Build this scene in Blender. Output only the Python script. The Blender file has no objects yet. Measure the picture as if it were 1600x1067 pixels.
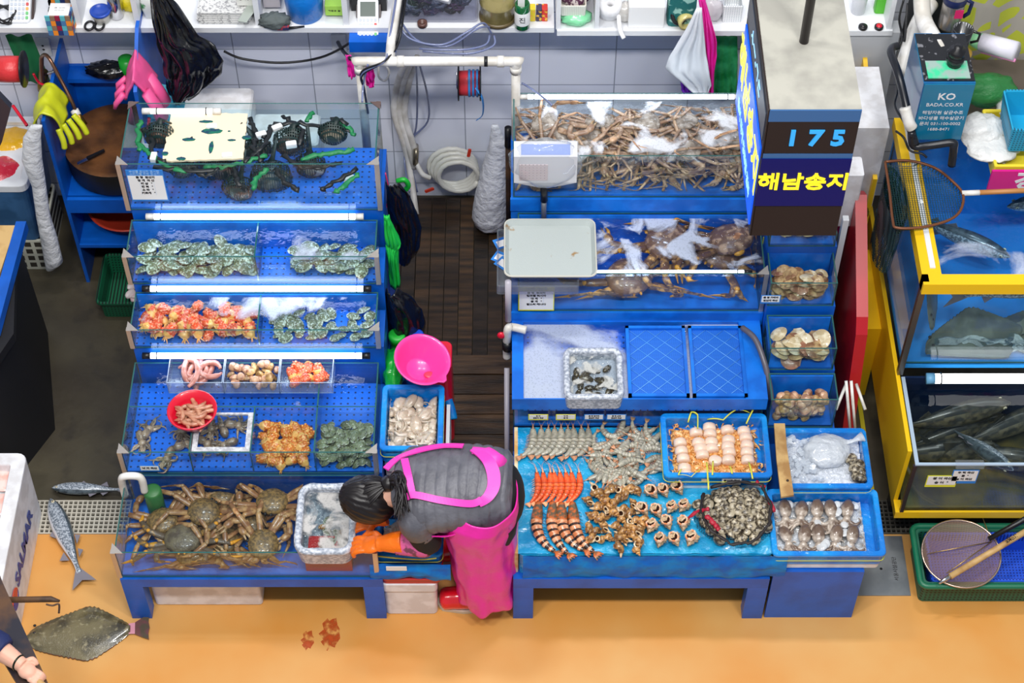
import bpy, math, random
import numpy as np
from mathutils import Vector, Matrix, Euler, noise
random.seed(7)
R=random.uniform; PI=math.pi; sin=math.sin; cos=math.cos
SC=bpy.context.scene; COL=SC.collection
# ------------------------------------------------------------ camera
F=2883.0; CH=7.0; PT=math.radians(52)
cam=bpy.data.cameras.new('camera'); camo=bpy.data.objects.new('camera',cam); COL.objects.link(camo)
camo.location=(0,0,CH); camo.rotation_euler=(PI/2-PT,0,0); cam.sensor_width=36; cam.lens=F/1600*36; cam.clip_start=.05
SC.camera=camo
def ray(u,v):
    a=(u-800)/F; b=-(v-533.5)/F
    return Vector((a, cos(PT)+b*sin(PT), -sin(PT)+b*cos(PT)))
def PZ(u,v,z=0):
    d=ray(u,v); t=(z-CH)/d.z; return Vector((d.x*t,d.y*t,z))
def PY(u,v,y):
    d=ray(u,v); t=y/d.y; return Vector((d.x*t,y,CH+d.z*t))
def XO(u,y,z): return (u-800)/F*(y*cos(PT)+(CH-z)*sin(PT))
def pxm(y,z): return (y*cos(PT)+(CH-z)*sin(PT))/F    # metres per pixel
# ------------------------------------------------------------ materials
def mk(name,col,rough=.5,metal=0,var=None,bump=None,rnd=0,emit=0,coat=0,trans=0,alpha=1,sss=0,spec=.5,ramp=(.42,.58),var2=None):
    m=bpy.data.materials.new(name); m.use_nodes=True; nt=m.node_tree; N=nt.nodes; L=nt.links
    b=N['Principled BSDF']; b.inputs['Roughness'].default_value=rough; b.inputs['Metallic'].default_value=metal
    b.inputs['Base Color'].default_value=(*col,1); b.inputs['Specular IOR Level'].default_value=spec
    b.inputs['Coat Weight'].default_value=coat; b.inputs['Coat Roughness'].default_value=.08
    b.inputs['Transmission Weight'].default_value=trans; b.inputs['Alpha'].default_value=alpha
    if sss: b.inputs['Subsurface Weight'].default_value=sss; b.inputs['Subsurface Scale'].default_value=.01
    if emit: b.inputs['Emission Color'].default_value=(*col,1); b.inputs['Emission Strength'].default_value=emit
    tc=N.new('ShaderNodeTexCoord'); cur=None
    def nz(sc,det=4):
        n=N.new('ShaderNodeTexNoise'); n.inputs['Scale'].default_value=sc; n.inputs['Detail'].default_value=det
        L.new(tc.outputs['Object'],n.inputs['Vector']); return n
    for k,vv in enumerate((var,var2)):
        if not vv: continue
        n=nz(vv[1]); rp=N.new('ShaderNodeMapRange'); rp.inputs['From Min'].default_value=(vv[2] if len(vv)>2 else ramp[0]); rp.inputs['From Max'].default_value=(vv[3] if len(vv)>3 else ramp[1])
        L.new(n.outputs['Fac'],rp.inputs['Value']); mx=N.new('ShaderNodeMix'); mx.data_type='RGBA'
        L.new(rp.outputs['Result'],mx.inputs['Factor']); mx.inputs[7].default_value=(*vv[0],1)
        if cur is None: mx.inputs[6].default_value=(*col,1)
        else: L.new(cur,mx.inputs[6])
        cur=mx.outputs[2]
    if rnd:
        oi=N.new('ShaderNodeObjectInfo'); hs=N.new('ShaderNodeHueSaturation')
        r1=N.new('ShaderNodeMapRange'); r1.inputs['To Min'].default_value=1-rnd; r1.inputs['To Max'].default_value=1+rnd
        L.new(oi.outputs['Random'],r1.inputs['Value']); L.new(r1.outputs['Result'],hs.inputs['Value'])
        if cur is None: hs.inputs['Color'].default_value=(*col,1)
        else: L.new(cur,hs.inputs['Color'])
        cur=hs.outputs['Color']
    if cur is not None: L.new(cur,b.inputs['Base Color'])
    if bump:
        n=nz(bump[0],5); bp=N.new('ShaderNodeBump'); bp.inputs['Strength'].default_value=bump[1]; bp.inputs['Distance'].default_value=bump[2] if len(bump)>2 else .01
        L.new(n.outputs['Fac'],bp.inputs['Height']); L.new(bp.outputs['Normal'],b.inputs['Normal'])
    return m
def S(r,g,b):  # sRGB 0-255 to linear
    f=lambda c:(c/255/12.92 if c<=10 else ((c/255+.055)/1.055)**2.4)
    return (f(r),f(g),f(b))
def fres(N,L,bp=None,f0=.035):
    lw=N.new('ShaderNodeLayerWeight'); lw.inputs['Blend'].default_value=.5
    if bp: L.new(bp.outputs[0],lw.inputs['Normal'])
    p=N.new('ShaderNodeMath'); p.operation='POWER'; p.inputs[1].default_value=5; L.new(lw.outputs['Facing'],p.inputs[0])
    m=N.new('ShaderNodeMapRange'); m.inputs['To Min'].default_value=f0; L.new(p.outputs[0],m.inputs['Value']); return m
def glassmat(name,tint=(.93,.98,.98),base=.03,dirt=.018):
    m=bpy.data.materials.new(name); m.use_nodes=True; nt=m.node_tree; N=nt.nodes; L=nt.links; N.remove(N['Principled BSDF'])
    o=N['Material Output']; t=N.new('ShaderNodeBsdfTransparent'); t.inputs[0].default_value=(*tint,1)
    g=N.new('ShaderNodeBsdfGlossy'); g.inputs['Roughness'].default_value=.03
    d=N.new('ShaderNodeBsdfDiffuse'); d.inputs[0].default_value=(.75,.85,.9,1)
    fr=fres(N,L)
    m1=N.new('ShaderNodeMixShader'); L.new(fr.outputs[0],m1.inputs[0]); L.new(t.outputs[0],m1.inputs[1]); L.new(g.outputs[0],m1.inputs[2])
    m2=N.new('ShaderNodeMixShader'); m2.inputs[0].default_value=dirt; L.new(m1.outputs[0],m2.inputs[1]); L.new(d.outputs[0],m2.inputs[2])
    L.new(m2.outputs[0],o.inputs[0]); return m
def watermat(name,tint=(.8,.93,1),foam=.0,fscale=6,seed=0,bscale=25,bstr=.35,fcol=(.5,.56,.70),ior=1.33,fmax=.85):
    m=bpy.data.materials.new(name); m.use_nodes=True; nt=m.node_tree; N=nt.nodes; L=nt.links; N.remove(N['Principled BSDF'])
    o=N['Material Output']; t=N.new('ShaderNodeBsdfTransparent'); t.inputs[0].default_value=(*tint,1)
    g=N.new('ShaderNodeBsdfGlossy'); g.inputs['Roughness'].default_value=.04
    tc=N.new('ShaderNodeTexCoord'); n=N.new('ShaderNodeTexNoise'); n.inputs['Scale'].default_value=bscale; n.inputs['Detail'].default_value=3
    L.new(tc.outputs['Object'],n.inputs['Vector'])
    bp=N.new('ShaderNodeBump'); bp.inputs['Strength'].default_value=bstr; bp.inputs['Distance'].default_value=.02; L.new(n.outputs['Fac'],bp.inputs['Height'])
    fr=fres(N,L,bp)
    L.new(bp.outputs[0],g.inputs['Normal'])
    m1=N.new('ShaderNodeMixShader'); L.new(fr.outputs[0],m1.inputs[0]); L.new(t.outputs[0],m1.inputs[1]); L.new(g.outputs[0],m1.inputs[2]); last=m1
    if foam>0:
        d=N.new('ShaderNodeBsdfDiffuse'); d.inputs[0].default_value=(*fcol,1)
        mp=N.new('ShaderNodeMapping'); mp.inputs['Location'].default_value=(seed,seed*1.7,0); L.new(tc.outputs['Object'],mp.inputs[0])
        n2=N.new('ShaderNodeTexNoise'); n2.inputs['Scale'].default_value=fscale; n2.inputs['Detail'].default_value=6; n2.inputs['Distortion'].default_value=.6; L.new(mp.outputs[0],n2.inputs['Vector'])
        mr=N.new('ShaderNodeMapRange'); c=.5+(.5-foam)*.42; mr.inputs['From Min'].default_value=c-.015; mr.inputs['From Max'].default_value=c+.07; mr.inputs['To Max'].default_value=fmax
        L.new(n2.outputs['Fac'],mr.inputs['Value'])
        v=N.new('ShaderNodeTexVoronoi'); v.inputs['Scale'].default_value=110; L.new(tc.outputs['Object'],v.inputs['Vector'])
        mr2=N.new('ShaderNodeMapRange'); mr2.inputs['From Min'].default_value=.15; mr2.inputs['From Max'].default_value=.45; mr2.inputs['To Min'].default_value=.78; L.new(v.outputs['Distance'],mr2.inputs['Value'])
        mu=N.new('ShaderNodeMath'); mu.operation='MULTIPLY'; L.new(mr.outputs[0],mu.inputs[0]); L.new(mr2.outputs[0],mu.inputs[1])
        m2=N.new('ShaderNodeMixShader'); L.new(mu.outputs[0],m2.inputs[0]); L.new(m1.outputs[0],m2.inputs[1]); L.new(d.outputs[0],m2.inputs[2]); last=m2
    L.new(last.outputs[0],o.inputs[0]); return m
def tilemat(name,c1,mortar,w,h,axis='xz',off=(0,0),ms=.004,c2=None,rough=.3,bump=.3,freq=0,rnd=0):
    m=mk(name,c1,rough); nt=m.node_tree; N=nt.nodes; L=nt.links; b=N['Principled BSDF']
    tc=N.new('ShaderNodeTexCoord'); sp=N.new('ShaderNodeSeparateXYZ'); cb=N.new('ShaderNodeCombineXYZ'); L.new(tc.outputs['Object'],sp.inputs[0])
    for k,ax in enumerate(axis): L.new(sp.outputs['XYZ'.index(ax.upper())],cb.inputs[k])
    mp=N.new('ShaderNodeMapping'); mp.inputs['Location'].default_value=(off[0],off[1],0); L.new(cb.outputs[0],mp.inputs[0])
    br=N.new('ShaderNodeTexBrick'); br.offset=freq; br.inputs['Scale'].default_value=1; br.inputs['Brick Width'].default_value=w; br.inputs['Row Height'].default_value=h
    br.inputs['Mortar Size'].default_value=ms; br.inputs['Color1'].default_value=(*c1,1); br.inputs['Color2'].default_value=(*(c2 or c1),1); br.inputs['Mortar'].default_value=(*mortar,1)
    L.new(mp.outputs[0],br.inputs['Vector']); L.new(br.outputs['Color'],b.inputs['Base Color'])
    return m
def holemat(name,col,hole,sp=.022,r=.2,rough=.35,bumpy=True):
    """board with a grid of round holes (procedural, in the object's xy)"""
    m=mk(name,col,rough); nt=m.node_tree; N=nt.nodes; L=nt.links; b=N['Principled BSDF']
    tc=N.new('ShaderNodeTexCoord'); v=N.new('ShaderNodeTexVoronoi'); v.voronoi_dimensions='2D'; v.inputs['Scale'].default_value=1/sp; v.inputs['Randomness'].default_value=0.0
    L.new(tc.outputs['Object'],v.inputs['Vector']); lt=N.new('ShaderNodeMath'); lt.operation='LESS_THAN'; lt.inputs[1].default_value=r; L.new(v.outputs['Distance'],lt.inputs[0])
    mx=N.new('ShaderNodeMix'); mx.data_type='RGBA'; L.new(lt.outputs[0],mx.inputs['Factor']); mx.inputs[6].default_value=(*col,1); mx.inputs[7].default_value=(*hole,1)
    L.new(mx.outputs[2],b.inputs['Base Color']); return m
def gridmat(name,col,cell,wid=.25,axis='xy',hole=None,rough=.5):
    """lattice: alpha holes (hole=None) or dark coloured cells"""
    m=mk(name,col,rough); nt=m.node_tree; N=nt.nodes; L=nt.links; b=N['Principled BSDF']
    tc=N.new('ShaderNodeTexCoord'); sp=N.new('ShaderNodeSeparateXYZ'); L.new(tc.outputs['Object'],sp.inputs[0]); fs=[]
    for ax in axis:
        a=N.new('ShaderNodeMath'); a.operation='MULTIPLY'; a.inputs[1].default_value=1/cell; L.new(sp.outputs['XYZ'.index(ax.upper())],a.inputs[0])
        f=N.new('ShaderNodeMath'); f.operation='FRACT'; L.new(a.outputs[0],f.inputs[0])
        l=N.new('ShaderNodeMath'); l.operation='LESS_THAN'; l.inputs[1].default_value=wid; L.new(f.outputs[0],l.inputs[0]); fs.append(l)
    mx=N.new('ShaderNodeMath'); mx.operation='MAXIMUM'; L.new(fs[0].outputs[0],mx.inputs[0]); L.new(fs[1].outputs[0],mx.inputs[1])
    if hole is None: L.new(mx.outputs[0],b.inputs['Alpha'])
    else:
        c=N.new('ShaderNodeMix'); c.data_type='RGBA'; L.new(mx.outputs[0],c.inputs['Factor']); c.inputs[6].default_value=(*hole,1); c.inputs[7].default_value=(*col,1); L.new(c.outputs[2],b.inputs['Base Color'])
    return m
# ------------------------------------------------------------ mesh builder
def rot(rx=0,ry=0,rz=0): return Euler((rx,ry,rz)).to_matrix().to_4x4()
def TR(x,y,z): return Matrix.Translation((x,y,z))
class MB:
    def __init__(s): s.v=[]; s.f=[]; s.m=[]; s.s=[]
    def add(s,vs,fs,mat=0,sm=False,T=None):
        o=len(s.v)
        for p in vs:
            s.v.append(tuple(T@Vector(p)) if T is not None else tuple(p))
        for k,f in enumerate(fs):
            s.f.append([i+o for i in f]); s.m.append(mat if isinstance(mat,int) else mat[k]); s.s.append(sm)
        return s
    def box(s,x0,x1,y0,y1,z0,z1,mat=0,T=None):
        vs=[(x,y,z) for z in (z0,z1) for y in (y0,y1) for x in (x0,x1)]
        return s.add(vs,[(0,2,3,1),(4,5,7,6),(0,1,5,4),(2,6,7,3),(0,4,6,2),(1,3,7,5)],mat,False,T)
    def pane(s,x0,x1,y0,y1,z0,z1,T=None):
        """glass sheet: the two large faces material 0, the narrow edges material 1"""
        d=[x1-x0,y1-y0,z1-z0]; k=d.index(min(d)); mm=[1]*6
        a={2:(0,1),1:(2,3),0:(4,5)}[k]; mm[a[0]]=mm[a[1]]=0
        return s.box(x0,x1,y0,y1,z0,z1,mm,T)
    def prism(s,pts,z0,z1,mat=0,T=None,ch=0,sm=False,top=None):
        n=len(pts); vs=[]; 
        cx=sum(p[0] for p in pts)/n; cy=sum(p[1] for p in pts)/n
        def ring(z,k): return [(cx+(p[0]-cx)*k,cy+(p[1]-cy)*k,z) for p in pts]
        if ch:
            rr=max(math.hypot(p[0]-cx,p[1]-cy) for p in pts); kk=1-ch/rr
            rings=[ring(z0,kk),ring(z0+ch,1),ring(z1-ch,1),ring(z1,kk)]
        else: rings=[ring(z0,1),ring(z1,1)]
        for r in rings: vs+=r
        fs=[]; 
        for j in range(len(rings)-1):
            for i in range(n): fs.append((j*n+i,j*n+(i+1)%n,(j+1)*n+(i+1)%n,(j+1)*n+i))
        mats=[mat]*len(fs); fs.append(tuple(range(n))[::-1]); mats.append(mat); fs.append(tuple(range((len(rings)-1)*n,len(rings)*n))); mats.append(mat if top is None else top)
        return s.add(vs,fs,mats,sm,T)
    def rings(s,rs,mat=0,sm=True,cap=(True,True),close=True,T=None):
        n=len(rs[0]); vs=[p for r in rs for p in r]; fs=[]; mm=[]
        for j in range(len(rs)-1):
            for i in range(n if close else n-1):
                fs.append((j*n+i,j*n+(i+1)%n,(j+1)*n+(i+1)%n,(j+1)*n+i)); mm.append(mat(j,i) if callable(mat) else mat)
        m0=mat(0,0) if callable(mat) else mat
        if cap[0]: fs.append(tuple(range(n))[::-1]); mm.append(m0)
        if cap[1]: fs.append(tuple(range((len(rs)-1)*n,len(rs)*n))); mm.append(mat(len(rs)-2,0) if callable(mat) else mat)
        return s.add(vs,fs,mm,sm,T)
    def tube(s,pts,r,seg=8,mat=0,flat=1.0,T=None,up=(0,0,1),cap=(True,True)):
        pts=[Vector(p) for p in pts]; n=len(pts); rs=[]; up=Vector(up); prev=None
        if hasattr(r,'__len__') and len(r)!=n: r=list(np.interp(np.linspace(0,1,n),np.linspace(0,1,len(r)),r))
        for i,p in enumerate(pts):
            d=(pts[min(i+1,n-1)]-pts[max(i-1,0)]); d=d.normalized() if d.length>1e-9 else Vector((0,0,1))
            if prev is None:
                a=d.cross(up); 
                if a.length<.05: a=d.cross(Vector((1,0,0)))
                a.normalize()
            else:
                a=prev-d*prev.dot(d); a=a.normalized() if a.length>1e-6 else prev
            prev=a; b=a.cross(d); rr=r[i] if hasattr(r,'__len__') else r
            rs.append([p+a*(cos(2*PI*k/seg)*rr)+b*(sin(2*PI*k/seg)*rr*flat) for k in range(seg)])
        return s.rings(rs,mat,True,cap,True,T)
    def lathe(s,prof,seg=24,mat=0,T=None,sm=True,cap=(False,False),ex=1):
        rs=[[(r*cos(2*PI*k/seg)*ex,r*sin(2*PI*k/seg),z) for k in range(seg)] for r,z in prof]
        return s.rings(rs,mat,sm,cap,True,T)
    def ell(s,c,rad,seg=12,rg=8,mat=0,T=None,disp=None):
        M=TR(*c) if T is None else TR(*c)@T; rs=[]
        for j in range(rg+1):
            t=-PI/2+PI*j/rg; t=max(min(t,PI/2-.02),-PI/2+.02); r=[]
            for k in range(seg):
                p=Vector((cos(t)*cos(2*PI*k/seg),cos(t)*sin(2*PI*k/seg),sin(t)))
                if disp: p=p*(1+disp(p))
                r.append((p.x*rad[0],p.y*rad[1],p.z*rad[2]))
            rs.append(r)
        return s.rings(rs,mat,True,(True,True),True,M)
    def surf(s,fn,nu,nv,mat=0,T=None,sm=True,thick=0):
        vs=[fn(i/nu,j/nv) for j in range(nv+1) for i in range(nu+1)]
        fs=[(j*(nu+1)+i,j*(nu+1)+i+1,(j+1)*(nu+1)+i+1,(j+1)*(nu+1)+i) for j in range(nv) for i in range(nu)]
        return s.add(vs,fs,mat,sm,T)
    def mesh(s,name,mats,off=(0,0,0)):
        me=bpy.data.meshes.new(name); o=Vector(off)
        me.from_pydata([tuple(Vector(p)-o) for p in s.v],[],s.f)
        for m in (mats if isinstance(mats,(list,tuple)) else [mats]): me.materials.append(m)
        me.polygons.foreach_set('material_index',s.m); me.polygons.foreach_set('use_smooth',s.s); me.update(); return me
def tag(o,label=None,cat=None,group=None,kind=None):
    if label: o['label']=label
    if cat: o['category']=cat
    if group: o['group']=group
    if kind: o['kind']=kind
    return o
def thing(name,label,cat,loc=(0,0,0),group=None,kind=None):
    o=bpy.data.objects.new(name,None); COL.objects.link(o); o.location=loc; o['wl']=list(loc); o.empty_display_size=.05
    return tag(o,label,cat,group,kind)
def wl(o):
    v=Vector(o.get('wl',(0,0,0))); return v
def part(name,mb,mats,parent,label=None,kind=None,mods=None):
    """child mesh; vertices given in world coordinates"""
    w=wl(parent); vs=np.array(mb.v); c=Vector(((vs[:,0].min()+vs[:,0].max())/2,(vs[:,1].min()+vs[:,1].max())/2,vs[:,2].min()))
    o=bpy.data.objects.new(name,mb.mesh(name,mats,c)); COL.objects.link(o); o.parent=parent; o.location=c-w; o['wl']=list(c)
    tag(o,label,None,None,kind); return o
def solo(name,mb,mats,label,cat,group=None,kind=None):
    """a thing that is one mesh; vertices in world coordinates, origin at its base"""
    vs=np.array(mb.v); c=Vector(((vs[:,0].min()+vs[:,0].max())/2,(vs[:,1].min()+vs[:,1].max())/2,vs[:,2].min()))
    o=bpy.data.objects.new(name,mb.mesh(name,mats,c)); COL.objects.link(o); o.location=c; o['wl']=list(c)
    return tag(o,label,cat,group,kind)
def struct(name,mb,mats,label=None):
    o=solo(name,mb,mats,label,None); o['kind']='structure'; return o
def proto(name,mb,mats):
    return mb.mesh(name,mats)
def put(name,me,loc,rz=0,sc=1,tilt=(0,0),label='',cat='',group=None,parent=None):
    o=bpy.data.objects.new(name,me); COL.objects.link(o); o.location=loc
    o.rotation_euler=(Matrix.Rotation(rz,3,'Z')@Euler((tilt[0],tilt[1],0)).to_matrix()).to_euler(); o.scale=(sc,sc,sc) if not hasattr(sc,'__len__') else sc
    if parent: o.parent=parent; o.location=Vector(loc)-wl(parent)
    return tag(o,label or None,cat or None,group)
def textmesh(mb,body,size,T,mat=0,ex=.0006,bold=0,align='CENTER'):
    c=bpy.data.curves.new('t','FONT'); c.body=body; c.size=size; c.extrude=ex; c.align_x=align; c.align_y='CENTER'; c.offset=bold; c.resolution_u=2
    o=bpy.data.objects.new('t',c); COL.objects.link(o); bpy.context.view_layer.update()
    me=bpy.data.meshes.new_from_object(o.evaluated_get(bpy.context.evaluated_depsgraph_get()))
    mb.add([tuple(v.co) for v in me.vertices],[tuple(p.vertices) for p in me.polygons],mat,False,T)
    bpy.data.objects.remove(o); bpy.data.curves.remove(c); bpy.data.meshes.remove(me); return mb
def modmesh(o,mods):
    for (t,kw) in mods:
        m=o.modifiers.new(t.lower(),t)
        for k,v in kw.items(): setattr(m,k,v)
    return o
def rrect(x0,x1,y0,y1,r,n=4):
    p=[]
    for (cx,cy,a0) in ((x1-r,y1-r,0),(x0+r,y1-r,90),(x0+r,y0+r,180),(x1-r,y0+r,270)):
        for k in range(n+1):
            a=math.radians(a0+90*k/n); p.append((cx+r*cos(a),cy+r*sin(a)))
    return p
def openbox(mb,x0,x1,y0,y1,z0,z1,t,r=.02,taper=.0,mat=0,matin=None,rim=0,floor_t=.01,T=None):
    """rounded open box: outer wall, rim, inner wall, floor"""
    if matin is None: matin=mat
    tx=taper
    def rg(i,o,z):  # i: inset , z
        return [(p[0],p[1],z) for p in rrect(x0+i,x1-i,y0+i,y1-i,max(r-i*.5,.004))]
    rs=[rg(tx,0,z0),rg(0,0,z1-.004),rg(.002,0,z1),rg(t,0,z1),rg(t+.003,0,z1-.005),rg(t+tx,0,z0+floor_t)]
    if rim:
        rs=[rg(tx,0,z0),rg(rim,0,z1-rim*1.2),rg(0,0,z1-rim*1.1),rg(0,0,z1-.004),rg(.003,0,z1),rg(t,0,z1),rg(t+.003,0,z1-.005),rg(t+tx,0,z0+floor_t)]
    n=len(rs)
    return mb.rings(rs,lambda j,i: matin if j>=n-3 else mat,False,(True,True),True,T)
def crumple(p,sc,a,seed=0):
    q=Vector(p)*sc+Vector((seed,seed*.7,seed*1.3)); return noise.noise_vector(q)*a
def nz(x,y=0,z=0): return noise.noise(Vector((x,y,z)))

def clampmesh(o,x0,x1,y0,y1,z0,z1):
    """give a creature its own mesh, folded so that it stays inside its tank"""
    me=o.data.copy(); o.data=me; bpy.context.view_layer.update(); M=o.matrix_basis.copy(); I=M.inverted()
    def c(v,a,b,k):
        if v<a: return a+.004-.006*math.exp(-(a-v)*20)*0+min((a-v)*.04,.01)
        if v>b: return b-.004-min((v-b)*.04,.01)
        return v
    for v in me.vertices:
        w=M@v.co; v.co=I@Vector((c(w.x,x0,x1,0),c(w.y,y0,y1,0),c(w.z,z0,z1,0)))
    return o
# ------------------------------------------------------------ materials used
BLUE=mk('blue_paint',S(16,116,222),.35,bump=(40,.08),var=(S(12,98,200),9))
BLUED=mk('blue_steel_paint',S(4,94,200),.4,var=(S(4,82,176),5),bump=(60,.05))
CYF=mk('blue_film',S(20,146,226),.12,var=(S(12,118,208),6),bump=(28,.7,.012),coat=.5)
CYT=mk('teal_film',S(14,140,196),.15,var=(S(40,165,215),7),bump=(30,.9,.012),coat=.5)
BFILM=mk('deep_blue_film',S(8,100,190),.5,var=(S(10,126,200),9),bump=(25,.6,.012),spec=.25)
WHITE=mk('white_paint',S(226,228,232),.4)
STY=mk('styrofoam',S(232,232,236),.6,bump=(260,.25,.002),var=(S(214,212,214),14))
STYG=mk('wet_styrofoam',S(205,210,220),.25,bump=(160,.7,.003),var=(S(150,158,172),70),coat=.4)
PVC=mk('pvc',S(232,230,226),.35,var=(S(200,195,186),8))
GLASS=glassmat('tank_glass',dirt=.008); GEDGE=mk('glass_edge',S(40,92,90),.15,coat=.6)
ACRY=glassmat('acrylic',(.92,.93,.98),dirt=.09); AEDGE=mk('acrylic_edge',S(170,190,220),.15)
STEEL=mk('steel',S(205,196,188),.32,.75,bump=(90,.05))
CHROME=mk('chrome',S(200,200,205),.15,1)
BRASS=mk('brass',S(150,118,52),.3,.9)
BLACK=mk('black_plastic',S(20,20,24),.35)
BBAG=mk('black_bag',S(14,14,18),.22,bump=(18,.5,.02),coat=.3)
RED=mk('red_plastic',S(214,18,48),.3,coat=.3)
REDD=mk('deep_red_plastic',S(176,14,30),.35)
PINK=mk('pink_rubber',S(232,70,140),.4)
HOT=mk('pink_apron',S(232,34,160),.32,bump=(9,.35,.03),coat=.15)
HOTS=mk('pink_strap',S(240,62,180),.4)
YEL=mk('yellow_paint',S(244,196,20),.35,bump=(50,.05))
YELS=mk('yellow_strap',S(216,214,70),.4)
GREEN=mk('green_plastic',S(28,170,50),.35)
GREEND=mk('dark_green_plastic',S(18,104,74),.4)
ORG=mk('orange_rubber',S(250,118,18),.35,bump=(60,.3))
PERFB=holemat('perforated_blue',S(20,108,222),S(8,40,100),.03,.16)
TUBE=mk('tube_glow',(.82,.9,1.0),.4,emit=8)
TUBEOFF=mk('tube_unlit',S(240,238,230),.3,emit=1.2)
WOOD=mk('wood_pale',S(196,160,104),.55,var=(S(160,120,70),12))
WOODB=mk('wood_brown',S(96,66,40),.6,var=(S(60,42,28),8))
PAPER=mk('paper',S(236,236,236),.6)
INK=mk('ink',S(24,24,30),.6)
INKB=mk('blue_card',S(40,128,214),.5)
INKY=mk('yellow_card',S(226,226,50),.5)
SKIN=mk('skin',S(226,172,148),.5,sss=.1)
GLASSG=mk('green_glass',S(14,96,50),.1,coat=.6)
ICE=glassmat('ice',(.9,.94,.98),dirt=.35)
# ------------------------------------------------------------ the room
YW=6.42
def floors():
    g=mk('concrete_wet',S(76,70,54),.4,var=(S(54,48,38),2.2,.35,.65),bump=(30,.12),var2=(S(44,40,34),7,.55,.75))
    m=MB().box(-3.4,3.4,4.56,6.6,-.1,0); struct('floor_back',m,g,'dark wet concrete floor between the stalls')
    o=mk('orange_floor',S(216,164,96),.36,var=(S(212,142,62),1.6,.35,.68),var2=(S(190,70,30),6,.78,.84),bump=(4,.05))
    m=MB().box(-3.4,3.4,2.6,4.38,-.1,0); struct('floor',m,o,'glossy orange market floor')
    m=MB().box(-3.4,3.4,4.38,4.56,-.1,-.03); struct('floor_channel',m,mk('channel_dark',S(12,12,12),.6),'dark drain channel under the grating')
    gr=mk('grating_plastic',S(190,184,170),.5)
    for k,(a,b,lab,dk) in enumerate(((-2.3,-1.5,'pale plastic drain grating beside the mullet on the floor',0),(-.42,.02,'short piece of drain grating behind the person',1),(1.45,1.82,'dark drain grating beside the yellow fish tank',2))):
        mb=MB(); y0,y1=4.385,4.555; n=8
        for i in range(n+1):
            y=y0+(y1-y0)*i/n; mb.box(a,b,y-.0035,y+.0035,-.012,.004)
        nx=int((b-a)/.0215)
        for i in range(nx+1):
            x=a+(b-a)*i/nx; mb.box(x-.0035,x+.0035,y0,y1,-.012,.0035)
        solo('drain_grating',mb,gr if dk<2 else mk('grating_grey',S(70,68,62),.5),lab,'grating')
    a=PZ(1352,838,0); b=PZ(1423,931,0)
    mb=MB().box(a.x-.3,b.x-.0,b.y,a.y-.0,.0,.004,0); 
    mb.lathe([(.006,.0045),(.0,.0046)],10,1,TR(1.62,4.2,0),cap=(True,False))
    textmesh(mb,'서울시설공단',.022,TR(b.x-.05,4.2,.0047)@rot(0,0,PI/2),1)
    solo('drain_cover',mb,[mk('steel_plate',S(150,156,160),.4,.6,var=(S(126,132,138),5)),BLACK],'grey steel drain plate with embossed letters set in the floor','drain cover')
    # stain of red sauce
    # wooden deck in the aisle
    mb=MB(); y=4.56
    while y<5.25:
        h=.115; mb.box(-.56,.02,y,min(y+h-.005,5.25),.0,.03+R(-.001,.001),random.choice((0,1,2))); y+=h
    mb.box(-.56,.02,5.25,5.36,0,.034,3)
    x=-.62
    while x<.02: mb.box(x,x+.068,5.365,6.38,0,.028,random.choice((0,1,2))); x+=.072
    def wood(n,c1,c2,sx,sy):
        m=mk(n,c1,.32,var=(c2,5,.35,.65),bump=(30,.2)); N=m.node_tree.nodes; L=m.node_tree.links
        tc=N['Texture Coordinate'] if 'Texture Coordinate' in N else [q for q in N if q.type=='TEX_COORD'][0]
        mp=N.new('ShaderNodeMapping'); mp.inputs['Scale'].default_value=(sx,sy,1); L.new(tc.outputs['Object'],mp.inputs[0])
        for q in N:
            if q.type=='TEX_NOISE': L.new(mp.outputs[0],q.inputs['Vector'])
        return m
    D=[wood('deck_a',S(70,50,32),S(26,20,14),.5,6),wood('deck_b',S(56,42,30),S(22,17,12),.6,5),wood('deck_c',S(84,60,36),S(34,25,17),.5,7),wood('deck_d',S(84,62,42),S(50,36,25),.6,9)]
    struct('floor_deck',mb,D,'dark wet timber deck in the aisle between the stalls')
    t=tilemat('wall_tile',S(238,242,255),S(160,166,182),.36,.23,'xz',(.23+.36*10,.137),.0028,S(230,235,252),.25)
    m=MB().box(-3.4,3.4,YW,YW+.15,0,2.2); o=solo('wall_back',m,t,'white tiled back wall with thin grey joints',None); o['kind']='structure'
    # the coordinates of the tile are local to the wall: shift so that joints fall where the photo has them
    # leaf cloth and partition on the right behind the yellow tank
floors()
def stain():
    m=mk('red_stain',S(200,84,36),.3); nt=m.node_tree; N=nt.nodes; L=nt.links; b=N['Principled BSDF']
    tc=[q for q in N if q.type=='TEX_COORD'][0]; n=N.new('ShaderNodeTexNoise'); n.inputs['Scale'].default_value=22; n.inputs['Detail'].default_value=6; L.new(tc.outputs['Object'],n.inputs['Vector'])
    r=N.new('ShaderNodeMapRange'); r.inputs['From Min'].default_value=.40; r.inputs['From Max'].default_value=.62; r.inputs['To Max'].default_value=.8; L.new(n.outputs['Fac'],r.inputs['Value']); L.new(r.outputs[0],b.inputs['Alpha'])
    for (u,v,rx,ry,lab) in ((516,990,.04,.075,'long red smear on the orange floor below the crab tank'),(481,1000,.025,.045,'small red smear on the orange floor left of the long one')):
        p=PZ(u,v,.001); mb=MB(); n=18
        mb.prism([(p.x+rx*cos(2*PI*k/n)*(1+.25*sin(3*k)),p.y+ry*sin(2*PI*k/n)*(1+.2*cos(2*k))) for k in range(n)],.0005,.0015)
        solo('floor_stain',mb,m,lab,'stain')
stain()
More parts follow.
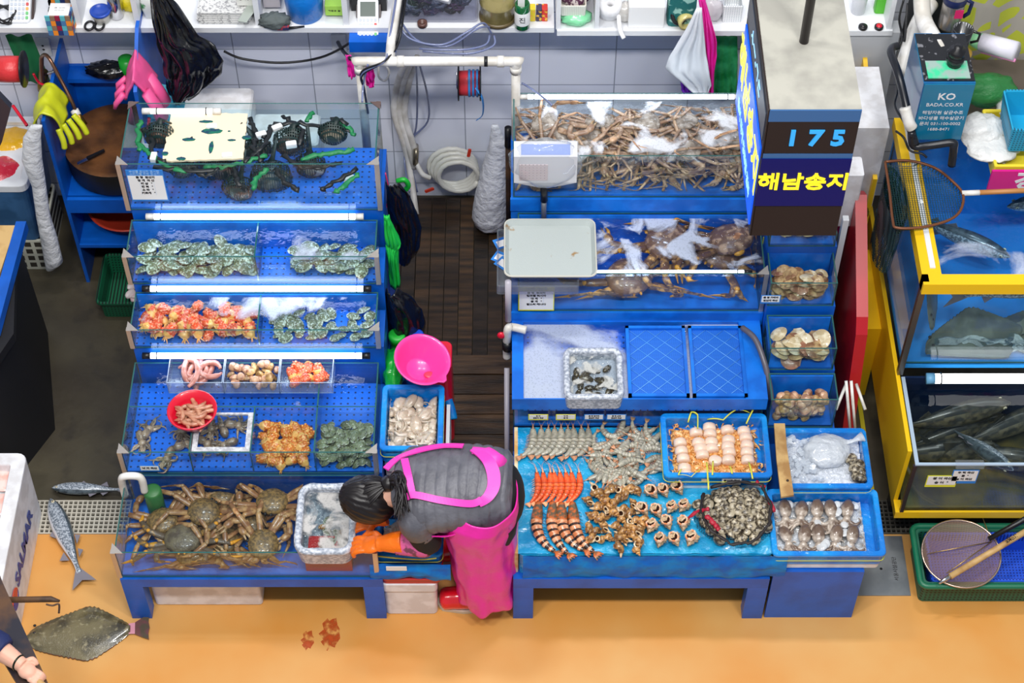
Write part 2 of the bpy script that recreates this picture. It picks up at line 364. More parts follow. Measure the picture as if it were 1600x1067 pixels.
# ------------------------------------------------------------ stalls
def frame_box(mb,x0,x1,y0,y1,z0,z1,b=.05,mat=0):
    mb.box(x0,x1,y0,y0+b,z0,z1,mat); mb.box(x0,x1,y1-b,y1,z0,z1,mat); mb.box(x0,x0+b,y0+b,y1-b,z0,z1,mat); mb.box(x1-b,x1,y0+b,y1-b,z0,z1,mat)
def bracket(mb,x,y,z,sx,sy,s=.045,h=.0,mat=0):
    mb.prism([(x,y),(x+sx*s,y),(x,y+sy*s)] if sx*sy>0 else [(x,y),(x,y+sy*s),(x+sx*s,y)],z,z+.003,mat)
    if h:
        mb.box(min(x,x+sx*.018),max(x,x+sx*.018),min(y,y-sy*.002),max(y,y-sy*.002),z-h,z+.003,mat)
        mb.box(min(x,x-sx*.002),max(x,x-sx*.002),min(y,y+sy*.018),max(y,y+sy*.018),z-h,z+.003,mat)
def tank(x0,x1,y0,y1,z0,z1,label,floor=None,br=(1,1),backz=None,dividers=(),floor_z=.012,bracketback=False,cat='fish tank',group=None,glass=None,sidedark=None,bluback=False):
    T=thing('glass_tank',label,cat,((x0+x1)/2,(y0+y1)/2,z0),group); g=.006; G=[glass or GLASS,GEDGE]
    part('front_pane',MB().pane(x0,x1,y0,y0+g,z0,z1),G,T)
    part('back_pane',MB().pane(x0,x1,y1-g,y1,z0,z1 if backz is None else backz),G,T)
    part('side_pane',MB().pane(x0,x0+g,y0+g,y1-g,z0,z1),G,T); part('side_pane',MB().pane(x1-g,x1,y0+g,y1-g,z0,z1),G,T)
    part('tank_floor',MB().box(x0+g,x1-g,y0+g,y1-g,z0,z0+floor_z),floor or BLUE,T)
    for side,on in ((0,br[0]),(1,br[1])):
        if not on: continue
        mb=MB(); 
        if side==0: bracket(mb,x0-.012,y0-.004,z1+.001,1,1,.05,z1-z0)
        else: bracket(mb,x1+.012,y0-.004,z1+.001,-1,1,.05,z1-z0)
        part('corner_bracket',mb,STEEL,T)
        if bracketback:
            mb=MB(); bracket(mb,(x0-.004) if side==0 else x1+.004,y1+.004,z1+.001,1 if side==0 else -1,-1,.045,.02); part('corner_bracket',mb,mk('dull_steel',S(120,100,96),.4,.5),T)
    if bluback: part('back_board',MB().box(x0+g,x1-g,y1-g-.006,y1-g-.001,z0+floor_z,z1-.004),BLUE,T)
    for d in dividers: part('divider',MB().pane(*d),G,T)
    return T
def water(x0,x1,y0,y1,z,label,**kw):
    m=watermat('water_'+label[:12],**kw); mb=MB().surf(lambda a,b:(x0+(x1-x0)*a,y0+(y1-y0)*b,z),2,2)
    return solo('tank_water',mb,m,label,'water',kind='stuff')
def tube_light(x0,x1,y,z,label,lit=True,r=.013,caps=BLACK,group=None,glow=None):
    T=thing('tube_light',label,'tube light',((x0+x1)/2,y,z-r),group)
    part('tube',MB().tube([(x0+.03,y,z),(x1-.03,y,z)],r,12),glow or (TUBE if lit else TUBEOFF),T)
    for a,b in ((x0,x0+.035),(x1-.035,x1)): part('end_cap',MB().tube([(a,y,z),(b,y,z)],r*1.12,10),caps,T)
    for a in (x0+.06,x1-.065): part('clip',MB().tube([(a,y,z-.0),(a+.004,y,z)],r*1.25,10),BLACK,T)
    return T
LX0,LX1=-1.63,-.575
# left stall frame
def stall(name,x0,x1,label,steps,legs,ztop,colr):
    T=thing(name,label,'stall',((x0+x1)/2,3.96,0))
    mb=MB(); frame_box(mb,x0,x1,3.955,steps[0][1],ztop-.065,ztop-.004,.045); part('front_rail',mb,colr,T)
    for k,(x,w) in enumerate(legs): part('leg',MB().box(x,x+w,3.955,4.02,0,ztop-.065),colr,T)
    for k,(x,w) in enumerate(legs): part('leg',MB().box(x,x+w,steps[0][1]-.06,steps[0][1],0,ztop-.065),colr,T)
    for (y0,y1,z) in steps[1:]:
        part('step',MB().box(x0+.01,x1-.01,y0+.008,y1,.0 if z>.5 else .3,z-.002),colr,T)
    return T
LS=[(3.96,4.345,.33),(4.36,4.835,.51),(4.845,5.055,.754),(5.065,5.275,.918),(5.285,5.645,1.147)]
stall('display_stall',LX0-.005,LX1+.035,'stepped blue steel stall on the left carrying five rows of glass tanks',LS,((LX0-.005,.085),(LX1-.05,.085)),.33,BLUED)
T1=tank(LX0,LX1+.01,3.965,4.35,.33,.52,'low front glass tank of brown crabs on the left stall',floor=BLUE,br=(1,1))
T2=tank(LX0,LX1,4.362,4.835,.51,.665,'wide glass tank of octopus, sea squirts and small shells, second row up',floor=PERFB,
   dividers=[(XO(298,4.36,.6)-.003,XO(298,4.36,.6)+.003,4.368,4.60,.52,.66),(XO(393,4.36,.6)-.003,XO(393,4.36,.6)+.003,4.368,4.60,.52,.66),(XO(492,4.36,.6)-.003,XO(492,4.36,.6)+.003,4.368,4.83,.52,.66),(LX0+.006,LX1-.006,4.60,4.606,.52,.66)])
T3=tank(LX0+.01,LX1,4.845,5.055,.754,.875,'narrow glass tank of orange sea squirts and abalone, third row up',floor=PERFB,bluback=True,dividers=[(XO(406,4.9,.8)-.003,XO(406,4.9,.8)+.003,4.852,5.048,.766,.87)])
T4=tank(LX0,LX1,5.065,5.275,.918,1.095,'narrow glass tank of green abalone, fourth row up',floor=PERFB,bluback=True,dividers=[(XO(402,5.1,1)-.003,XO(402,5.1,1)+.003,5.072,5.268,.93,1.09)])
T5=tank(LX0+.0,LX1+.01,5.285,5.645,1.147,1.427,'tall top glass tank of large shells in dark nets on the left stall',floor=PERFB,bracketback=True)
water(LX0+.007,LX1+.003,3.972,4.343,.49,'clear water of the front crab tank',foam=.0,tint=(.86,.93,.96),bstr=.25)
water(LX0+.007,LX1-.007,4.369,4.828,.635,'shallow clear water over the octopus compartments',foam=.05,fscale=3,seed=3,tint=(.85,.93,.98),bstr=.3)
water(LX0+.017,LX1-.007,4.852,5.048,.855,'foam-flecked water over the orange sea squirts',foam=.30,fscale=5,seed=11.3,tint=(.88,.95,1))
water(LX0+.007,LX1-.007,5.072,5.268,1.07,'foam-flecked water over the green abalone',foam=.26,fscale=5,seed=4.1,tint=(.88,.95,1))
water(LX0+.007,LX1+.003,5.292,5.638,1.395,'rippled water of the top shell tank on the left',foam=.1,fscale=3,seed=8,tint=(.8,.92,.95),bstr=.5)
tube_light(XO(222,4.83,.74),XO(578,4.83,.74),4.825,.725,'lit white tube light below the sea squirt tank',True)
tube_light(XO(222,5.05,.92),XO(580,5.05,.92),5.045,.91,'lit white tube light below the abalone tank',True)
tube_light(XO(228,5.27,1.14),XO(568,5.27,1.14),5.262,1.13,'lit cream tube light below the top left tank',True,caps=PVC)
tube_light(XO(222,5.6,1.41),XO(345,5.6,1.41),5.61,1.412,'short tube light across the back of the top left tank',False,caps=PVC)
# right stall
RX0,RX1=.005,1.075
RS=[(3.96,4.60,.33),(4.62,5.05,.60),(5.055,5.41,.735),(5.415,5.80,1.078)]
def rstall():
    T=thing('display_stall','stepped blue steel stall on the right carrying prawns, a tray and two crab tanks','stall',(.54,3.96,0))
    mb=MB(); frame_box(mb,RX0,RX1,3.955,4.6,.255,.33,.045); mb.box(RX0,RX1,4.0,4.56,.31,.325); part('front_rail',mb,BLUED,T)
    for x in (RX0,RX1-.085):
        for y in (3.955,4.54): part('leg',MB().box(x,x+.085,y,y+.06,0,.255),BLUED,T)
    part('step',MB().box(RX0,RX1,4.63,5.05,0,.47),BLUED,T); part('step',MB().box(RX0-.005,RX1+.01,5.055,5.41,0,.73),BLUE,T)
    part('step',MB().box(RX0-.01,RX1+.0,5.415,5.80,0,1.072),BLUE,T)
    return T
rstall()
def rtray():
    # prawn display slab wrapped in film
    T=thing('display_slab','wide foam slab wrapped in teal plastic film carrying prawns and sea snails','display slab',(.54,4.2,.33))
    mb=MB()
    def f(a,b):
        x=RX0+.02+(RX1-.02-RX0)*a; y=3.985+(4.62-3.985)*b; z=.482+.006*nz(x*18,y*18,1)+.004*nz(x*60,y*60)
        return (x,y,z)
    mb.surf(f,70,50)
    mb2=MB().prism(rrect(RX0+.022,RX1+.0,3.982,4.625,.02),.332,.474,0); part('foam_slab',mb2,CYT,T)
    part('film',mb,CYT,T)
    def fr(a,b):  # film skirt hanging in front
        x=RX0+.04+(RX1+.02-RX0)*a; d=.16+.035*nz(x*5,3)+.015*nz(x*20,5); z=.482-d*b; y=3.985-.012-.016*sin(b*2.5)+.008*nz(x*14,b*4,3)
        return (x,y,z)
    part('film_skirt',MB().surf(fr,70,10),BFILM,T)
    part('edge_strip',MB().box(RX0+.005,RX0+.02,3.985,4.62,.335,.485),mk('stained_foam',S(226,214,180),.6,var=(S(196,150,80),8)),T)
    # tank with eels behind
    T=tank(RX0,RX1,4.63,4.635+.0+.41,.47,.60,'low glass tank under the blue tray behind the prawns',floor=BLUE,br=(0,0))
    water(RX0+.01,RX1-.01,4.64,5.03,.565,'water of the low tank behind the prawns',foam=.0)
    # blue tray frame on top
    T=thing('blue_tray','large blue water tray with a wide flat rim, middle of the right stall','tray',(.54,4.84,.615))
    y0,y1,z=4.62,5.05,.69; mb=MB()
    ix0=XO(818,4.7,.69); ix1=XO(1163,4.7,.69); iy0=PZ(900,622,z).y; 
    mb.box(RX0-.005,ix0,y0,y1,.615,z); mb.box(ix1,RX1+.01,y0,y1,.615,z); mb.box(ix0,ix1,y0,iy0,.615,z); mb.box(ix0,ix1,y1-.012,y1,.615,z)
    part('rim',mb,BLUE,T); part('tray_floor',MB().box(ix0,ix1,iy0,y1-.012,.60,.615),PERFB,T)
    water(ix0,ix1,iy0,y1-.012,.672,'foamy water in the blue tray of the right stall',foam=.62,fscale=2.2,seed=1.35,bscale=60,tint=(.8,.92,1))
    # baskets upside down
    for k,(u0,u1,lab) in enumerate(((975,1077,'left blue mesh basket lid floating in the tray'),(1074,1166,'right blue mesh basket lid floating in the tray'))):
        a=XO(u0+4,4.85,.69); b=XO(u1-4,4.85,.69); ya,yb=iy0+.004,y1-.04
        T=thing('mesh_basket',lab,'basket',((a+b)/2,(ya+yb)/2,.675),'blue baskets in the water tray')
        mb=MB(); t=.014; zt=.70
        mb.box(a,b,ya,ya+t,.672,zt); mb.box(a,b,yb-t,yb,.672,zt); mb.box(a,a+t,ya,yb,.672,zt); mb.box(b-t,b,ya,yb,.672,zt); part('rim',mb,BLUE,T)
        part('mesh_panel',MB().box(a+t,b-t,ya+t,yb-t,.683,.685),gridmat('fine_blue_mesh_%d'%k,S(24,110,215),.0042,.42,hole=S(10,66,160)),T,kind='stuff')
        mb=MB(); n=5
        W=b-a-2*t; Hh=yb-ya-2*t
        for i in range(-n,n+1):
            for sg in (1,-1):
                # diagonal ribs clipped to the panel
                pts=[]
                for s in range(41):
                    x=a+t+W*s/40; y=ya+t+Hh*(.5+i/n*1.0)+sg*(x-a-t-W/2)*.9
                    if ya+t<=y<=yb-t: pts.append((x,y,.687))
                if len(pts)>1: mb.tube([pts[0],pts[-1]],.0016,5)
        part('rib',mb,mk('pale_blue_rib',S(90,160,235),.25),T)
rtray()
TM=tank(RX0+.02,RX1+.005,5.06,5.41,.74,.99,'glass tank of king crabs in the middle of the right stall',floor=BLUE,br=(0,1),bluback=True)
TT=tank(RX0+.0,RX1,5.42,5.80,1.08,1.335,'top glass tank crowded with snow crabs on the right stall',floor=BLUE,br=(0,0))
solo('tank_rail',MB().box(RX0-.012,RX1+.01,5.405,5.418,1.006,1.08),BLUE,'blue rail under the top crab tank on the right','rail')
solo('tank_rail',MB().box(RX0-.012,RX1+.02,5.046,5.058,.66,.742),BLUE,'blue rail under the king crab tank','rail')
water(RX0+.027,RX1-.002,5.068,5.402,.965,'churning foamy water of the king crab tank',foam=.47,fscale=7,seed=2.3,bscale=40,bstr=.8,tint=(.75,.85,.98))
water(RX0+.007,RX1-.007,5.428,5.792,1.29,'foam-flecked water of the top snow crab tank',foam=.40,fscale=6,seed=6.2,bscale=30,bstr=.6,tint=(.88,.93,.98),fcol=(.75,.78,.85),fmax=.8)
tube_light(XO(905,5.07,1),XO(1176,5.07,1),5.075,.985,'thin lit tube along the front of the king crab tank',True,r=.008)
tube_light(XO(812,5.78,1.33),XO(1160,5.78,1.33),5.785,1.325,'thin lit tube along the back of the top crab tank',True,r=.010,caps=PVC)
# ------------------------------------------------------------ seafood prototypes (units: metres)
def stripes(name,a,b,c=None,**k): return mk(name,a,**k)
M_CRAB=mk('crab_shell',S(146,112,62),.4,var=(S(92,70,40),90,.4,.6),bump=(150,.5,.004),rnd=.15,coat=.3)
M_CRABP=mk('crab_pale',S(186,150,106),.4,var=(S(150,116,78),40),rnd=.15,coat=.3)
M_CRABL=mk('crab_leg',S(140,94,58),.35,var=(S(186,142,92),36,.45,.6),rnd=.15,coat=.3)
M_CRABW=mk('crab_light_shell',S(188,170,152),.4,var=(S(130,112,94),45),bump=(150,.5,.004),rnd=.15,coat=.3)
M_CRABWL=mk('crab_light_leg',S(198,160,126),.35,var=(S(150,110,80),26),rnd=.15,coat=.3)
M_KING=mk('king_shell',S(112,98,74),.4,var=(S(84,70,54),40),bump=(120,.6,.005),coat=.3)
M_KINGL=mk('king_leg',S(96,78,60),.4,var=(S(200,140,30),28,.54,.66),bump=(140,.6,.005),coat=.3)
M_KINGO=mk('king_orange',S(224,150,34),.4)
def seg(mb,a,b,ra,rb,mat,flat=.7,n=7):
    a=Vector(a); b=Vector(b); d=b-a
    mb.tube([a,a+d*.12,a+d*.5,a+d*.88,b],[ra*.6,ra,(ra+rb)/2*1.05,rb,rb*.75],n,mat,flat)
def crab_mesh(name,mats,seed,king=False,L=1.0):
    rnd=random.Random(seed); mb=MB(); ru=rnd.uniform
    W,H,D=(.066,.028,.064) if not king else (.08,.036,.075)
    D,H=(.064,.028) if not king else (.075,.036)
    def dsp(p):
        d=.05*nz(p.x*3+seed,p.y*3,p.z*3)
        if p.y>.6: d-=.12*(p.y-.6)
        if king: d+=.09*max(0,nz(p.x*9,p.y*9+seed,p.z*9))
        else: d+=.03*max(0,nz(p.x*12,p.y*12,p.z*12))
        return d
    mb.ell((0,0,.034),(W,D,H),20,12,0,None,dsp)
    mb.ell((0,0,.024),(W*.9,D*.9,H*.8),16,8,1)
    mb.ell((0,-D*.95,.02),(.02,.012,.01),8,6,1)
    for sx in (-1,1): mb.ell((sx*.012,D*.98,.036),(.005,.008,.005),8,6,3)
    for sx in (-1,1):
        for k in range(4 if not king else 3):
            a=math.radians((38,10,-18,-46)[k]+ru(-10,10)); base=Vector((sx*W*.82*cos(a*.6),D*.75*sin(a*1.15)+.004,.026))
            l1,l2,l3=.085*L*ru(.9,1.1),.07*L*ru(.85,1.1),.06*L*ru(.85,1.15)
            z1=ru(.02,.055); a2=a-math.radians(ru(5,60))*(1 if k>0 else ru(-.6,.6)); a3=a2-math.radians(ru(10,50))
            p1=base+Vector((sx*cos(a)*l1,sin(a)*l1,z1-.01)); p2=p1+Vector((sx*cos(a2)*l2,sin(a2)*l2,-z1*.5)); p3=p2+Vector((sx*cos(a3)*l3,sin(a3)*l3,-z1*.45))
            r=(.0135 if L<1.2 else .0085) if not king else .016
            seg(mb,base,p1,r,r*.9,2,.6); seg(mb,p1,p2,r*.85,r*.7,2,.6); seg(mb,p2,p3,r*.6,.0015,2 if not king else 3)
            if king:
                for q in (p1,p2): mb.ell(q,(.0095,.0095,.009),8,6,3,None,lambda p:.35*max(0,nz(p.x*4,p.y*4,p.z*4)))
            else: mb.ell(p1,(.008,.008,.007),7,5,1)
        # claws
        a=math.radians(58+ru(-8,8)); base=Vector((sx*W*.6,D*.72,.026)); p1=base+Vector((sx*.055*L,ru(.02,.05),.02)); p2=p1+Vector((sx*ru(-.03,.02),.055*L,-.006)); p3=p2+Vector((-sx*.035,.03,-.008))
        seg(mb,base,p1,.012,.012,2); seg(mb,p1,p2,.012,.013,2)
        mb.ell(p2+(p3-p2)*.4,(.017,.024,.013),10,7,2,rot(0,0,sx*.7))
        for s2 in (-1,1):
            q=p3+Vector((-sx*.018+s2*.006,.024+s2*.004*sx,-.004)); mb.tube([p2+(p3-p2)*.6+Vector((s2*.008,0,0)),p3+Vector((s2*.011,0,0)),q],[.007,.006,.001],6,1 if not king else 3)
    return mb.mesh(name,mats)
CR=[crab_mesh('snow_crab',[M_CRAB,M_CRABP,M_CRABL,BLACK],s) for s in (1,2,3,4,5)]
CRW=[crab_mesh('snow_crab',[M_CRABW,M_CRABP,M_CRABWL,BLACK],s,L=1.35) for s in (11,12,13,14)]
M_KB=mk('king_brown_shell',S(128,88,62),.35,var=(S(206,158,116),34,.5,.62),bump=(120,.6,.005),coat=.4); M_KBL=mk('king_brown_leg',S(116,76,52),.35,var=(S(222,160,84),26,.5,.6),bump=(140,.6,.005),coat=.4)
KB=[crab_mesh('king_crab',[M_KB,M_KINGO,M_KBL,M_KINGO],s,True,1.1) for s in (23,24)]
KC=[crab_mesh('king_crab',[M_KING,M_KINGO,M_KINGL,M_KINGO],s,True,1.0) for s in (21,22)]
# ---- shrimp: lies on its side, head towards +Y, length about .13
M_SH=mk('raw_prawn',S(180,174,156),.25,var=(S(138,136,124),50,.42,.62),rnd=.18,coat=.5,sss=.1); M_SHT=mk('raw_prawn_tail',S(196,140,104),.3,rnd=.2)
M_SHD=mk('raw_prawn_dark',S(104,100,88),.3,rnd=.2)
M_OR=mk('orange_prawn',S(246,118,56),.3,var=(S(228,82,36),60),rnd=.1,coat=.5); M_ORL=mk('orange_prawn_pale',S(250,176,128),.3); M_ORD=mk('orange_prawn_dark',S(170,60,26),.4)
M_TI=mk('tiger_pale',S(226,170,128),.25,var=(S(200,120,76),60),coat=.6); M_TID=mk('tiger_dark',S(70,44,34),.25,var=(S(40,30,26),50),coat=.6); M_TIH=mk('tiger_head',S(98,82,60),.25,var=(S(196,98,40),40,.48,.6),coat=.6)
def shrimp_mesh(name,mats,seed,L=.13,curl=1.0,fat=1.0,striped=False,mir=False):
    rnd=random.Random(seed); mb=MB(); n=44; C=[]; ang=PI/2; x=y=0.0; pts=[]; rs=[]; mt=[]
    # from head going down; turning increases in the abdomen
    for i in range(n+1):
        t=i/n; pts.append(Vector((x,y,.0085*fat))); 
        if t<.34: r=.0062+.0042*sin(t/.34*PI*.62)
        else: r=.0098*(1-((t-.34)/.66)**1.7*.62)
        k=(t-.34)/.66*6
        if t>=.34: r*=1+.13*(1-(k%1))   # overlapping segment ridges
        rs.append(r*fat*L/.13)
        st=L/n; ang2=(-PI/2)+( -.25 if t<.3 else (-.25+(t-.3)*curl*2.0)); 
        x+=cos(ang2)*st; y+=sin(ang2)*st
    cx=sum(p.x for p in pts)/len(pts); cy=sum(p.y for p in pts)/len(pts)
    pts=[p-Vector((cx,cy,0)) for p in pts]; pts=[Vector((-p.x,p.y,p.z)) for p in pts]
    rg=[]
    def mat(j,i):
        t=j/n
        if t<.34: return 2 if striped else 0
        if striped: return 1 if ((t-.34)/.66*6)%1>.55 else 0
        return 2 if ((t-.34)/.66*6)%1<.14 else 0
    mb2=MB(); mb.tube(pts,rs,10,0,.82)
    # recolour faces of the tube
    nf=n*10
    for j in range(n):
        for i in range(10): mb.m[j*10+i]=mat(j,i)
    e=pts[-1]; d=(pts[-1]-pts[-4]).normalized(); pr=Vector((-d.y,d.x,0))
    for k in (-1,-.35,.35,1):
        q=e+d*.016*fat*L/.13+pr*k*.010*L/.13; mb.tube([e,(e+q)/2+Vector((0,0,-.001)),q],[.002,.0045*L/.13,.002],6,1 if not striped else 2,.3)
    h=pts[0]; d=(pts[0]-pts[3]).normalized(); pr=Vector((-d.y,d.x,0))
    mb.tube([h-d*.006,h+d*.012,h+d*.026*L/.13],[.0055*fat,.003,.0005],6,1 if not striped else 2,.6)
    for s in (-1,1): mb.ell(h+d*.004+Vector((0,0,.0)) +pr*s*.006,(.0024,.0024,.0024),6,5,3)
    for k in range(2):
        a0=h+d*.01; mb.tube([a0,a0+d*.03+pr*rnd.uniform(-.012,.012),a0+d*.05+pr*rnd.uniform(-.03,.03)+Vector((0,0,-.004))],[.0007,.0006,.0004],4,1)
    for k in range(9):  # legs along the belly (concave side)
        i=int(n*(.16+k*.075)); 
        if i+1>=len(pts): break
        d=(pts[i+1]-pts[i-1]).normalized(); b=Vector((-d.y,d.x,0))*(1 if True else -1); r=rs[i]
        mb.tube([pts[i]-b*r*.7,pts[i]-b*(r+.006)+d*.004+Vector((0,0,-.004)),pts[i]-b*(r+.012)+d*.006+Vector((0,0,-.007))],[.0018,.0013,.0006],4,1)
    if mir: mb.v=[(-p[0],p[1],p[2]) for p in mb.v]; mb.f=[f[::-1] for f in mb.f]
    return mb.mesh(name,mats)
SHG=[shrimp_mesh('raw_prawn',[M_SH,M_SHT,M_SHD,BLACK],s,.132,c,1.45) for s,c in ((1,.75),(2,.9),(3,1.3),(4,.5))]
SHO=[shrimp_mesh('orange_prawn',[M_OR,M_ORL,M_ORD,BLACK],s,.14,c,1.12) for s,c in ((5,.6),(6,.75))]
SHT=[shrimp_mesh('tiger_prawn',[M_TI,M_TID,M_TIH,BLACK],s,.26,c,1.2,True,True) for s,c in ((7,.8),(8,.6))]
# ---- snails
M_WH=mk('whelk_shell',S(190,142,82),.3,var=(S(116,74,40),75,.42,.58),rnd=.3,coat=.5,bump=(130,.4,.003)); M_WHI=mk('whelk_inside',S(206,180,144),.3,coat=.4)
M_TU=mk('horned_shell',S(186,158,122),.4,var=(S(122,96,68),60,.5,.62),rnd=.15,coat=.3,bump=(120,.5,.004)); M_TUI=mk('shell_lip',S(232,200,172),.3,coat=.5,var=(S(226,130,70),40,.5,.62)); M_TUD=mk('shell_mouth',S(46,24,16),.8,spec=.1)
def snail_mesh(name,mats,turns=4.5,size=.03,high=1.7,spik=0,open_=1.0,roll=.3):
    mb=MB(); n=int(turns*16); sg=12; rs=[]; g=.56
    for i in range(n+1):
        t=turns*i/n; s=size*g**(turns-t); a=t*2*PI
        rad=s*.62; zc=-s*high; R0=s*.62
        c=Vector((cos(a)*rad,sin(a)*rad,zc)); er=Vector((cos(a),sin(a),0)); r=[]
        k=1+(spik*max(0,sin(a*5))**3)
        for q in range(sg):
            b=2*PI*q/sg; rr=R0*(1+.08*(q%2))
            if q in (0,1,2): rr*=k
            r.append(c+er*(cos(b)*rr)+Vector((0,0,sin(b)*rr*1.15)))
        rs.append(r)
    mb.rings(rs,0,True,(True,False))
    last=rs[-1]; c=sum(last,Vector())/sg; a=turns*2*PI; fw=Vector((-sin(a),cos(a),0))
    lip=[c+(p-c)*1.1*open_+fw*size*.12 for p in last]; inn=[c+(p-c)*.66*open_+fw*size*.02 for p in last]; deep=[c+(p-c)*.4-fw*size*.35 for p in last]
    mb.rings([last,lip],0,True,(False,False)); mb.rings([lip,inn],1,True,(False,False)); mb.rings([inn,deep],2,True,(False,True))
    # siphon canal
    tip=c+Vector((0,0,-size*1.35))-Vector((0,0,0)); mb.tube([c+Vector((cos(a),sin(a),0))*size*.1+Vector((0,0,-size*.5)),tip],[size*.34,size*.12],8,1)
    # lay on side: apex along +Y, opening up
    Mx=rot(0,0,0)@Matrix.Rotation(PI/2,4,'X')@Matrix.Rotation(-a+roll,4,'Z')
    vs=[Mx@Vector(p) for p in mb.v]; zm=min(p.z for p in vs); yc=(min(p.y for p in vs)+max(p.y for p in vs))/2
    mb.v=[(p.x,p.y-yc,p.z-zm) for p in vs]; return mb.mesh(name,mats)
WH=[snail_mesh('whelk',[M_WH,M_WHI,M_TUD],4.6,.0215,2.3,0,.9,.6),snail_mesh('whelk',[M_WH,M_WHI,M_WH],4.4,.021,2.1,0,.8,2.6),snail_mesh('whelk',[M_WH,M_WHI,M_WH],4.5,.022,2.2,0,.8,3.8)]
def turban_mesh(name,mats,seed,k=1.0):
    rn=random.Random(seed); mb=MB(); n=40; sg=42; rs=[]
    for j in range(n+1):
        t=j/n; r=.030*k*(max(t,.02)**.85)*(1 if t<.8 else math.sqrt(max(0,1-((t-.8)/.21)**2))*.75+.25)*(1+.10*abs(sin(t*3.6*PI+.4))); row=[]
        for q in range(sg):
            a=2*PI*q/sg; nod=(.30*max(0,cos(8*a+seed+int(t*3.6)*.8))**3*max(0,sin(t*3.6*PI+.4)**2) if t>.25 else .1)
            rr=r*(1+nod+.03*nz(a*5,t*9,seed)); row.append((rr*cos(a),-.030+.062*t,.026+rr*sin(a)*.85))
        rs.append(row)
    mb.rings(rs,0,True)
    c=Vector((-.006,.012,.047)); T=TR(*c)@rot(-.35,-.35,.25)
    def el(a,b,z): return [(a*cos(2*PI*q/28),b*(sin(2*PI*q/28)+.22*max(0,sin(2*PI*q/28))**4),z+.002*sin(q*1.9)) for q in range(28)]
    mb.rings([el(.021,.026,-.012),el(.0225,.028,.0),el(.0205,.026,.003),el(.0155,.020,-.001)],1,True,(False,False),True,T); mb.rings([el(.0155,.020,-.001),el(.010,.014,-.003)],2,True,(False,True),True,T)
    return mb.mesh(name,mats)
TU=[turban_mesh('horned_turban',[M_TU,M_TUI,M_TUD],s) for s in (1,2,3)]
# ---- bivalves
def clam_mesh(name,mats,rx=.022,ry=.019,h=.013,ribs=20,gap=0):
    mb=MB()
    for s in (1,-1):
        def f(a,b):
            th=2*PI*a; r=b; x=cos(th); y=sin(th); k=1+.05*sin(3*th)
            e=(1-r**2.2)**.62 if r<1 else 0
            rib=1+.035*cos(ribs*th)*r
            yy=y*r*ry*k+.25*ry*(1-r); return (x*r*rx*k*rib,yy,s*(h*e*rib+.0004)+h)
        mb.surf(f,40,7,0 if s==1 else 1,rot(gap*s,0,0) if gap else None)
    return mb.mesh(name,mats)
M_COC=mk('cockle_shell',S(170,158,134),.35,var=(S(66,56,42),70,.44,.56),rnd=.4,coat=.4,bump=(170,.4,.003)); M_CLB=mk('clam_brown',S(186,150,96),.35,var=(S(128,88,50),45),rnd=.3,coat=.4)
M_CLP=mk('clam_pale',S(200,160,128),.35,var=(S(160,110,84),45),rnd=.25,coat=.4)
CO=[clam_mesh('cockle',[M_COC,M_COC],.0235,.021,.016,22),clam_mesh('cockle',[M_COC,M_COC],.025,.02,.015,20)]
CL=[clam_mesh('clam',[M_CLB,M_CLB],.021,.017,.0115,0),clam_mesh('clam',[M_CLP,M_CLP],.020,.018,.014,18)]
def scallop_mesh(name,mats,r=.045,h=.009,ribs=20,ears=True):
    mb=MB()
    for s in (1,-1):
        def f(a,b):
            th=2*PI*a; k=1.0
            d=abs((th-1.5*PI)) # hinge at -y
            if d<.5: k=.98-.10*(1-d/.5)
            rib=cos(ribs*th)*.5; x=cos(th)*b*r*k; y=sin(th)*b*r*k
            return (x,y,h+s*(h*(1-b**2.5)+.0007*rib*b+.0005)+.002*sin(th*2)*b)
        mb.surf(f,60,5,0 if s==1 else 1)
    if ears: mb.prism([(-r*.45,-r*.98),(r*.45,-r*.98),(r*.38,-r*.6),(-r*.38,-r*.6)],h-.002,h+.002,0)
    return mb.mesh(name,mats)
M_SCA=mk('scallop_tan',S(188,158,112),.4,var=(S(130,92,62),30,.42,.6),rnd=.3,coat=.3,bump=(150,.3,.003)); M_SCB=mk('scallop_white',S(222,212,184),.4,var=(S(186,168,130),30),rnd=.15,coat=.3)
M_SCC=mk('scallop_brown',S(136,92,70),.4,var=(S(190,150,120),30,.5,.65),rnd=.25,coat=.3)
SCL=[scallop_mesh('scallop',[m,m]) for m in (M_SCA,M_SCB,M_SCC)]
def abalone_mesh(name,mats,seed,rx=.033,ry=.024,h=.012,flip=False):
    mb=MB()
    def f(a,b):
        th=2*PI*a; k=1+.07*nz(cos(th)*2+seed,sin(th)*2); r=b
        z=h*(1-r**2)+.0022*nz(cos(th)*r*5+seed,sin(th)*r*5,1)+.002*sin(r*14)*.5
        return (cos(th)*r*rx*k,sin(th)*r*ry*k,max(z,.0)+.004)
    mb.surf(f,28,8,0)
    def g(a,b):
        th=2*PI*a; k=1+.07*nz(cos(th)*2+seed,sin(th)*2); r=b
        return (cos(th)*r*rx*k,sin(th)*r*ry*k,.004-.004*(1-r**4))
    mb.surf(g,28,3,1)
    for k in range(4): mb.ell((rx*.5*cos(.6+k*.35),ry*.62*sin(.6+k*.35),h*.62),(.002,.002,.0015),6,4,2)
    return mb.mesh(name,mats)
M_AB=mk('abalone_green',S(104,112,78),.35,var=(S(192,206,190),70,.48,.58),var2=(S(84,70,42),95,.57,.64),rnd=.22,bump=(110,.8,.005),coat=.5); M_ABI=mk('abalone_flesh',S(206,186,140),.35,rnd=.2)
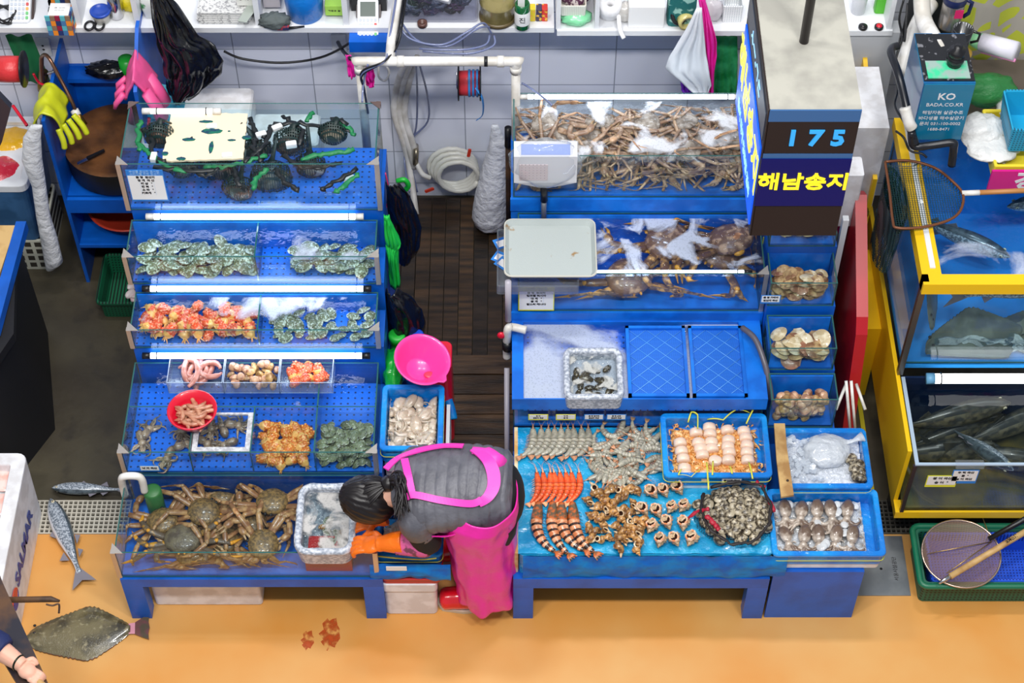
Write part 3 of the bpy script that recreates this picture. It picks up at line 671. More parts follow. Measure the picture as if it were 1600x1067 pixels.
M_AB2=mk('shell_dark_green',S(108,114,80),.35,var=(S(160,172,146),90,.52,.6),var2=(S(60,46,28),90,.57,.64),rnd=.3,bump=(100,.8,.005),coat=.5)
AB=[abalone_mesh('abalone',[M_AB,M_ABI,M_AB],s) for s in (1,5,9)]; AB2=[abalone_mesh('abalone',[M_AB2,M_ABI,M_AB2],s,.027,.019,.011) for s in (2,6,8)]
# ---- sea squirt
M_SQ=mk('squirt_red',S(222,78,34),.35,var=(S(248,168,120),90,.5,.58),rnd=.15,coat=.5); M_SQC=mk('squirt_root',S(236,178,96),.4,var=(S(150,110,60),30,.55,.65),coat=.4)
M_SQO=mk('squirt_amber',S(212,108,24),.35,var=(S(244,188,96),90,.5,.58),rnd=.15,coat=.5)
def squirt_mesh(name,mats,seed):
    mb=MB()
    def d(p): return .18*nz(p.x*1.6+seed,p.y*1.6,p.z*1.6)+(.5*max(0,nz(p.x*8+seed,p.y*8,p.z*8)) if p.x>-.35 else .04*nz(p.x*5,p.y*5,seed))
    mb.ell((0,0,.022),(.036,.024,.022),30,18,0,None,d)
    for i,f in enumerate(mb.f):
        x=sum(mb.v[k][0] for k in f)/len(f)
        if x<-.014: mb.m[i]=1
    rn=random.Random(seed)
    for k in range(5):
        a=rn.uniform(0,6.28); mb.tube([(-.026,0,.018),(-.04,.01*cos(a),.014+.006*sin(a)),(-.05,.02*cos(a),.006)],[.004,.0025,.001],5,1)
    for k in (-1,1): mb.lathe([(.007,0),(.0075,.01),(.005,.012),(.002,.006)],8,0,TR(.024,k*.009,.032)@rot(0,.6,0))
    return mb.mesh(name,mats)
SQ=[squirt_mesh('sea_squirt',[M_SQ,M_SQC],s) for s in (1,4,7)]; SQO=[squirt_mesh('sea_squirt',[M_SQO,M_SQC],s) for s in (2,5)]
# ---- worms, octopus
M_WO=mk('worm_pink',S(206,150,140),.3,var=(S(178,116,104),30),rnd=.1,coat=.5,sss=.1); M_WOT=mk('worm_tan',S(192,140,112),.3,var=(S(170,112,88),30),rnd=.1,coat=.3)
def worm_mesh(name,mat,seed,L=.11,r=.0105,curl=2.4):
    rn=random.Random(seed); a=0; p=Vector((0,0,r)); pts=[p.copy()]; n=16
    for i in range(n):
        a+=curl/n*rn.uniform(.5,1.5); p=p+Vector((cos(a),sin(a),0))*(L/n); pts.append(p.copy())
    c=sum(pts,Vector())/len(pts); pts=[q-Vector((c.x,c.y,0)) for q in pts]
    rs=[r*(.35+.65*min(1,sin(PI*min(max(i/n,.06),.97))*1.9))*(1+.05*sin(i*2)) for i in range(n+1)]
    mb=MB().tube(pts,rs,10,0); mb.ell(pts[-1],(r*.3,r*.3,r*.3),6,5,0); return mb.mesh(name,[mat])
WO=[worm_mesh('sea_worm',M_WO,s,.15,.011,c) for s,c in ((1,3.2),(2,1.5),(3,4.2))]; WOT=[worm_mesh('sea_worm',M_WOT,s,.10,.0105,c) for s,c in ((4,1.3),(5,.7),(6,1.9))]
M_OC=mk('octopus_grey',S(180,152,124),.3,var=(S(112,94,78),30),rnd=.2,coat=.4); M_OCW=mk('octopus_white',S(216,204,188),.3,var=(S(182,164,144),26),rnd=.08,coat=.6,sss=.1)
M_OCB=mk('octopus_brown',S(186,172,158),.3,var=(S(104,84,70),22,.45,.6),rnd=.1,coat=.8)
def octo_mesh(name,mat,seed,hl=.03,al=.07,spread=PI,thick=.006):
    rn=random.Random(seed); mb=MB()
    mb.ell((0,hl*.9,.016),(hl*.62,hl,.016),14,10,0,None,lambda p:.08*nz(p.x*2+seed,p.y*2,p.z*2)); mb.ell((0,-.004,.012),(.015,.014,.011),10,8,0)
    for k in range(8):
        a=-PI/2+(k-3.5)/7*spread+rn.uniform(-.15,.15); p=Vector((.009*cos(a),.009*sin(a)-.006,.009)); pts=[p]; w=rn.uniform(-.5,.5)
        L=al*rn.uniform(.7,1.15)
        for i in range(10):
            a+=w*(.3+i*.14); p=p+Vector((cos(a),sin(a),0))*L/10; pts.append(Vector((p.x,p.y,.005+.004*abs(sin(i*.8+k)))))
        mb.tube(pts,[thick*(1-.085*i) for i in range(11)],7,0)
    for sx in (-1,1): mb.ell((sx*.010,.004,.022),(.0035,.0035,.003),7,5,0)
    return mb.mesh(name,[mat])
OC=[octo_mesh('octopus',M_OC,s,.024,.06) for s in (1,2,3)]; OCW=[octo_mesh('octopus',M_OCW,s,.036,.10,2.2,.010) for s in (4,5,15)]; OCB=[octo_mesh('octopus',M_OCB,s,.04,.085,1.7,.011) for s in (6,7,17)]
# ------------------------------------------------------------ filling
def pile(name,pr,x0,x1,y0,y1,z,cols,rows,label,cat,group,tilt=.5,jit=.35,lay=.0,sc=(.9,1.1),zj=.01,mask=None,rz=None,seed=1):
    rn=random.Random(seed); out=[]
    for j in range(rows):
        for i in range(cols):
            fx=(i+.5+rn.uniform(-jit,jit))/cols; fy=(j+.5+rn.uniform(-jit,jit))/rows
            if mask and not mask(fx,fy): continue
            p=(x0+(x1-x0)*fx,y0+(y1-y0)*fy,z+lay*rn.random()+rn.uniform(0,zj))
            s=rn.uniform(*sc)
            out.append(put(name,rn.choice(pr),p,rn.uniform(0,6.28) if rz is None else rz+rn.uniform(-.5,.5),s,(rn.uniform(-tilt,tilt),rn.uniform(-tilt,tilt)),label,cat,group))
    return out
# front crab tank
def crabs_front():
    z=.345; L=[(255,815,20,0,'brown snow crab at the left end of the front tank beside the green pump'),(318,800,-35,1,'brown snow crab with legs to the right, back middle of the front tank'),
       (425,785,170,2,'yellow-brown snow crab near the top right of the front tank beside the foam tray'),(410,850,90,3,'yellow-brown snow crab at the front beside the foam-rimmed tray'),
       (372,800,100,4,'snow crab half under others behind the middle of the front tank'),(352,845,-80,0,'snow crab lying low between the king crab and the front right crab'),
       (300,862,200,2,'pale snow crab against the front glass under the king crab'),(392,818,30,1,'snow crab lying under the yellow-brown crab with its claw forward'),(345,775,140,3,'snow crab at the back wall of the front tank')]
    for k,(u,v,a,i,lab) in enumerate(L):
        zz=z+(.05 if k in (1,2,3) else .0 if k>3 else .03); p=PZ(u,v,zz+.03); clampmesh(put('snow_crab',CR[i],(p.x,p.y,zz),math.radians(a),1.05 if k!=4 else .98,(R(-.12,.12),R(-.12,.12)),lab,'crab','snow crabs in the front tank'),LX0+.008,XO(470,4.1,.4),3.974,4.34,.344,.56)
    p=PZ(285,838,.44); clampmesh(put('king_crab',KC[0],(p.x,p.y,.385),math.radians(182),1.0,(.05,0),'spiny grey king crab with orange joints in the front tank','crab'),LX0+.008,XO(470,4.1,.4),3.974,4.34,.344,.56)
crabs_front()
def crabs_top():
    rn=random.Random(5); k=0
    for j,(v,zz) in enumerate(((185,1.2),(215,1.17),(238,1.12),(200,1.11),(235,1.2),(240,1.10),(225,1.14),(246,1.10))):
        for i in range(5 if j%2 else 4):
            u=850+i*72+rn.uniform(-18,18)+(20 if j%2 else 0); p=PZ(min(u,1150),v+rn.uniform(-6,6),zz+.03)
            clampmesh(put('snow_crab',CRW[k%4],(p.x,min(max(p.y,5.5),5.72),zz),rn.uniform(0,6.28),.98,(rn.uniform(-.3,.3),rn.uniform(-.3,.3)),'pale brown long-legged snow crab piled in the top right tank','crab','snow crabs in the top tank'),RX0+.008,RX1-.008,5.43,5.79,1.1,1.31); k+=1
crabs_top()
for (u,v,a,i,lab) in ((1120,385,150,0,'brown king crab pressed to the front glass at the right of the middle tank'),(1140,350,20,1,'brown king crab floating behind at the right of the middle tank'),(1040,380,60,1,'orange-brown king crab near the centre of the middle tank'),(985,455,200,0,'grey king crab low behind the front glass of the middle tank')):
    p=PZ(u,v,.87); clampmesh(put('king_crab',KB[i],(p.x,min(p.y,5.32) if p.y>5.15 else 5.17,.87 if i else .80),math.radians(a),1.3,(R(-.3,.3),R(-.2,.2)),lab,'crab','king crabs in the middle tank'),RX0+.03,RX1-.004,5.07,5.4,.755,.985)
# abalone tank T4 and T3
Z4=.932
pile('abalone',AB,LX0+.04,XO(402,5.1,1)-.03,5.09,5.235,Z4,12,5,'green-crusted abalone heaped in the left half of the fourth-row tank','abalone','abalone left of the divider, fourth row',.5,.3,.065,(1,1.3),seed=3)
pile('abalone',AB,XO(435,5.1,1),LX1-.03,5.09,5.235,Z4,8,5,'green-crusted abalone scattered in the right half of the fourth-row tank','abalone','abalone right of the divider, fourth row',.5,.35,.05,(1,1.3),mask=lambda x,y:(x+y*.2>.25) ,seed=4)
pile('sea_squirt',SQ,LX0+.05,XO(406,4.9,.8)-.03,4.872,5.015,.766,9,5,'orange-red warty sea squirt in the third-row tank','sea squirt','orange sea squirts, third row',.5,.3,.05,(.85,1.05),seed=5)
pile('abalone',AB,XO(415,4.9,.8)+.02,LX1-.03,4.87,5.02,.766,9,5,'small grey-green abalone in the right half of the third-row tank','abalone','abalone, third row right',.4,.35,.03,(.8,1.0),mask=lambda x,y:(x<.62 or x>.8 or y<.45),seed=6)
# T2 front compartments
xa,xb=XO(397,4.45,.55),XO(492,4.45,.55)
pile('sea_squirt',SQO,xa+.03,xb-.03,4.385,4.575,.525,5,6,'amber and orange sea squirt in the second-row tank','sea squirt','amber sea squirts, second row',.5,.3,.03,(.8,1.05),seed=7)
pile('abalone',AB2,xb+.03,LX1-.03,4.385,4.575,.525,9,10,'small dark green abalone in the corner of the second-row tank','abalone','small dark abalone, second row',.5,.35,.055,(.8,1.1),seed=8)
for k,(u,v,a,lab) in enumerate(((222,690,20,'grey small octopus in the left corner compartment'),(232,672,160,'grey small octopus at the back of the left compartment'),(288,672,-40,'grey small octopus beside the divider under the red bowl'),(330,668,10,'brown small octopus behind the white frame'),(348,668,200,'brown small octopus in the middle of the white frame'),(370,664,90,'pale small octopus in the right corner of the white frame'),(322,692,60,'brown small octopus at the front left of the white frame'),(352,695,-70,'white small octopus with curled arms at the front of the white frame'),(290,694,120,'grey small octopus against the front divider'),(262,715,-20,'grey small octopus against the front glass'))):
    p=PZ(u,v,.54); put('octopus',OC[k%3],(p.x,max(p.y,4.42),.524),math.radians(a),1.3,(0,0),lab,'octopus','small octopuses in the second row tank')
# white frame
def wframe():
    a=XO(300,4.4,.63); b=XO(391,4.4,.63); y0,y1=4.385,4.585; mb=MB(); t=.022
    mb.prism([(a,y0),(b,y0),(b,y0+t),(a,y0+t)],.632,.642); mb.prism([(a,y0+t),(a+t,y0+t),(a+t,y1),(a,y1)],.632,.642); mb.prism([(b-t,y0+t),(b,y0+t),(b,y1),(b-t,y1)],.632,.642); mb.prism([(a+t,y1-.01),(b-t,y1-.01),(b-t,y1),(a+t,y1)],.632,.642)
    solo('floating_ring',mb,mk('white_foam_frame',S(208,210,216),.5,var=(S(170,170,176),60)),'white rectangular floating frame over the small octopuses','frame')
wframe()
# acrylic boxes in the back of T2
def acry(u0,u1,v0,v1,z,lab):
    a=XO(u0,4.75,z); b=XO(u1,4.75,z); y0=PZ(400,v1,z).y; y1=PZ(400,v0,z).y; T=thing('clear_box',lab,'box',((a+b)/2,(y0+y1)/2,z-.075),'clear plastic boxes in the second row'); g=.003
    for q in ((a,b,y0,y0+g,z-.075,z),(a,b,y1-g,y1,z-.075,z),(a,a+g,y0+g,y1-g,z-.075,z),(b-g,b,y0+g,y1-g,z-.075,z)): part('side_panel',MB().pane(*q),[ACRY,AEDGE],T)
    part('bottom_panel',MB().pane(a+g,b-g,y0+g,y1-g,z-.075,z-.072),[ACRY,AEDGE],T)
    return a,b,y0,y1,z-.07
B1=acry(262,349,555,598,.70,'clear plastic box of pink sea worms floating in the second row'); B2=acry(350,436,555,598,.70,'clear plastic box of brown clams floating in the second row'); B3=acry(437,520,555,598,.70,'clear plastic box of orange sea squirts floating in the second row')
for k in range(14): put('sea_worm',WO[k%3],(R(B1[0]+.07,B1[1]-.07),R(B1[2]+.05,B1[3]-.05),B1[4]+.003+.004*k),R(0,6),1.15,(0,0),'pink curled sea worm in the clear box','sea worm','pink sea worms in the clear box')
pile('clam',CL,B2[0]+.02,B2[1]-.02,B2[2]+.02,B2[3]-.02,B2[4],7,5,'brown clam in the clear box between worms and squirts','clam','clams in the clear box',.9,.35,.035,(.85,1.2),seed=9)
pile('sea_squirt',SQ,B3[0]+.04,B3[1]-.04,B3[2]+.03,B3[3]-.03,B3[4],3,3,'orange sea squirt in the clear box','sea squirt','sea squirts in the clear box',.4,.3,.02,(.85,1),seed=10)
# red bowl with tan worms
def bowl(name,u,v,z,r,h,mats,label,cat,tilt=(0,0),spout=False,ribs=False,foot=.45):
    p=PZ(u,v,z+h); mb=MB(); prof=[(r*foot,0),(r*.62,h*.1),(r*.86,h*.5),(r*.96,h*.95),(r*1.03,h*.97),(r*1.03,h*1.0),(r*.95,h*1.0),(r*.83,h*.52),(r*.58,h*.14),(r*.3,h*.06),(.0005,h*.06)]
    if ribs:
        pr=[(r*foot,0)]; 
        for k in range(1,12): pr.append((r*(foot+(1-foot)*(k/12))+.0015*(k%2),h*k/12))
        pr+=[(r*1.04,h*.97),(r*1.04,h),(r*.97,h)]
        for k in range(11,0,-1): pr.append((r*(foot+(.95-foot)*(k/12))-.0015*(k%2),h*(k/12)+.003))
        pr+=[(.0005,h*.05)]; prof=pr
    T=TR(p.x,p.y,z)@rot(*tilt,0)
    mb.lathe(prof,40,0,T,cap=(True,True)); 
    return solo(name,mb,mats,label,cat),p
b,p=bowl('plastic_bowl',300,640,.645,.102,.075,RED,'round red plastic bowl of tan sea worms on the second-row tank','bowl',(0,0))
for k in range(22):
    a=k*2.4; rr=.058*math.sqrt(k/22); put('sea_worm',WOT[k%3],(p.x+rr*cos(a),p.y+rr*sin(a),.66+.004*(k%6)+.006),R(0,6.28),.92,(0,0),'tan finger-like sea worm in the red bowl','sea worm','tan sea worms in the red bowl')
# prawn display
ZT=.486
for k in range(9):
    u=829+k*10.8; p=PZ(u,696,ZT); put('raw_prawn',SHG[k%2],(p.x,p.y,ZT),math.radians(-14+R(-4,4)),1.18,(0,0),'grey raw prawn lined up in the neat row at the back left','prawn','grey prawns in the neat row')
for k in range(8):
    u=838+k*9.2; p=PZ(u,765,ZT); put('orange_prawn',SHO[k%2],(p.x,p.y,ZT),math.radians(-10+R(-5,5)),1.12,(0,0),'bright orange prawn lined up in front of the grey row','prawn','orange prawns in a row')
for k,(u,lab) in enumerate(((845,'large striped tiger prawn, leftmost of the four'),(868,'large striped tiger prawn, second from the left of the four'),(886,'large striped tiger prawn, third from the left of the four'),(904,'large striped tiger prawn, rightmost of the four'))):
    p=PZ(u,828,ZT); put('tiger_prawn',SHT[k%2],(p.x,p.y,ZT),math.radians(8+k*3),1.0,(0,0),lab,'prawn','tiger prawns in a row')
rn=random.Random(3)
for k in range(62):
    a=rn.uniform(0,6.28); r=math.sqrt(rn.random()); u=978+57*r*cos(a); v=716+46*r*sin(a); h=.035*(1-r); p=PZ(u,v,ZT+h)
    put('raw_prawn',SHG[k%4],(p.x,p.y,ZT+h*rn.random()*1.2),rn.uniform(0,6.28),rn.uniform(.8,.98),(rn.uniform(-.2,.2),rn.uniform(-.2,.2)),'grey raw prawn in the loose heap at the back of the display','prawn','grey prawns in the loose heap')
WL=[(926,776),(937,778),(948,777),(922,790),(932,800),(945,790),(950,802),(925,812),(935,820),(943,813),(920,830),(930,838),(945,832),(950,845),(925,848),(938,850),(958,795),(965,785),(970,775),(978,780),(960,808),(968,815),(975,800),(985,810),(990,795),(962,828),(972,835),(980,825),(990,835),(968,850),(978,848),(988,845),(998,852),(1002,830),(995,820),(965,862),(1000,842),(985,770),(995,772),(992,862),(955,772),(1005,818)]
for k,(u,v) in enumerate(WL):
    p=PZ(u,v-2,ZT); put('whelk',WH[k%3],(p.x,p.y,ZT+.002+(0.008 if k%4==0 else 0)),rn.uniform(0,6.28),rn.uniform(.85,1.15),(rn.uniform(-.2,.2),0),'brown spiral whelk heaped beside the tiger prawns','whelk','whelks on the prawn display')
for k,(u,v) in enumerate(((1020,776),(1038,774),(1060,770),(1006,803),(1027,806),(1047,800),(1066,798),(1016,830),(1043,824),(1067,826),(1030,852),(1055,850),(1078,850))):
    p=PZ(u,v,ZT); put('horned_turban',TU[k%3],(p.x,p.y,ZT),rn.uniform(-.7,.7),rn.uniform(.9,1.08),(0,0),'knobbly horned turban shell with its dark mouth facing up','sea snail','turban shells right of the whelks')
# cockles in net bag
pc=PZ(1148,808,ZT)
for k in range(66):
    a=k*2.39996; r=math.sqrt((k+.5)/66); x=pc.x+.155*r*cos(a)*1.0; y=pc.y+.125*r*sin(a); h=.06*(1-r**2)
    put('cockle',CO[k%2],(x,y,ZT+h*.9+.004),rn.uniform(0,6.28),rn.uniform(1.05,1.3),(rn.uniform(-.6,.6),rn.uniform(-.6,.6)),'grey ribbed cockle in the dark net bag','cockle','cockles in the net bag')
def netbag():
    NET=gridmat('dark_net',S(34,20,22),.008,.14); T=thing('net_bag','dark net bag with red edging full of grey cockles','net bag',(pc.x,pc.y,ZT))
    def f(a,b):
        th=2*PI*a; r=.74+.26*b; w=1+.05*nz(cos(th)*2,sin(th)*2); return (pc.x+.172*r*cos(th)*w,pc.y+.142*r*sin(th)*w,ZT+.108*(1-r**2.6)+.004*nz(cos(th)*r*9,sin(th)*r*9))
    part('net',MB().surf(f,50,10),NET,T)
    def rope(pts,r,m,nm):
        V=[PZ(u,v,z) for u,v,z in pts]; out=[]
        for i in range(len(V)-1):
            for s in range(6): 
                q=V[i].lerp(V[i+1],s/6); out.append(q+Vector((R(-.004,.004),R(-.004,.004),R(0,.004))))
        out.append(V[-1]); part(nm,MB().tube(out,[r*(1+.3*sin(i*1.7)) for i in range(len(out))],7,0,.6),m,T)
    DR=mk('dark_rope',S(26,18,20),.6); RR=mk('red_rope',S(170,22,48),.5)
    rope([(1100,770,.55),(1095,800,.58),(1112,830,.59),(1140,850,.56),(1175,848,.56),(1202,820,.57),(1205,790,.57),(1190,758,.56),(1150,752,.58),(1110,762,.57)],.007,DR,'drawstring')
    rope([(1068,815,.51),(1088,800,.56),(1108,795,.6)],.008,RR,'red_edge'); rope([(1105,806,.6),(1116,818,.6),(1124,828,.59)],.01,RR,'red_edge'); rope([(1180,752,.56),(1196,762,.56)],.007,RR,'red_edge'); rope([(1203,782,.56),(1210,800,.55)],.008,RR,'red_edge')
netbag()
# scallop stack of small tanks on the right
def sstack():
    global SPEC
    X0,X1=RX1+.022,XO(1305,5.0,.9); rows=[(PY(1240,378,5.36),.0)]
    spec=[(668,625,583,.5,CL,'clams','clam','round brown and pink clam in the lowest box of the right stack',9,8),(578,545,492,.66,[SCL[1],SCL[0],SCL[1],SCL[2]],'scallops','scallop','pale flat scallop in the second box from the bottom of the right stack',6,5),(478,443,392,.84,[SCL[0],SCL[0],SCL[2],SCL[1]],'scallops','scallop','tan ribbed scallop in the third box of the right stack',9,8),(385,365,335,1.03,[SCL[1]],'scallops','scallop','white scallop in the top box of the right stack',6,3)]
    y=4.66
    for k,(vb,vt,vk,zb,pr,nm,cat,lab,c,r) in enumerate(spec):
        y=PZ(1240,vb,zb).y; zt=PY(1240,vt,y).z; yk=PZ(1240,vk,zt).y if k<3 else y+.24
        lb=('lowest small glass box of clams in the right stack','second small glass box of pale scallops in the right stack','third small glass box of tan scallops in the right stack','top small glass box of white scallops behind the hanging sign')[k]
        tank(X0,X1,y,yk,zb,zt,lb,floor=BLUE,br=(0,0),cat='glass box')
        solo('blue_support',MB().box(X0,X1+.01,y-.001,yk+.002,0,zb-.001),BLUED,'blue steel block carrying the '+lb.split(' of')[0],'support')
        solo('back_board',MB().box(X0+.008,X1-.008,yk-.012,yk-.007,zb+.012,zt-.005),BLUE,'blue back panel of the '+lb.split(' of')[0],'panel')
        big=pr is not CL
        pile(cat,pr,X0+.045,X1-.045,y+.035,yk-.06,zb+.014,c,r,lab,cat,nm+' in box %s of the right stack'%('one','two','three','four')[k],.55 if big else .9,.35,(zt-zb)*.55,(.62,.8) if k==2 else (.85,1.05) if big else (1.1,1.45),seed=30+k)
    return X0,X1
SX=sstack()
# ------------------------------------------------------------ boxes lined with blue film
def linedbox(name,u0,u1,vf,vb,ztop,h,label,film=CYF,below=STY,hb=.05,cat='box',x=None,drop=0):
    y0=PZ(u0,vf,ztop).y; y1=PZ(u0,vb,ztop).y; a=XO(u0,y0,ztop); b=XO(u1,y0,ztop)
    T=thing(name,label,cat,((a+b)/2,(y0+y1)/2,ztop-h-hb))
    mb=MB(); openbox(mb,a,b,y0,y1,ztop-h,ztop,.022,.025,.008,0,0,rim=.012); part('film_lining',mb,film,T)
    part('foam_box',MB().prism(rrect(a+.014,b-.014,y0+.012,y1-.012,.02),ztop-h-hb,ztop-h+.002),below,T)
    mb=MB(); pts=[(p[0],p[1],ztop-h*.55) for p in rrect(a+.002,b-.002,y0+.002,y1-.002,.025)]; mb.tube(pts+[pts[0]],.0018,5); part('band',mb,YELS,T)
    return a,b,y0,y1,ztop-h+.012
# octopus box in aisle
z=.60; O1=linedbox('octopus_box',592,692,703,600,z,.10,'blue film-lined foam box of white octopus in the aisle, below the pink bowl',hb=.08)
solo('box_stand',MB().box(O1[0]+.02,O1[1]-.01,O1[2]+.02,O1[3]-.02,.03,z-.185),STY,'white foam block under the blue octopus box','foam block')
rn=random.Random(8)
for j in range(4):
    for i in range(4):
        o=put('octopus',OCW[(i+2*j)%3],(O1[0]+.055+(O1[1]-O1[0]-.11)*i/3,O1[3]-.09-(O1[3]-O1[2]-.15)*j/3.2,O1[4]+.012+.006*((i+j)%2)),rn.uniform(-.9,.9),rn.uniform(1.1,1.3),(rn.uniform(-.25,.25),rn.uniform(-.7,.7)),'limp white octopus laid in the aisle box','octopus','white octopuses in the aisle box'); clampmesh(o,O1[0]+.03,O1[1]-.03,O1[2]+.03,O1[3]-.03,O1[4],.60)
# adductor box
A1=linedbox('scallop_meat_box',1037,1208,745,645,.585,.075,'blue film-lined foam box of white scallop meat tied with yellow straps',hb=.028)
def adductors():
    M_AD=mk('scallop_meat',S(238,212,192),.35,var=(S(240,206,180),30),coat=.5,sss=.15); mb=MB()
    mb.lathe([(.0005,-.011),(.017,-.011),(.0205,-.008),(.0208,.008),(.0175,.011),(.0005,.011)],18,0,rot(PI/2,0,0)@Matrix.Scale(1,4)); me=mb.mesh('scallop_meat',[M_AD])
    zt=.565
    cols=[[(1063,688),(1065,701),(1068,713),(1070,728),(1072,738)],[(1088,672),(1092,688),(1095,697),(1098,707),(1102,740)],[(1109,664),(1110,674),(1112,687),(1113,697),(1118,716)],[(1137,668),(1139,684),(1138,694),(1140,703),(1139,715)],[(1163,670),(1166,680),(1168,692),(1168,703),(1169,715)]]
    for c in cols:
        for k,(u,v) in enumerate(c):
            p=PZ(u,v,zt); up=(k==4 and c[0][0] in (1088,1109)); put('scallop_meat',me,(p.x,p.y,.545),R(-.15,.15),(1.38,1.5,1.15),(PI/2 if up else R(-.1,.1),0),'thick white round of scallop meat in a row','scallop meat','rounds of scallop meat')
    M_RO=mk('scallop_frill',S(214,140,66),.3,var=(S(240,190,120),60,.45,.6),coat=.7,bump=(90,.8,.006),sss=.1); mb=MB(); rn=random.Random(4)
    x0,x1,y0,y1=A1[0]+.035,A1[1]-.035,A1[2]+.032,A1[3]-.035
    def f(a,b):
        x=x0+(x1-x0)*a; y=y0+(y1-y0)*b; e=min(a,1-a,b,1-b); 
        return (x,y,.505+.030*min(1,e*14)+.010*nz(x*45,y*45)+.005*nz(x*110,y*110,3))
    mb.surf(f,90,60)
    for k in range(260):
        x=rn.uniform(x0,x1); y=rn.uniform(y0,y1); a=rn.uniform(0,6.28); l=rn.uniform(.008,.016)
        mb.tube([(x,y,.532),(x+l*cos(a),y+l*sin(a),.542+rn.uniform(0,.006)),(x+2*l*cos(a+.7),y+2*l*sin(a+.7),.534)],[.002,.004,.0015],5,0,.6)
    solo('scallop_frills',mb,M_RO,'orange frilly scallop mantles filling the box around the white rounds','scallop frills',kind='stuff')
    # yellow straps
    for k,pts in enumerate((((1075,660),(1080,644),(1090,648),(1090,670)),((1105,655),(1130,656),(1150,640),(1172,645)),((1166,662),(1178,638)),((1065,733),(1060,742),(1080,745),(1095,733)),((1104,722),(1106,748),(1107,765)),((1114,720),(1113,742)),((1140,728),(1144,740)),((1170,722),(1176,748)))):
        V=[PZ(u,v,.60 if i in (1,2) else .585) for i,(u,v) in enumerate(pts)]; cv=[]
        for i in range(len(V)-1):
            for s in range(5): cv.append(V[i].lerp(V[i+1],s/5)+Vector((0,0,.008*sin(s/5*PI))))
        cv.append(V[-1]); mb=MB().tube(cv,.0035,6,0,.3); solo('yellow_strap',mb,YELS,'yellow plastic tie strap hanging out of the scallop meat box','strap','yellow straps of the scallop meat box')
adductors()
# knife board
def plankboard():
    a=[PZ(u,v,.575) for u,v in ((1209,663),(1226,663),(1229,700),(1240,775),(1220,778),(1213,720))]
    mb=MB().prism([(p.x,p.y) for p in a][::-1],.57,.585,ch=.002); mb.tube([(a[3].x-.02,a[3].y+.07,.585),(a[3].x-.02,a[3].y+.07,.587)],.006,10,1)
    solo('wooden_board',mb,[WOOD,WOODB],'narrow pale wooden board with a dark knot between the scallop meat and ice boxes','board')
plankboard()
A2=linedbox('iced_shell_box',1222,1366,762,668,.54,.075,'blue film-lined foam box holding a clear ice bag over dark shells',hb=.03)
A3=linedbox('iced_octopus_box',1207,1386,868,763,.50,.08,'blue film-lined foam box of brown octopus on ice, at the front right corner',hb=.035)
def side_stand():
    T=thing('side_stand','blue steel panel stand under the ice boxes right of the prawn table','stand',(1.25,4.1,0))
    x1=XO(1352,3.96,.4); mb=MB().box(RX1+.012,x1,3.96,3.972,.0,.378); part('front_panel',mb,BLUED,T); part('side_panel',MB().box(x1-.012,x1,3.972,4.62,0,.378),BLUED,T); part('top_panel',MB().box(RX1+.012,x1-.012,3.972,4.62,.36,.378),BLUED,T)
side_stand()
def icebag():
    p=PZ(1292,703,.53); ci=mk('ice_film',S(226,232,240),.12,alpha=.55,bump=(45,1,.012),coat=1)
    mb=MB(); mb.ell((p.x,p.y,.525),(.10,.085,.042),40,20,0,None,lambda q:.10*nz(q.x*2.2,q.y*2.2,q.z*2)+.04*nz(q.x*7,q.y*7,q.z*7))
    q=PZ(1338,690,.55); mb.tube([(p.x+.06,p.y+.03,.545),(q.x-.02,q.y,.55),(q.x,q.y+.01,.555),(q.x+.03,q.y+.02,.56)],[.02,.008,.012,.026],12,0,.5)
    solo('ice_bag',mb,ci,'knotted clear plastic bag of ice water lying on the shell box','ice bag')
    cube=MB(); cube.prism(rrect(-.011,.011,-.011,.011,.003,2),0,.018,ch=.002); me=cube.mesh('ice_cube',[mk('ice_cube',S(226,234,244),.1,alpha=.5,coat=1)])
    rn=random.Random(6)
    for k in range(46):
        put('ice_cube',me,(rn.uniform(A2[0]+.04,A2[0]+.17),rn.uniform(A2[2]+.04,A2[3]-.045),.50+rn.uniform(0,.02)),rn.uniform(0,3),rn.uniform(.7,1.2),(rn.uniform(-1,1),rn.uniform(-1,1)),'clear ice cube at the left side of the shell box','ice','ice cubes in the shell box')
    for k in range(7):
        put('cockle',CO[0],(rn.uniform(A2[1]-.08,A2[1]-.045),A2[2]+.05+k*.018,.50+rn.uniform(0,.02)),rn.uniform(0,3),1.2,(rn.uniform(-.6,.6),0),'dark shell beside the ice bag','shell','dark shells beside the ice bag')
    solo('crushed_ice',MB().surf(lambda a,b:(A2[0]+.03+(A2[1]-A2[0]-.06)*a,A2[2]+.03+(A2[3]-A2[2]-.06)*b,.494+.012*nz(a*18,b*14)),50,40),mk('crushed_ice',S(216,222,232),.15,bump=(120,1,.01),coat=1),'crushed ice lying under the ice bag','ice',kind='stuff')
icebag()
rn=random.Random(12)
for j in range(2):
    for i in range(5):
        o=put('octopus',OCB[(i+2*j)%3],(A3[0]+.075+(A3[1]-A3[0]-.21)*i/4,A3[3]-.125-.125*j,A3[4]+.022),rn.uniform(-.25,.25),1.15,(rn.uniform(-.15,.15),rn.uniform(-.2,.2)),'brown and white octopus packed in two rows on ice','octopus','brown octopuses in the front ice box'); clampmesh(o,A3[0]+.03,A3[1]-.05,A3[2]+.035,A3[3]-.03,A3[4],.50)
rn=random.Random(77); DM=MB().ell((0,0,.006),(.022,.02,.007),14,8).mesh('ice_lump',[mk('ice_lump',S(232,236,240),.1,alpha=.6,coat=1)])
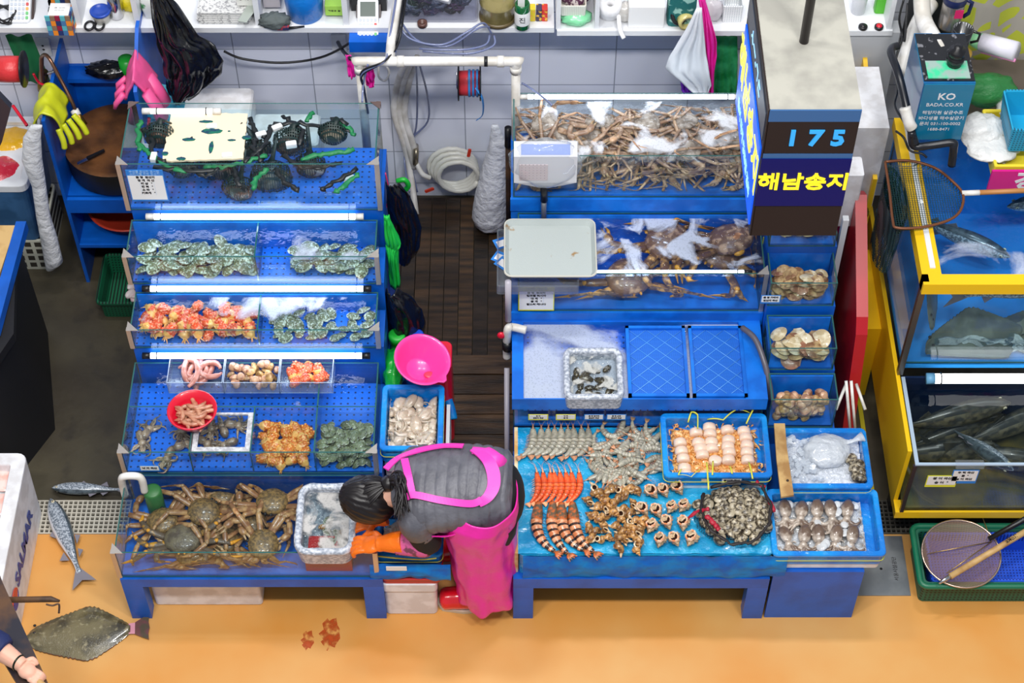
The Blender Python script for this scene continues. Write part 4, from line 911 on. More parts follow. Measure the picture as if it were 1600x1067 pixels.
for k in range(16): put('ice_lump',DM,(rn.uniform(A3[0]+.05,A3[1]-.09),rn.uniform(A3[2]+.05,A3[3]-.05),.468),rn.uniform(0,3),rn.uniform(.7,1.2),(rn.uniform(-.4,.4),0),'clear ice lump on the brown octopuses','ice','ice lumps on the brown octopuses')
solo('crushed_ice',MB().surf(lambda a,b:(A3[0]+.03+(A3[1]-A3[0]-.10)*a,A3[2]+.035+(A3[3]-A3[2]-.07)*b,A3[4]+.018+.014*nz(a*18,b*14)),50,40),mk('crushed_ice_clear',S(200,206,214),.12,bump=(110,1,.01),coat=1,var=(S(150,150,150),30)),'clear crushed ice under the brown octopuses','ice',kind='stuff')
# foam-rimmed tray in crab tank, with clams and foam water
def foamtray():
    z=.545; y0=PZ(500,866,z).y; y1=PZ(500,757,z).y; a=XO(463,4.1,z); b=XO(556,4.1,z)
    T=thing('foam_tray','wet white foam-rimmed tray of clams in soapy water, being reached by the person','tray',((a+b)/2,(y0+y1)/2,.44))
    mb=MB(); openbox(mb,a,b,y0,y1,.45,z,.02,.05,.012,0,0); part('tray_wall',mb,STYG,T)
    mb=MB(); pts=[]; q=rrect(a+.012,b-.012,y0+.012,y1-.012,.045,8)
    n=len(q); dense=[]
    for i in range(n):
        A=Vector((*q[i],z)); B=Vector((*q[(i+1)%n],z)); m=max(1,int((B-A).length/.006))
        for s in range(m): dense.append(A.lerp(B,s/m))
    dense.append(dense[0]); mb.tube(dense,[.0155*(1+.10*nz(i*.6)+.12*(abs(sin(i*.16))**8)) for i in range(len(dense))],10); part('foam_rim',mb,STYG,T)
    solo('tray_water',MB().surf(lambda s,t:(a+.02+(b-a-.04)*s,y0+.02+(y1-y0-.04)*t,z-.022+.0006*nz(s*9,t*9)),10,10),watermat('tray_foam',foam=.62,fscale=8,seed=3.3,bscale=80,bstr=.6,tint=(.75,.78,.78),fcol=(.6,.58,.56)),'bubbly water in the foam-rimmed tray','water',kind='stuff')
    solo('red_mesh_base',MB().box(a+.05,b-.05,y0+.05,y0+.12,z-.058,z-.052),mk('red_mesh',S(190,20,26),.4,bump=(200,.6)),'red mesh patch at the bottom of the foam-rimmed tray','mesh')
    rn=random.Random(2)
    for k in range(14):
        put('clam',AB[k%3] if k%3 else CL[0],(rn.uniform(a+.04,b-.04),y0+.03+rn.random()**2*.16,z-.05),rn.uniform(0,6),.75,(rn.uniform(-.3,.3),0),'grey clam in the foam-rimmed tray','clam','clams in the foam-rimmed tray')
    solo('red_block',MB().box(XO(475,3.97,.45),XO(548,3.97,.45),3.985,4.05,.345,.44),REDD,'red crate behind the glass under the foam-rimmed tray','crate')
foamtray()
# second foam tray in right blue tray with eels
def foamtray2():
    z=.715; a=XO(881,4.75,z); b=XO(973,4.75,z); y0=PZ(900,624,z).y; y1=PZ(900,545,z).y
    T=thing('foam_tray','white foam-rimmed tray of dark sea slugs sitting in the blue tray','tray',((a+b)/2,(y0+y1)/2,.63))
    mb=MB(); openbox(mb,a,b,y0,y1,.64,z,.022,.03,.006,0,0); part('tray_wall',mb,STYG,T)
    mb=MB(); q=rrect(a+.012,b-.012,y0+.012,y1-.012,.03,6); n=len(q); dense=[]
    for i in range(n):
        A=Vector((*q[i],z)); B=Vector((*q[(i+1)%n],z)); m=max(1,int((B-A).length/.006))
        for s in range(m): dense.append(A.lerp(B,s/m))
    dense.append(dense[0]); mb.tube(dense,[.0145*(1+.12*(abs(sin(i*.13))**8)) for i in range(len(dense))],10); part('foam_rim',mb,STYG,T)
    SL=mk('sea_slug',S(78,66,42),.2,var=(S(40,34,28),30),rnd=.3,coat=.8); me=MB().ell((0,0,.012),(.03,.016,.014),16,10,0,None,lambda p:.2*nz(p.x*3,p.y*3,p.z*3)).mesh('sea_slug',[SL])
    pile('sea_slug',[me],a+.04,b-.04,y0+.03,y1-.04,.655,4,5,'dark brown wet sea slug in the foam tray','sea slug','sea slugs in the foam tray',.3,.35,.012,(.8,1.1),mask=lambda x,y:y<.8,seed=44)
    solo('tray_water',MB().surf(lambda s,t:(a+.02+(b-a-.04)*s,y0+.02+(y1-y0-.04)*t,z-.018),10,10),watermat('tray_foam_b',foam=.45,fscale=14,seed=5.3,bscale=60,bstr=.8,tint=(.85,.88,.86),fcol=(.55,.55,.52)),'foamy water in the sea slug tray','water',kind='stuff')
    EE=mk('eel_grey',S(96,104,110),.25,var=(S(130,140,148),20),coat=.6)
    for k,(pts,lab) in enumerate((([(822,590),(830,600),(840,612),(838,625)],'grey eel curled at the left corner of the blue tray'),([(843,622),(845,608),(855,602),(866,603)],'grey eel bending beside the foam tray'),([(818,604),(822,614),(828,622)],'grey eel along the left rim of the blue tray'))):
        V=[PZ(u,v,.632) for u,v in pts]; cv=[]
        for i in range(len(V)-1):
            for s in range(4): cv.append(V[i].lerp(V[i+1],s/4))
        cv.append(V[-1]); mb=MB().tube(cv,[.004+.009*sin(PI*min(.9,(i+1)/len(cv))) for i in range(len(cv))],9); solo('eel',mb,EE,lab,'eel')
foamtray2()
# big shells in nets, top left tank
def bigshells():
    SH=[mk('big_shell_a',S(150,132,120),.4,var=(S(90,76,66),22),bump=(60,.6,.006),coat=.4),mk('big_shell_b',S(176,166,148),.4,var=(S(110,96,80),22),bump=(60,.6,.006),coat=.4),mk('big_shell_c',S(120,80,60),.4,var=(S(84,60,50),22),bump=(60,.6,.006),coat=.4)]
    NETG=gridmat('dark_green_net',S(12,40,38),.010,.38)
    for k,(u,v,r,m,lab) in enumerate(((250,215,.05,2,'reddish large shell in a dark net at the left of the top tank'),(285,262,.05,0,'large shell in a dark net at the front left of the top tank'),(345,285,.065,0,'broad grey shell hanging in a dark net, centre of the top tank'),(375,308,.05,2,'brown shell on the floor of the top tank'),(425,285,.065,1,'green-grey shell in a dark net, right of centre in the top tank'),(490,300,.05,1,'pale round shell in a dark net at the right of the top tank'),(455,225,.055,2,'orange-brown shell near the surface behind the foam blocks'),(520,212,.045,1,'pale oval shell near the surface at the back right'),(400,235,.05,0,'grey shell in a net near the centre of the top tank'))):
        y=5.35+.2*(k%3)/3 if v>250 else 5.5; p=PY(u,v,y); zz=max(p.z,1.2); 
        T=thing('netted_shell',lab,'shell',(p.x,y,zz-r*.6))
        mb=MB(); r*=1.2; mb.ell((p.x,y,zz),(r,r*.55,r*.85),26,14,0,rot(.3,0,R(-.5,.5)),lambda q:.08*nz(q.x*2+k,q.y*2,q.z*2)+.03*sin(q.z*22)); part('shell',mb,SH[m],T)
        mb=MB(); mb.ell((p.x,y,zz+.015),(r*1.18,r*.72,r*1.12),22,12,0,None,lambda q:.12*nz(q.x*2+k,q.y*2,q.z*2+4)); part('net',mb,NETG,T)
        mb.v; st=[(p.x,y,zz+r*.8),(p.x+R(-.03,.03),y+.02,zz+r+.03),(p.x+R(-.06,.06),y+.05,1.40)]; part('net_neck',MB().tube(st,[.03,.012,.008],9,0,.6),mk('net_dark',S(12,34,34),.5,rnd=0),T)
    GN=mk('green_net_cord',S(20,120,70),.5); DK=mk('dark_cord',S(16,22,26),.4)
    for k,(pts,m) in enumerate((([(320,260),(350,262),(390,250),(420,240)],GN),([(470,250),(500,240),(530,238),(560,232)],GN),([(465,228),(475,205),(455,188),(440,180)],DK),([(410,215),(430,195),(470,192),(520,200),(555,205)],DK),([(480,190),(490,172)],GN),([(218,235),(215,205),(222,185)],GN),([(380,255),(400,240),(415,225),(425,190)],DK),([(520,190),(545,200),(555,212)],GN),([(240,262),(300,268),(350,262)],DK),([(560,262),(520,285),(500,300)],DK),([(430,262),(445,285),(470,300)],DK),([(225,200),(240,220),(235,245),(262,255)],DK),([(215,225),(235,240),(262,262),(300,270)],GN),([(390,185),(402,205),(396,230),(410,255)],DK),([(440,240),(470,262),(500,262),(540,255)],DK),([(500,205),(520,185),(545,195)],DK),([(418,262),(400,280),(395,300)],GN),([(560,270),(540,290),(520,300)],GN),([(365,262),(372,285),(390,300)],DK),([(300,262),(320,275),(345,262)],DK))):
        V=[PZ(u,v,1.398) for u,v in pts]; cv=[]
        for i in range(len(V)-1):
            for s in range(6): cv.append(V[i].lerp(V[i+1],s/6)+Vector((R(-.006,.006),R(-.006,.006),R(-.006,.004))))
        mb=MB().tube(cv,[.011*(1+.8*nz(i*.7+k)) for i in range(len(cv))],7,0,.6); solo('net_rope',mb,m,'twisted %s net cord floating on the top left tank'%('green' if m is GN else 'dark'),'net rope','net ropes on the top left tank')
    fb=MB().prism(rrect(-.025,.025,-.014,.014,.004,2),0,.026,ch=.002).mesh('foam_block',[mk('foam_block',S(226,230,232),.5)])
    for k,(u,v,a) in enumerate(((331,198,0),(355,243,.1),(433,199,.5),(408,210,.4),(455,225,.2),(240,245,1.5),(536,300,0))):
        p=PZ(u,v,1.40); put('foam_block',fb,(p.x,p.y if k<6 else 5.38,1.385 if k<6 else 1.23),a,.9,(0,0),'small white foam block floating on the top left tank','foam block','foam blocks in the top left tank')
    # cream sheet stands in for a bright ceiling reflected in the water
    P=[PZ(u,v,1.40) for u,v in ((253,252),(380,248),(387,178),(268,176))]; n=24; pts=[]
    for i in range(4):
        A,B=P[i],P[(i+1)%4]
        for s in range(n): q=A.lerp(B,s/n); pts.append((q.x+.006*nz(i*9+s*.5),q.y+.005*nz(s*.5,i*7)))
    cb=mk('cream_reflection',S(240,222,190),.4); 
    solo('reflection_sheet',MB().prism(pts,1.392,1.402),cb,'cream wavy-edged sheet standing in for a ceiling reflection on the top left tank','painted reflection')
    GAPM=mk('reflection_gap',S(22,60,90),.15,coat=.5,var=(S(20,110,90),40))  # dark breaks in the reflection, put in as coloured patches
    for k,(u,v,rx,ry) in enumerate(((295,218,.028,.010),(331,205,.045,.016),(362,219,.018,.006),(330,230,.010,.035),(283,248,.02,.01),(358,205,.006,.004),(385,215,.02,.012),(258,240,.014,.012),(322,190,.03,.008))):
        p=PZ(u,v,1.4025); m=20; mb=MB().prism([(p.x+rx*cos(2*PI*i/m)*(1+.25*nz(i*.8,k)),p.y+ry*sin(2*PI*i/m)*(1+.3*nz(i*.9,k,2))) for i in range(m)],1.4022,1.4035); solo('reflection_hole',mb,GAPM,'dark gap painted into the cream reflection on the top left tank','reflection gap','gaps in the cream reflection')
bigshells()
# price cards
def card(u,v,y,z,w,h,lines,label,col=INKB,T=None,head=None,tilt=-1.2,hand=True):
    """a tag standing against a glass front; u,v its centre"""
    p=PY(u,v,y); M=TR(p.x,y,p.z)@rot(PI/2+(-PI/2-tilt if False else 0),0,0)
    mb=MB(); mb.box(-w/2,w/2,-h/2,h/2,-.002,0,0,M); hh=h*.18
    top=h/2-hh if head else h/2-h*.05; mb.box(-w/2+.004,w/2-.004,-h/2+(h*.05 if head else h*.2),top,.0,.0008,1,M)
    if head: textmesh(mb,head,hh*.42,M@TR(0,h/2-hh*.5,.001),3 if col is INKB else 2)
    n=len(lines)
    for i,l in enumerate(lines):
        y0=top-(top+h/2-h*.2)*(i+.5)/n*.98
        textmesh(mb,l,(top+h/2)/(n+.6)*.62,M@TR(0,y0,.0011),2,bold=.0006 if hand else 0)
    for s in (-.18,.2)[:1 if w<.07 else 2]: mb.box(w*s-.0003,w*s+.0003,-h/2+h*.2,top,.0009,.0011,3,M)
    return solo('price_card',mb,[col,PAPER,INK,mk('card_line',S(150,190,230),.5)],label,'price card')
card(230,290,5.275,1.3,.155,.19,['품 명  원산지','멍 게  국 산','해 삼   "','전 복   "','소 라   "','키조개   "'],'blue and white origin card clipped to the top left tank',head='수산물 원산지 표시판\n소비자를 위한 원산지')
card(838,467,5.045,.86,.155,.16,['품 명  원산지','킹크랩 러시아','대 게   "','홍 게   "','랍스터 캐나다'],'yellow-edged origin card on the king crab tank',INKY,head='수산물의 원산지를\n소비자에게 알립니다')
for (u,lab,c,l) in ((841,'yellow-edged small tag, leftmost under the blue tray',INKY,['장 어','뱀장어 국산']),(884,'yellow-edged small tag, second from left under the blue tray',INKY,['낙 지','중 국']),(928,'blue-edged small tag, third from left under the blue tray',INKB,['품 명 왕새우','원산지 국산']),(963,'blue-edged small tag, fourth from left under the blue tray',INKB,['품 명 소라','원산지 국산'])):
    card(u,652,4.618,.55,.085,.04,l,lab,c)
card(234,732,4.35,.55,.085,.04,['낙 지 국산'],'blue-edged small tag on the left corner of the second-row tank')
card(1205,376,5.30,1.0,.075,.045,['가리비','일 본'],'yellow-edged small tag on the top scallop box',INKY)
card(1204,468,5.0,.8,.085,.055,['품 명 가리비','원산지 국산'],'blue-edged small tag on the third scallop box')
card(1143,752,4.30,.6,.088,.085,['품 명 새꼬막','원산지 국산',' '],'blue-edged tag standing in the net bag of cockles')
card(827,800,4.2,.5,.035,.04,['흰다리','새 우'],'tiny white tag beside the first tiger prawn',PAPER)
card(1471,752,4.338,.5,.13,.085,['광 어 국산','숭 어  "'],'yellow-edged card on the lower yellow-framed fish tank',INKY); card(1507,745,4.338,.5,.11,.10,['우 럭 국산','돔  "','농 어 국산'],'blue-edged card on the lower yellow-framed fish tank')
# ------------------------------------------------------------ yellow-framed fish tanks on the right
def interp(V,n=6,jit=0):
    out=[]
    N=len(V)
    for i in range(N-1):
        p0=V[max(i-1,0)]; p1=V[i]; p2=V[i+1]; p3=V[min(i+2,N-1)]
        for s in range(n):
            t=s/n; q=.5*((2*p1)+(p2-p0)*t+(2*p0-5*p1+4*p2-p3)*t*t+(3*p1-p0-3*p2+p3)*t**3); 
            if jit: q=q+Vector((R(-jit,jit),R(-jit,jit),R(-jit,jit)))
            out.append(q)
    out.append(V[-1]); return out
YX=1.69; YX1=2.75
LGLASS=glassmat('tank_glass_dim',(.90,.95,.97),dirt=.012)
def fish_mesh(name,mats,L=.45,h=.10,w=.06,seed=0,mull=True):
    mb=MB(); n=30; sg=16; rs=[]
    for i in range(n+1):
        t=i/n; prof=(sin(PI*min(t*1.15,1)**.62)**.8)*.5 if t<.87 else 0
        env=[(0,.10),(.05,.42),(.13,.72),(.25,.95),(.4,1),(.55,.86),(.7,.58),(.82,.32),(.9,.24),(1.0,.26)]
        for k in range(len(env)-1):
            if env[k][0]<=t<=env[k+1][0]: f=(t-env[k][0])/(env[k+1][0]-env[k][0]); e=env[k][1]*(1-f)+env[k+1][1]*f
        ww=e*w/2*(1 if t<.75 else max(.25,1-(t-.75)*2.8)); hh=e*h/2
        rs.append([(t*L-L/2,cos(2*PI*q/sg)*ww,sin(2*PI*q/sg)*hh) for q in range(sg)])
    def mt(j,i): return 0 if 2<=i<6 else (2 if 10<=i<14 else 1)
    mb.rings(rs,mt,True,(True,True))
    x=L/2
    def fin(pts,t=.0025,m=3): mb.prism(pts,-t/2,t/2,m,rot(PI/2,0,0))
    fin([(x-.02,h*.13),(x+.05*L/.45,h*.5),(x+.075*L/.45,h*.62),(x+.045*L/.45,h*.0),(x+.075*L/.45,-h*.62),(x+.05*L/.45,-h*.5),(x-.02,-h*.13)])
    fin([(.02,h*.46),(.035,h*.72),(.075,h*.4)]); fin([(.10,h*.36),(.12,h*.58),(.15,h*.27)]); fin([(.09,-h*.35),(.125,-h*.68),(.145,-h*.24)]); fin([(-.05,-h*.46),(-.03,-h*.7),(.0,-h*.44)])
    for s in (-1,1): 
        mb.ell((-L/2+.035*L/.45,s*w*.30,h*.08),(.0085,.004,.0085),10,6,4); mb.ell((-L/2+.035*L/.45,s*(w*.30+.003),h*.08),(.004,.002,.004),8,5,5)
        mb.prism([(-L/2+.085,h*.0),(-L/2+.15,-.02),(-L/2+.135,.02)],-.001,.001,3,TR(0,s*w*.49,0)@rot(PI/2,0,s*.25))
    return mb.mesh(name,mats)
F_B=mk('fish_back',S(84,96,104),.28,var=(S(52,62,70),40),coat=.5); F_S=mk('fish_side',S(176,184,194),.25,var=(S(104,114,126),110,.44,.56),coat=.6); F_W=mk('fish_belly',S(216,218,226),.25,coat=.5); F_F=mk('fish_fin',S(128,124,134),.4)
F_E=mk('fish_eye',S(210,200,170),.2)
DK_B=mk('dark_fish_back',S(42,44,42),.3,var=(S(72,70,60),30),coat=.4); DK_S=mk('dark_fish_side',S(104,98,76),.3,var=(S(52,52,46),30),coat=.4); DK_W=mk('dark_fish_belly',S(130,124,104),.3,coat=.4)
MUL=fish_mesh('mullet',[F_B,F_S,F_W,F_F,F_E,BLACK],.46,.095,.075); DKF=fish_mesh('rockfish',[DK_B,DK_S,DK_W,DK_B,F_E,BLACK],.46,.12,.08)
def flat_mesh(name,mats,L=.5,W=.3,tail=True):
    mb=MB(); n=48; up=[(-.5,0),(-.47,.16),(-.40,.29),(-.26,.42),(-.08,.56),(.02,.64),(.10,.60),(.22,.42),(.34,.22),(.40,.10)]
    def hw(t):
        for k in range(len(up)-1):
            if up[k][0]<=t<=up[k+1][0]: f=(t-up[k][0])/(up[k+1][0]-up[k][0]); return up[k][1]*(1-f)+up[k+1][1]*f
        return .08
    rs=[]; sg=22
    for i in range(n+1):
        t=-.5+.90*i/n; h=max(hw(t)*W*.82,.006); r=[]
        for q in range(sg):
            a=2*PI*q/sg; c=cos(a); s=sin(a); body=.62
            x=t*L; y=h*(abs(c)**.8)*(1 if c>0 else -1)*1.0; th=.022*max(0,1-abs(c)/body*.8)**.5+.003; z=(s/max(abs(s),.3))*th if s>0 else 0
            y*=1+(.03*sin(i*2.9) if abs(c)>.9 else 0)
            r.append((x,y,z+.003+.0012*nz(x*60,y*60)))
        rs.append(r)
    mb.rings(rs,lambda j,i:(1 if (i in (0,sg-1,sg//2,sg//2-1)) else 0),True,(True,True))
    mb.prism([(.38*L,.028),(.43*L,.030),(.50*L,.055),(.56*L,.072),(.555*L,.03),(.565*L,0),(.555*L,-.03),(.56*L,-.066),(.50*L,-.05),(.43*L,-.028),(.38*L,-.026)],.002,.010,1)
    mb.prism([(.385*L,.029),(.44*L,.031),(.44*L,-.030),(.385*L,-.028)],.010,.0115,2)
    for s in (0,1): mb.ell((-.42*L,.02+s*.04,.022),(.008,.007,.006),8,6,3)
    return mb.mesh(name,mats)
FL=mk('flounder_skin',S(116,106,74),.22,var=(S(58,52,36),9,.46,.66),var2=(S(146,136,104),40,.56,.7),bump=(160,.7,.003),coat=.8); FLF=mk('flounder_fin',S(112,66,62),.3,var=(S(84,72,50),30),coat=.6); FLP=mk('flounder_pink',S(220,150,165),.25,coat=.6)
FLA=flat_mesh('flounder',[FL,FLF,FLP,BLACK],.56,.29)
FLG=mk('tank_flatfish',S(104,112,100),.4,var=(S(84,92,84),12)); FLB=flat_mesh('flatfish',[FLG,FLG,FLG,BLACK],.5,.3)
def ytank():
    T=thing('yellow_tank_stand','yellow steel frame holding two stacked glass fish tanks at the right','fish tank',(2.2,4.5,0)); 
    part('base_rail',MB().box(YX-.03,YX1,4.335,4.40,.205,.25),YEL,T)
    part('side_panel',MB().box(YX-.03,YX-.012,4.40,6.1,.20,.62),YEL,T); part('side_panel',MB().box(YX-.10,YX-.03,5.15,5.62,.0,.50),YEL,T,label='dull yellow side plate')
    mb=MB(); mb.box(YX-.025,YX-.0,4.79,5.72,1.2,1.262); part('top_rail',mb,YEL,T)
    mb=MB(); mb.box(YX-.025,YX1,4.775,4.83,1.2,1.262); part('top_rail',mb,YEL,T)
    part('top_rail',MB().box(YX,YX+.055,4.83,5.72,1.25,1.262),YEL,T)
    part('rail_strip',MB().box(YX+.012,YX+.034,4.86,5.68,1.262,1.268),WHITE,T)
    for x in (YX-.012,): part('post',MB().box(x-.012,x+.012,4.80,4.825,.62,1.2),mk('post_steel',S(110,106,104),.3,.8),T)
    part('leg',MB().box(YX,YX+.06,4.5,4.56,0,.205),BLACK,T); part('leg',MB().box(YX,YX+.06,5.4,5.46,0,.205),BLACK,T)
    # lower tank
    G=[LGLASS,mk('lower_edge',S(176,196,206),.3)]
    L=thing('glass_tank','lower dark glass tank of rockfish and a pale mullet in the yellow frame','fish tank',(2.2,4.6,.25))
    part('front_pane',MB().pane(YX,YX1,4.345,4.353,.25,.60),G,L); part('side_pane',MB().pane(YX,YX+.008,4.353,4.80,.25,.60),G,L); part('back_pane',MB().box(YX,YX1,4.80,4.81,.25,.60),mk('deep_navy',S(10,30,64),.4),L)
    part('tank_floor',MB().box(YX,YX1,4.353,4.80,.25,.262),mk('tank_floor_olive',S(96,86,40),.4,var=(S(40,44,34),5,.4,.6)),L)
    mb=MB(); mb.box(YX-.004,YX1,4.34,4.352,.60,.608); mb.box(YX-.004,YX+.012,4.352,4.80,.60,.608); part('rim_strip',mb,mk('rim_strip',S(170,190,210),.3),L)
    mb=MB().box(YX-.012,YX+.004,4.335,4.35,.25,.60); part('corner_post',mb,mk('corner_dark',S(60,50,60),.3,.6),L)
    part('card_clip',MB().box(XO(1493,4.345,.6),XO(1537,4.345,.6),4.33,4.362,.592,.612),ACRY,L)
    water(YX+.009,YX1,4.354,4.80,.555,'dark clear water of the lower fish tank',foam=.0,tint=(.80,.86,.86),bstr=.15,bscale=8)
    tube_light(XO(1447,4.78,.64),YX1,4.77,.635,'bright white tube light between the two yellow-framed tanks',True,r=.022,caps=mk('blue_cap',S(110,170,210),.4),glow=mk('bright_tube',(.95,.98,1),.4,emit=3.0))
    for (u,v,z,a,i,lab) in ((1530,690,.34,-50,0,'silver mullet diving towards the front glass of the lower tank'),):
        p=PZ(u,v,.40); put('mullet',MUL,(p.x-.01,4.53,.45),math.radians(118),.9,(-.9,.42),lab,'fish')
    for (u,v,zz,a,lab,tl) in ((1490,640,.46,195,'dark rockfish swimming near the top of the lower tank',.0),(1470,705,.33,185,'brown rockfish lying on the floor of the lower tank at the left',.0),(1570,650,.38,205,'dark rockfish at the right of the lower tank behind the mullet',0),(1560,715,.31,170,'brown rockfish on the floor at the right of the lower tank',0),(1480,612,.33,200,'black rockfish in the shade at the back of the lower tank',0)):
        p=PZ(u,v,zz); o=put('rockfish',DKF,(p.x,min(p.y,4.7),zz),math.radians(a),1.15,(0,0),lab,'fish','rockfish in the lower tank'); clampmesh(o,YX+.012,YX1,4.36,4.79,.264,.55)
    solo('hose',MB().tube(interp([Vector((YX+.03,4.7,.5)),Vector((YX+.035,4.66,.38)),Vector((YX+.03,4.58,.3)),Vector((YX+.06,4.5,.28))]),.008,8),mk('grey_hose',S(110,112,112),.4),'grey hose bent inside the left glass of the lower fish tank','hose')
    # upper tank
    U=thing('glass_tank','upper bright blue glass tank of flatfish and mullet in the yellow frame','fish tank',(2.2,5.2,.62)); UB=mk('upper_blue',S(46,150,232),.4)
    G2=[LGLASS,GEDGE]
    part('front_pane',MB().pane(YX,YX1,4.835,4.843,.66,1.2),G2,U); part('side_pane',MB().pane(YX,YX+.008,4.843,5.72,.62,1.2),G2,U)
    part('tank_floor',MB().box(YX,YX1,4.84,5.75,.62,.64),UB,U); part('back_pane',MB().box(YX,YX1,5.72,5.74,.64,1.2),UB,U)
    water(YX+.009,YX1,4.85,5.715,1.17,'rippled bright water of the upper fish tank',foam=.18,fscale=3.5,seed=9,tint=(.72,.88,.98),bscale=14,bstr=.9)
    for (x,y,z,rz,t,s,lab) in ((1.80,5.05,.88,1.4,1.2,.8,'grey flatfish standing against the left glass of the upper tank'),(2.02,4.93,.70,.3,.25,1.0,'large grey flatfish lying behind the front glass of the upper tank'),(2.35,5.0,.66,.0,.1,1.0,'second grey flatfish lying on the floor at the right of the upper tank'),(1.79,5.32,.92,1.6,1.2,.6,'small grey flatfish resting in the back left of the upper tank')):
        clampmesh(put('flatfish',FLB,(x,y,z),rz,s,(t,0),lab,'fish','flatfish in the upper tank'),YX+.012,YX1,4.85,5.7,.645,1.16)
    for (x,y,z,rz,lab) in ((2.12,4.95,1.02,3.3,'grey mullet swimming just under the front rail of the upper tank'),(2.45,5.3,1.0,.4,'grey mullet in the middle of the upper tank'),(1.97,5.35,.90,2.6,'grey mullet at the back left of the upper tank'),(2.40,5.5,.98,.2,'reddish-brown mullet at the back right of the upper tank')):
        put('mullet',MUL,(x,y,z),rz,1.0,(0,0),lab,'fish','mullet in the upper tank')
    solo('bubble_curtain',MB().surf(lambda a,b:(1.82+.9*a,4.90+.04*nz(a*12,b*8),.67+.15*b*(.5+.5*abs(nz(a*9,3)))),60,10),watermat('bubbles',foam=.72,fscale=20,seed=2,bscale=60,fcol=(.62,.72,.70),fmax=.7),'band of fine bubbles rising behind the front glass of the upper tank','bubbles',kind='stuff')
ytank()
# hand net with dark mesh on top
def handnet():
    z=1.30; pts=[PZ(u,v,z) for u,v in ((1383,253),(1420,251),(1460,262),(1490,285),(1505,305),(1500,330),(1480,345),(1440,355),(1402,356),(1395,345),(1390,300),(1383,253))]
    T=thing('hand_net','long-handled hand net with dark green mesh resting on the upper fish tank','net',(pts[3].x,pts[3].y,z-.02))
    hoop=interp(pts,5); part('hoop',MB().tube(hoop,.006,8),mk('hoop_brown',S(120,72,44),.4,.3),T)
    p=PZ(1503,302,z); q=PZ(1640,296,z+.02); mb=MB(); mb.tube([p,p.lerp(q,.2)],.012,10,1); mb.tube([p.lerp(q,.12),q],.011,10,0); part('handle',mb,[mk('handle_wood',S(176,120,66),.5),PVC],T)
    c=sum(pts[:-1],Vector())/(len(pts)-1); N=mk('net_green',S(20,60,58),.5); n=len(hoop)
    rs=[]
    for j,(k,dz,dx) in enumerate(((1,0,0),(.97,-.02,-.006),(.85,-.028,-.02),(.6,-.03,-.03),(.3,-.03,-.03),(.05,-.03,-.03))):
        rs.append([Vector((c.x+(h.x-c.x)*k,c.y+(h.y-c.y)*k,z+dz*1.0)) for h in hoop[:-1]])
    mb=MB().rings(rs,0,True,(False,False)); o=part('net',mb,[gridmat('net_mesh',S(16,52,52),.0105,.24)],T)
    # hanging bag of the net, outside the tank's left glass
    a,b,cc=PZ(1386,262,z),PZ(1392,345,z),None
    def f(s,t):
        th=2*PI*s; w=.075*(1-.25*t); x=YX-.085+.045*cos(th)-.02*t; y=(a.y+b.y)/2-.0+ (.17-.05*t)*sin(th)-.05*t; return (x,y,z-.01-.30*t+.01*nz(s*9,t*5))
    part('net_bag',MB().surf(f,30,12),[gridmat('net_mesh_dense',S(14,50,50),.0105,.42,'xz')],T); 
    def f2(s,t):
        th=2*PI*s; x=YX-.09+.035*cos(th)-.02*t; y=(a.y+b.y)/2+(.15-.05*t)*sin(th)-.05*t; return (x,y,z-.04-.26*t+.01*nz(s*9,t*5))
    part('net_bag',MB().surf(f2,30,12),[gridmat('net_mesh_in',S(12,40,42),.0105,.5,'yz')],T)
handnet()
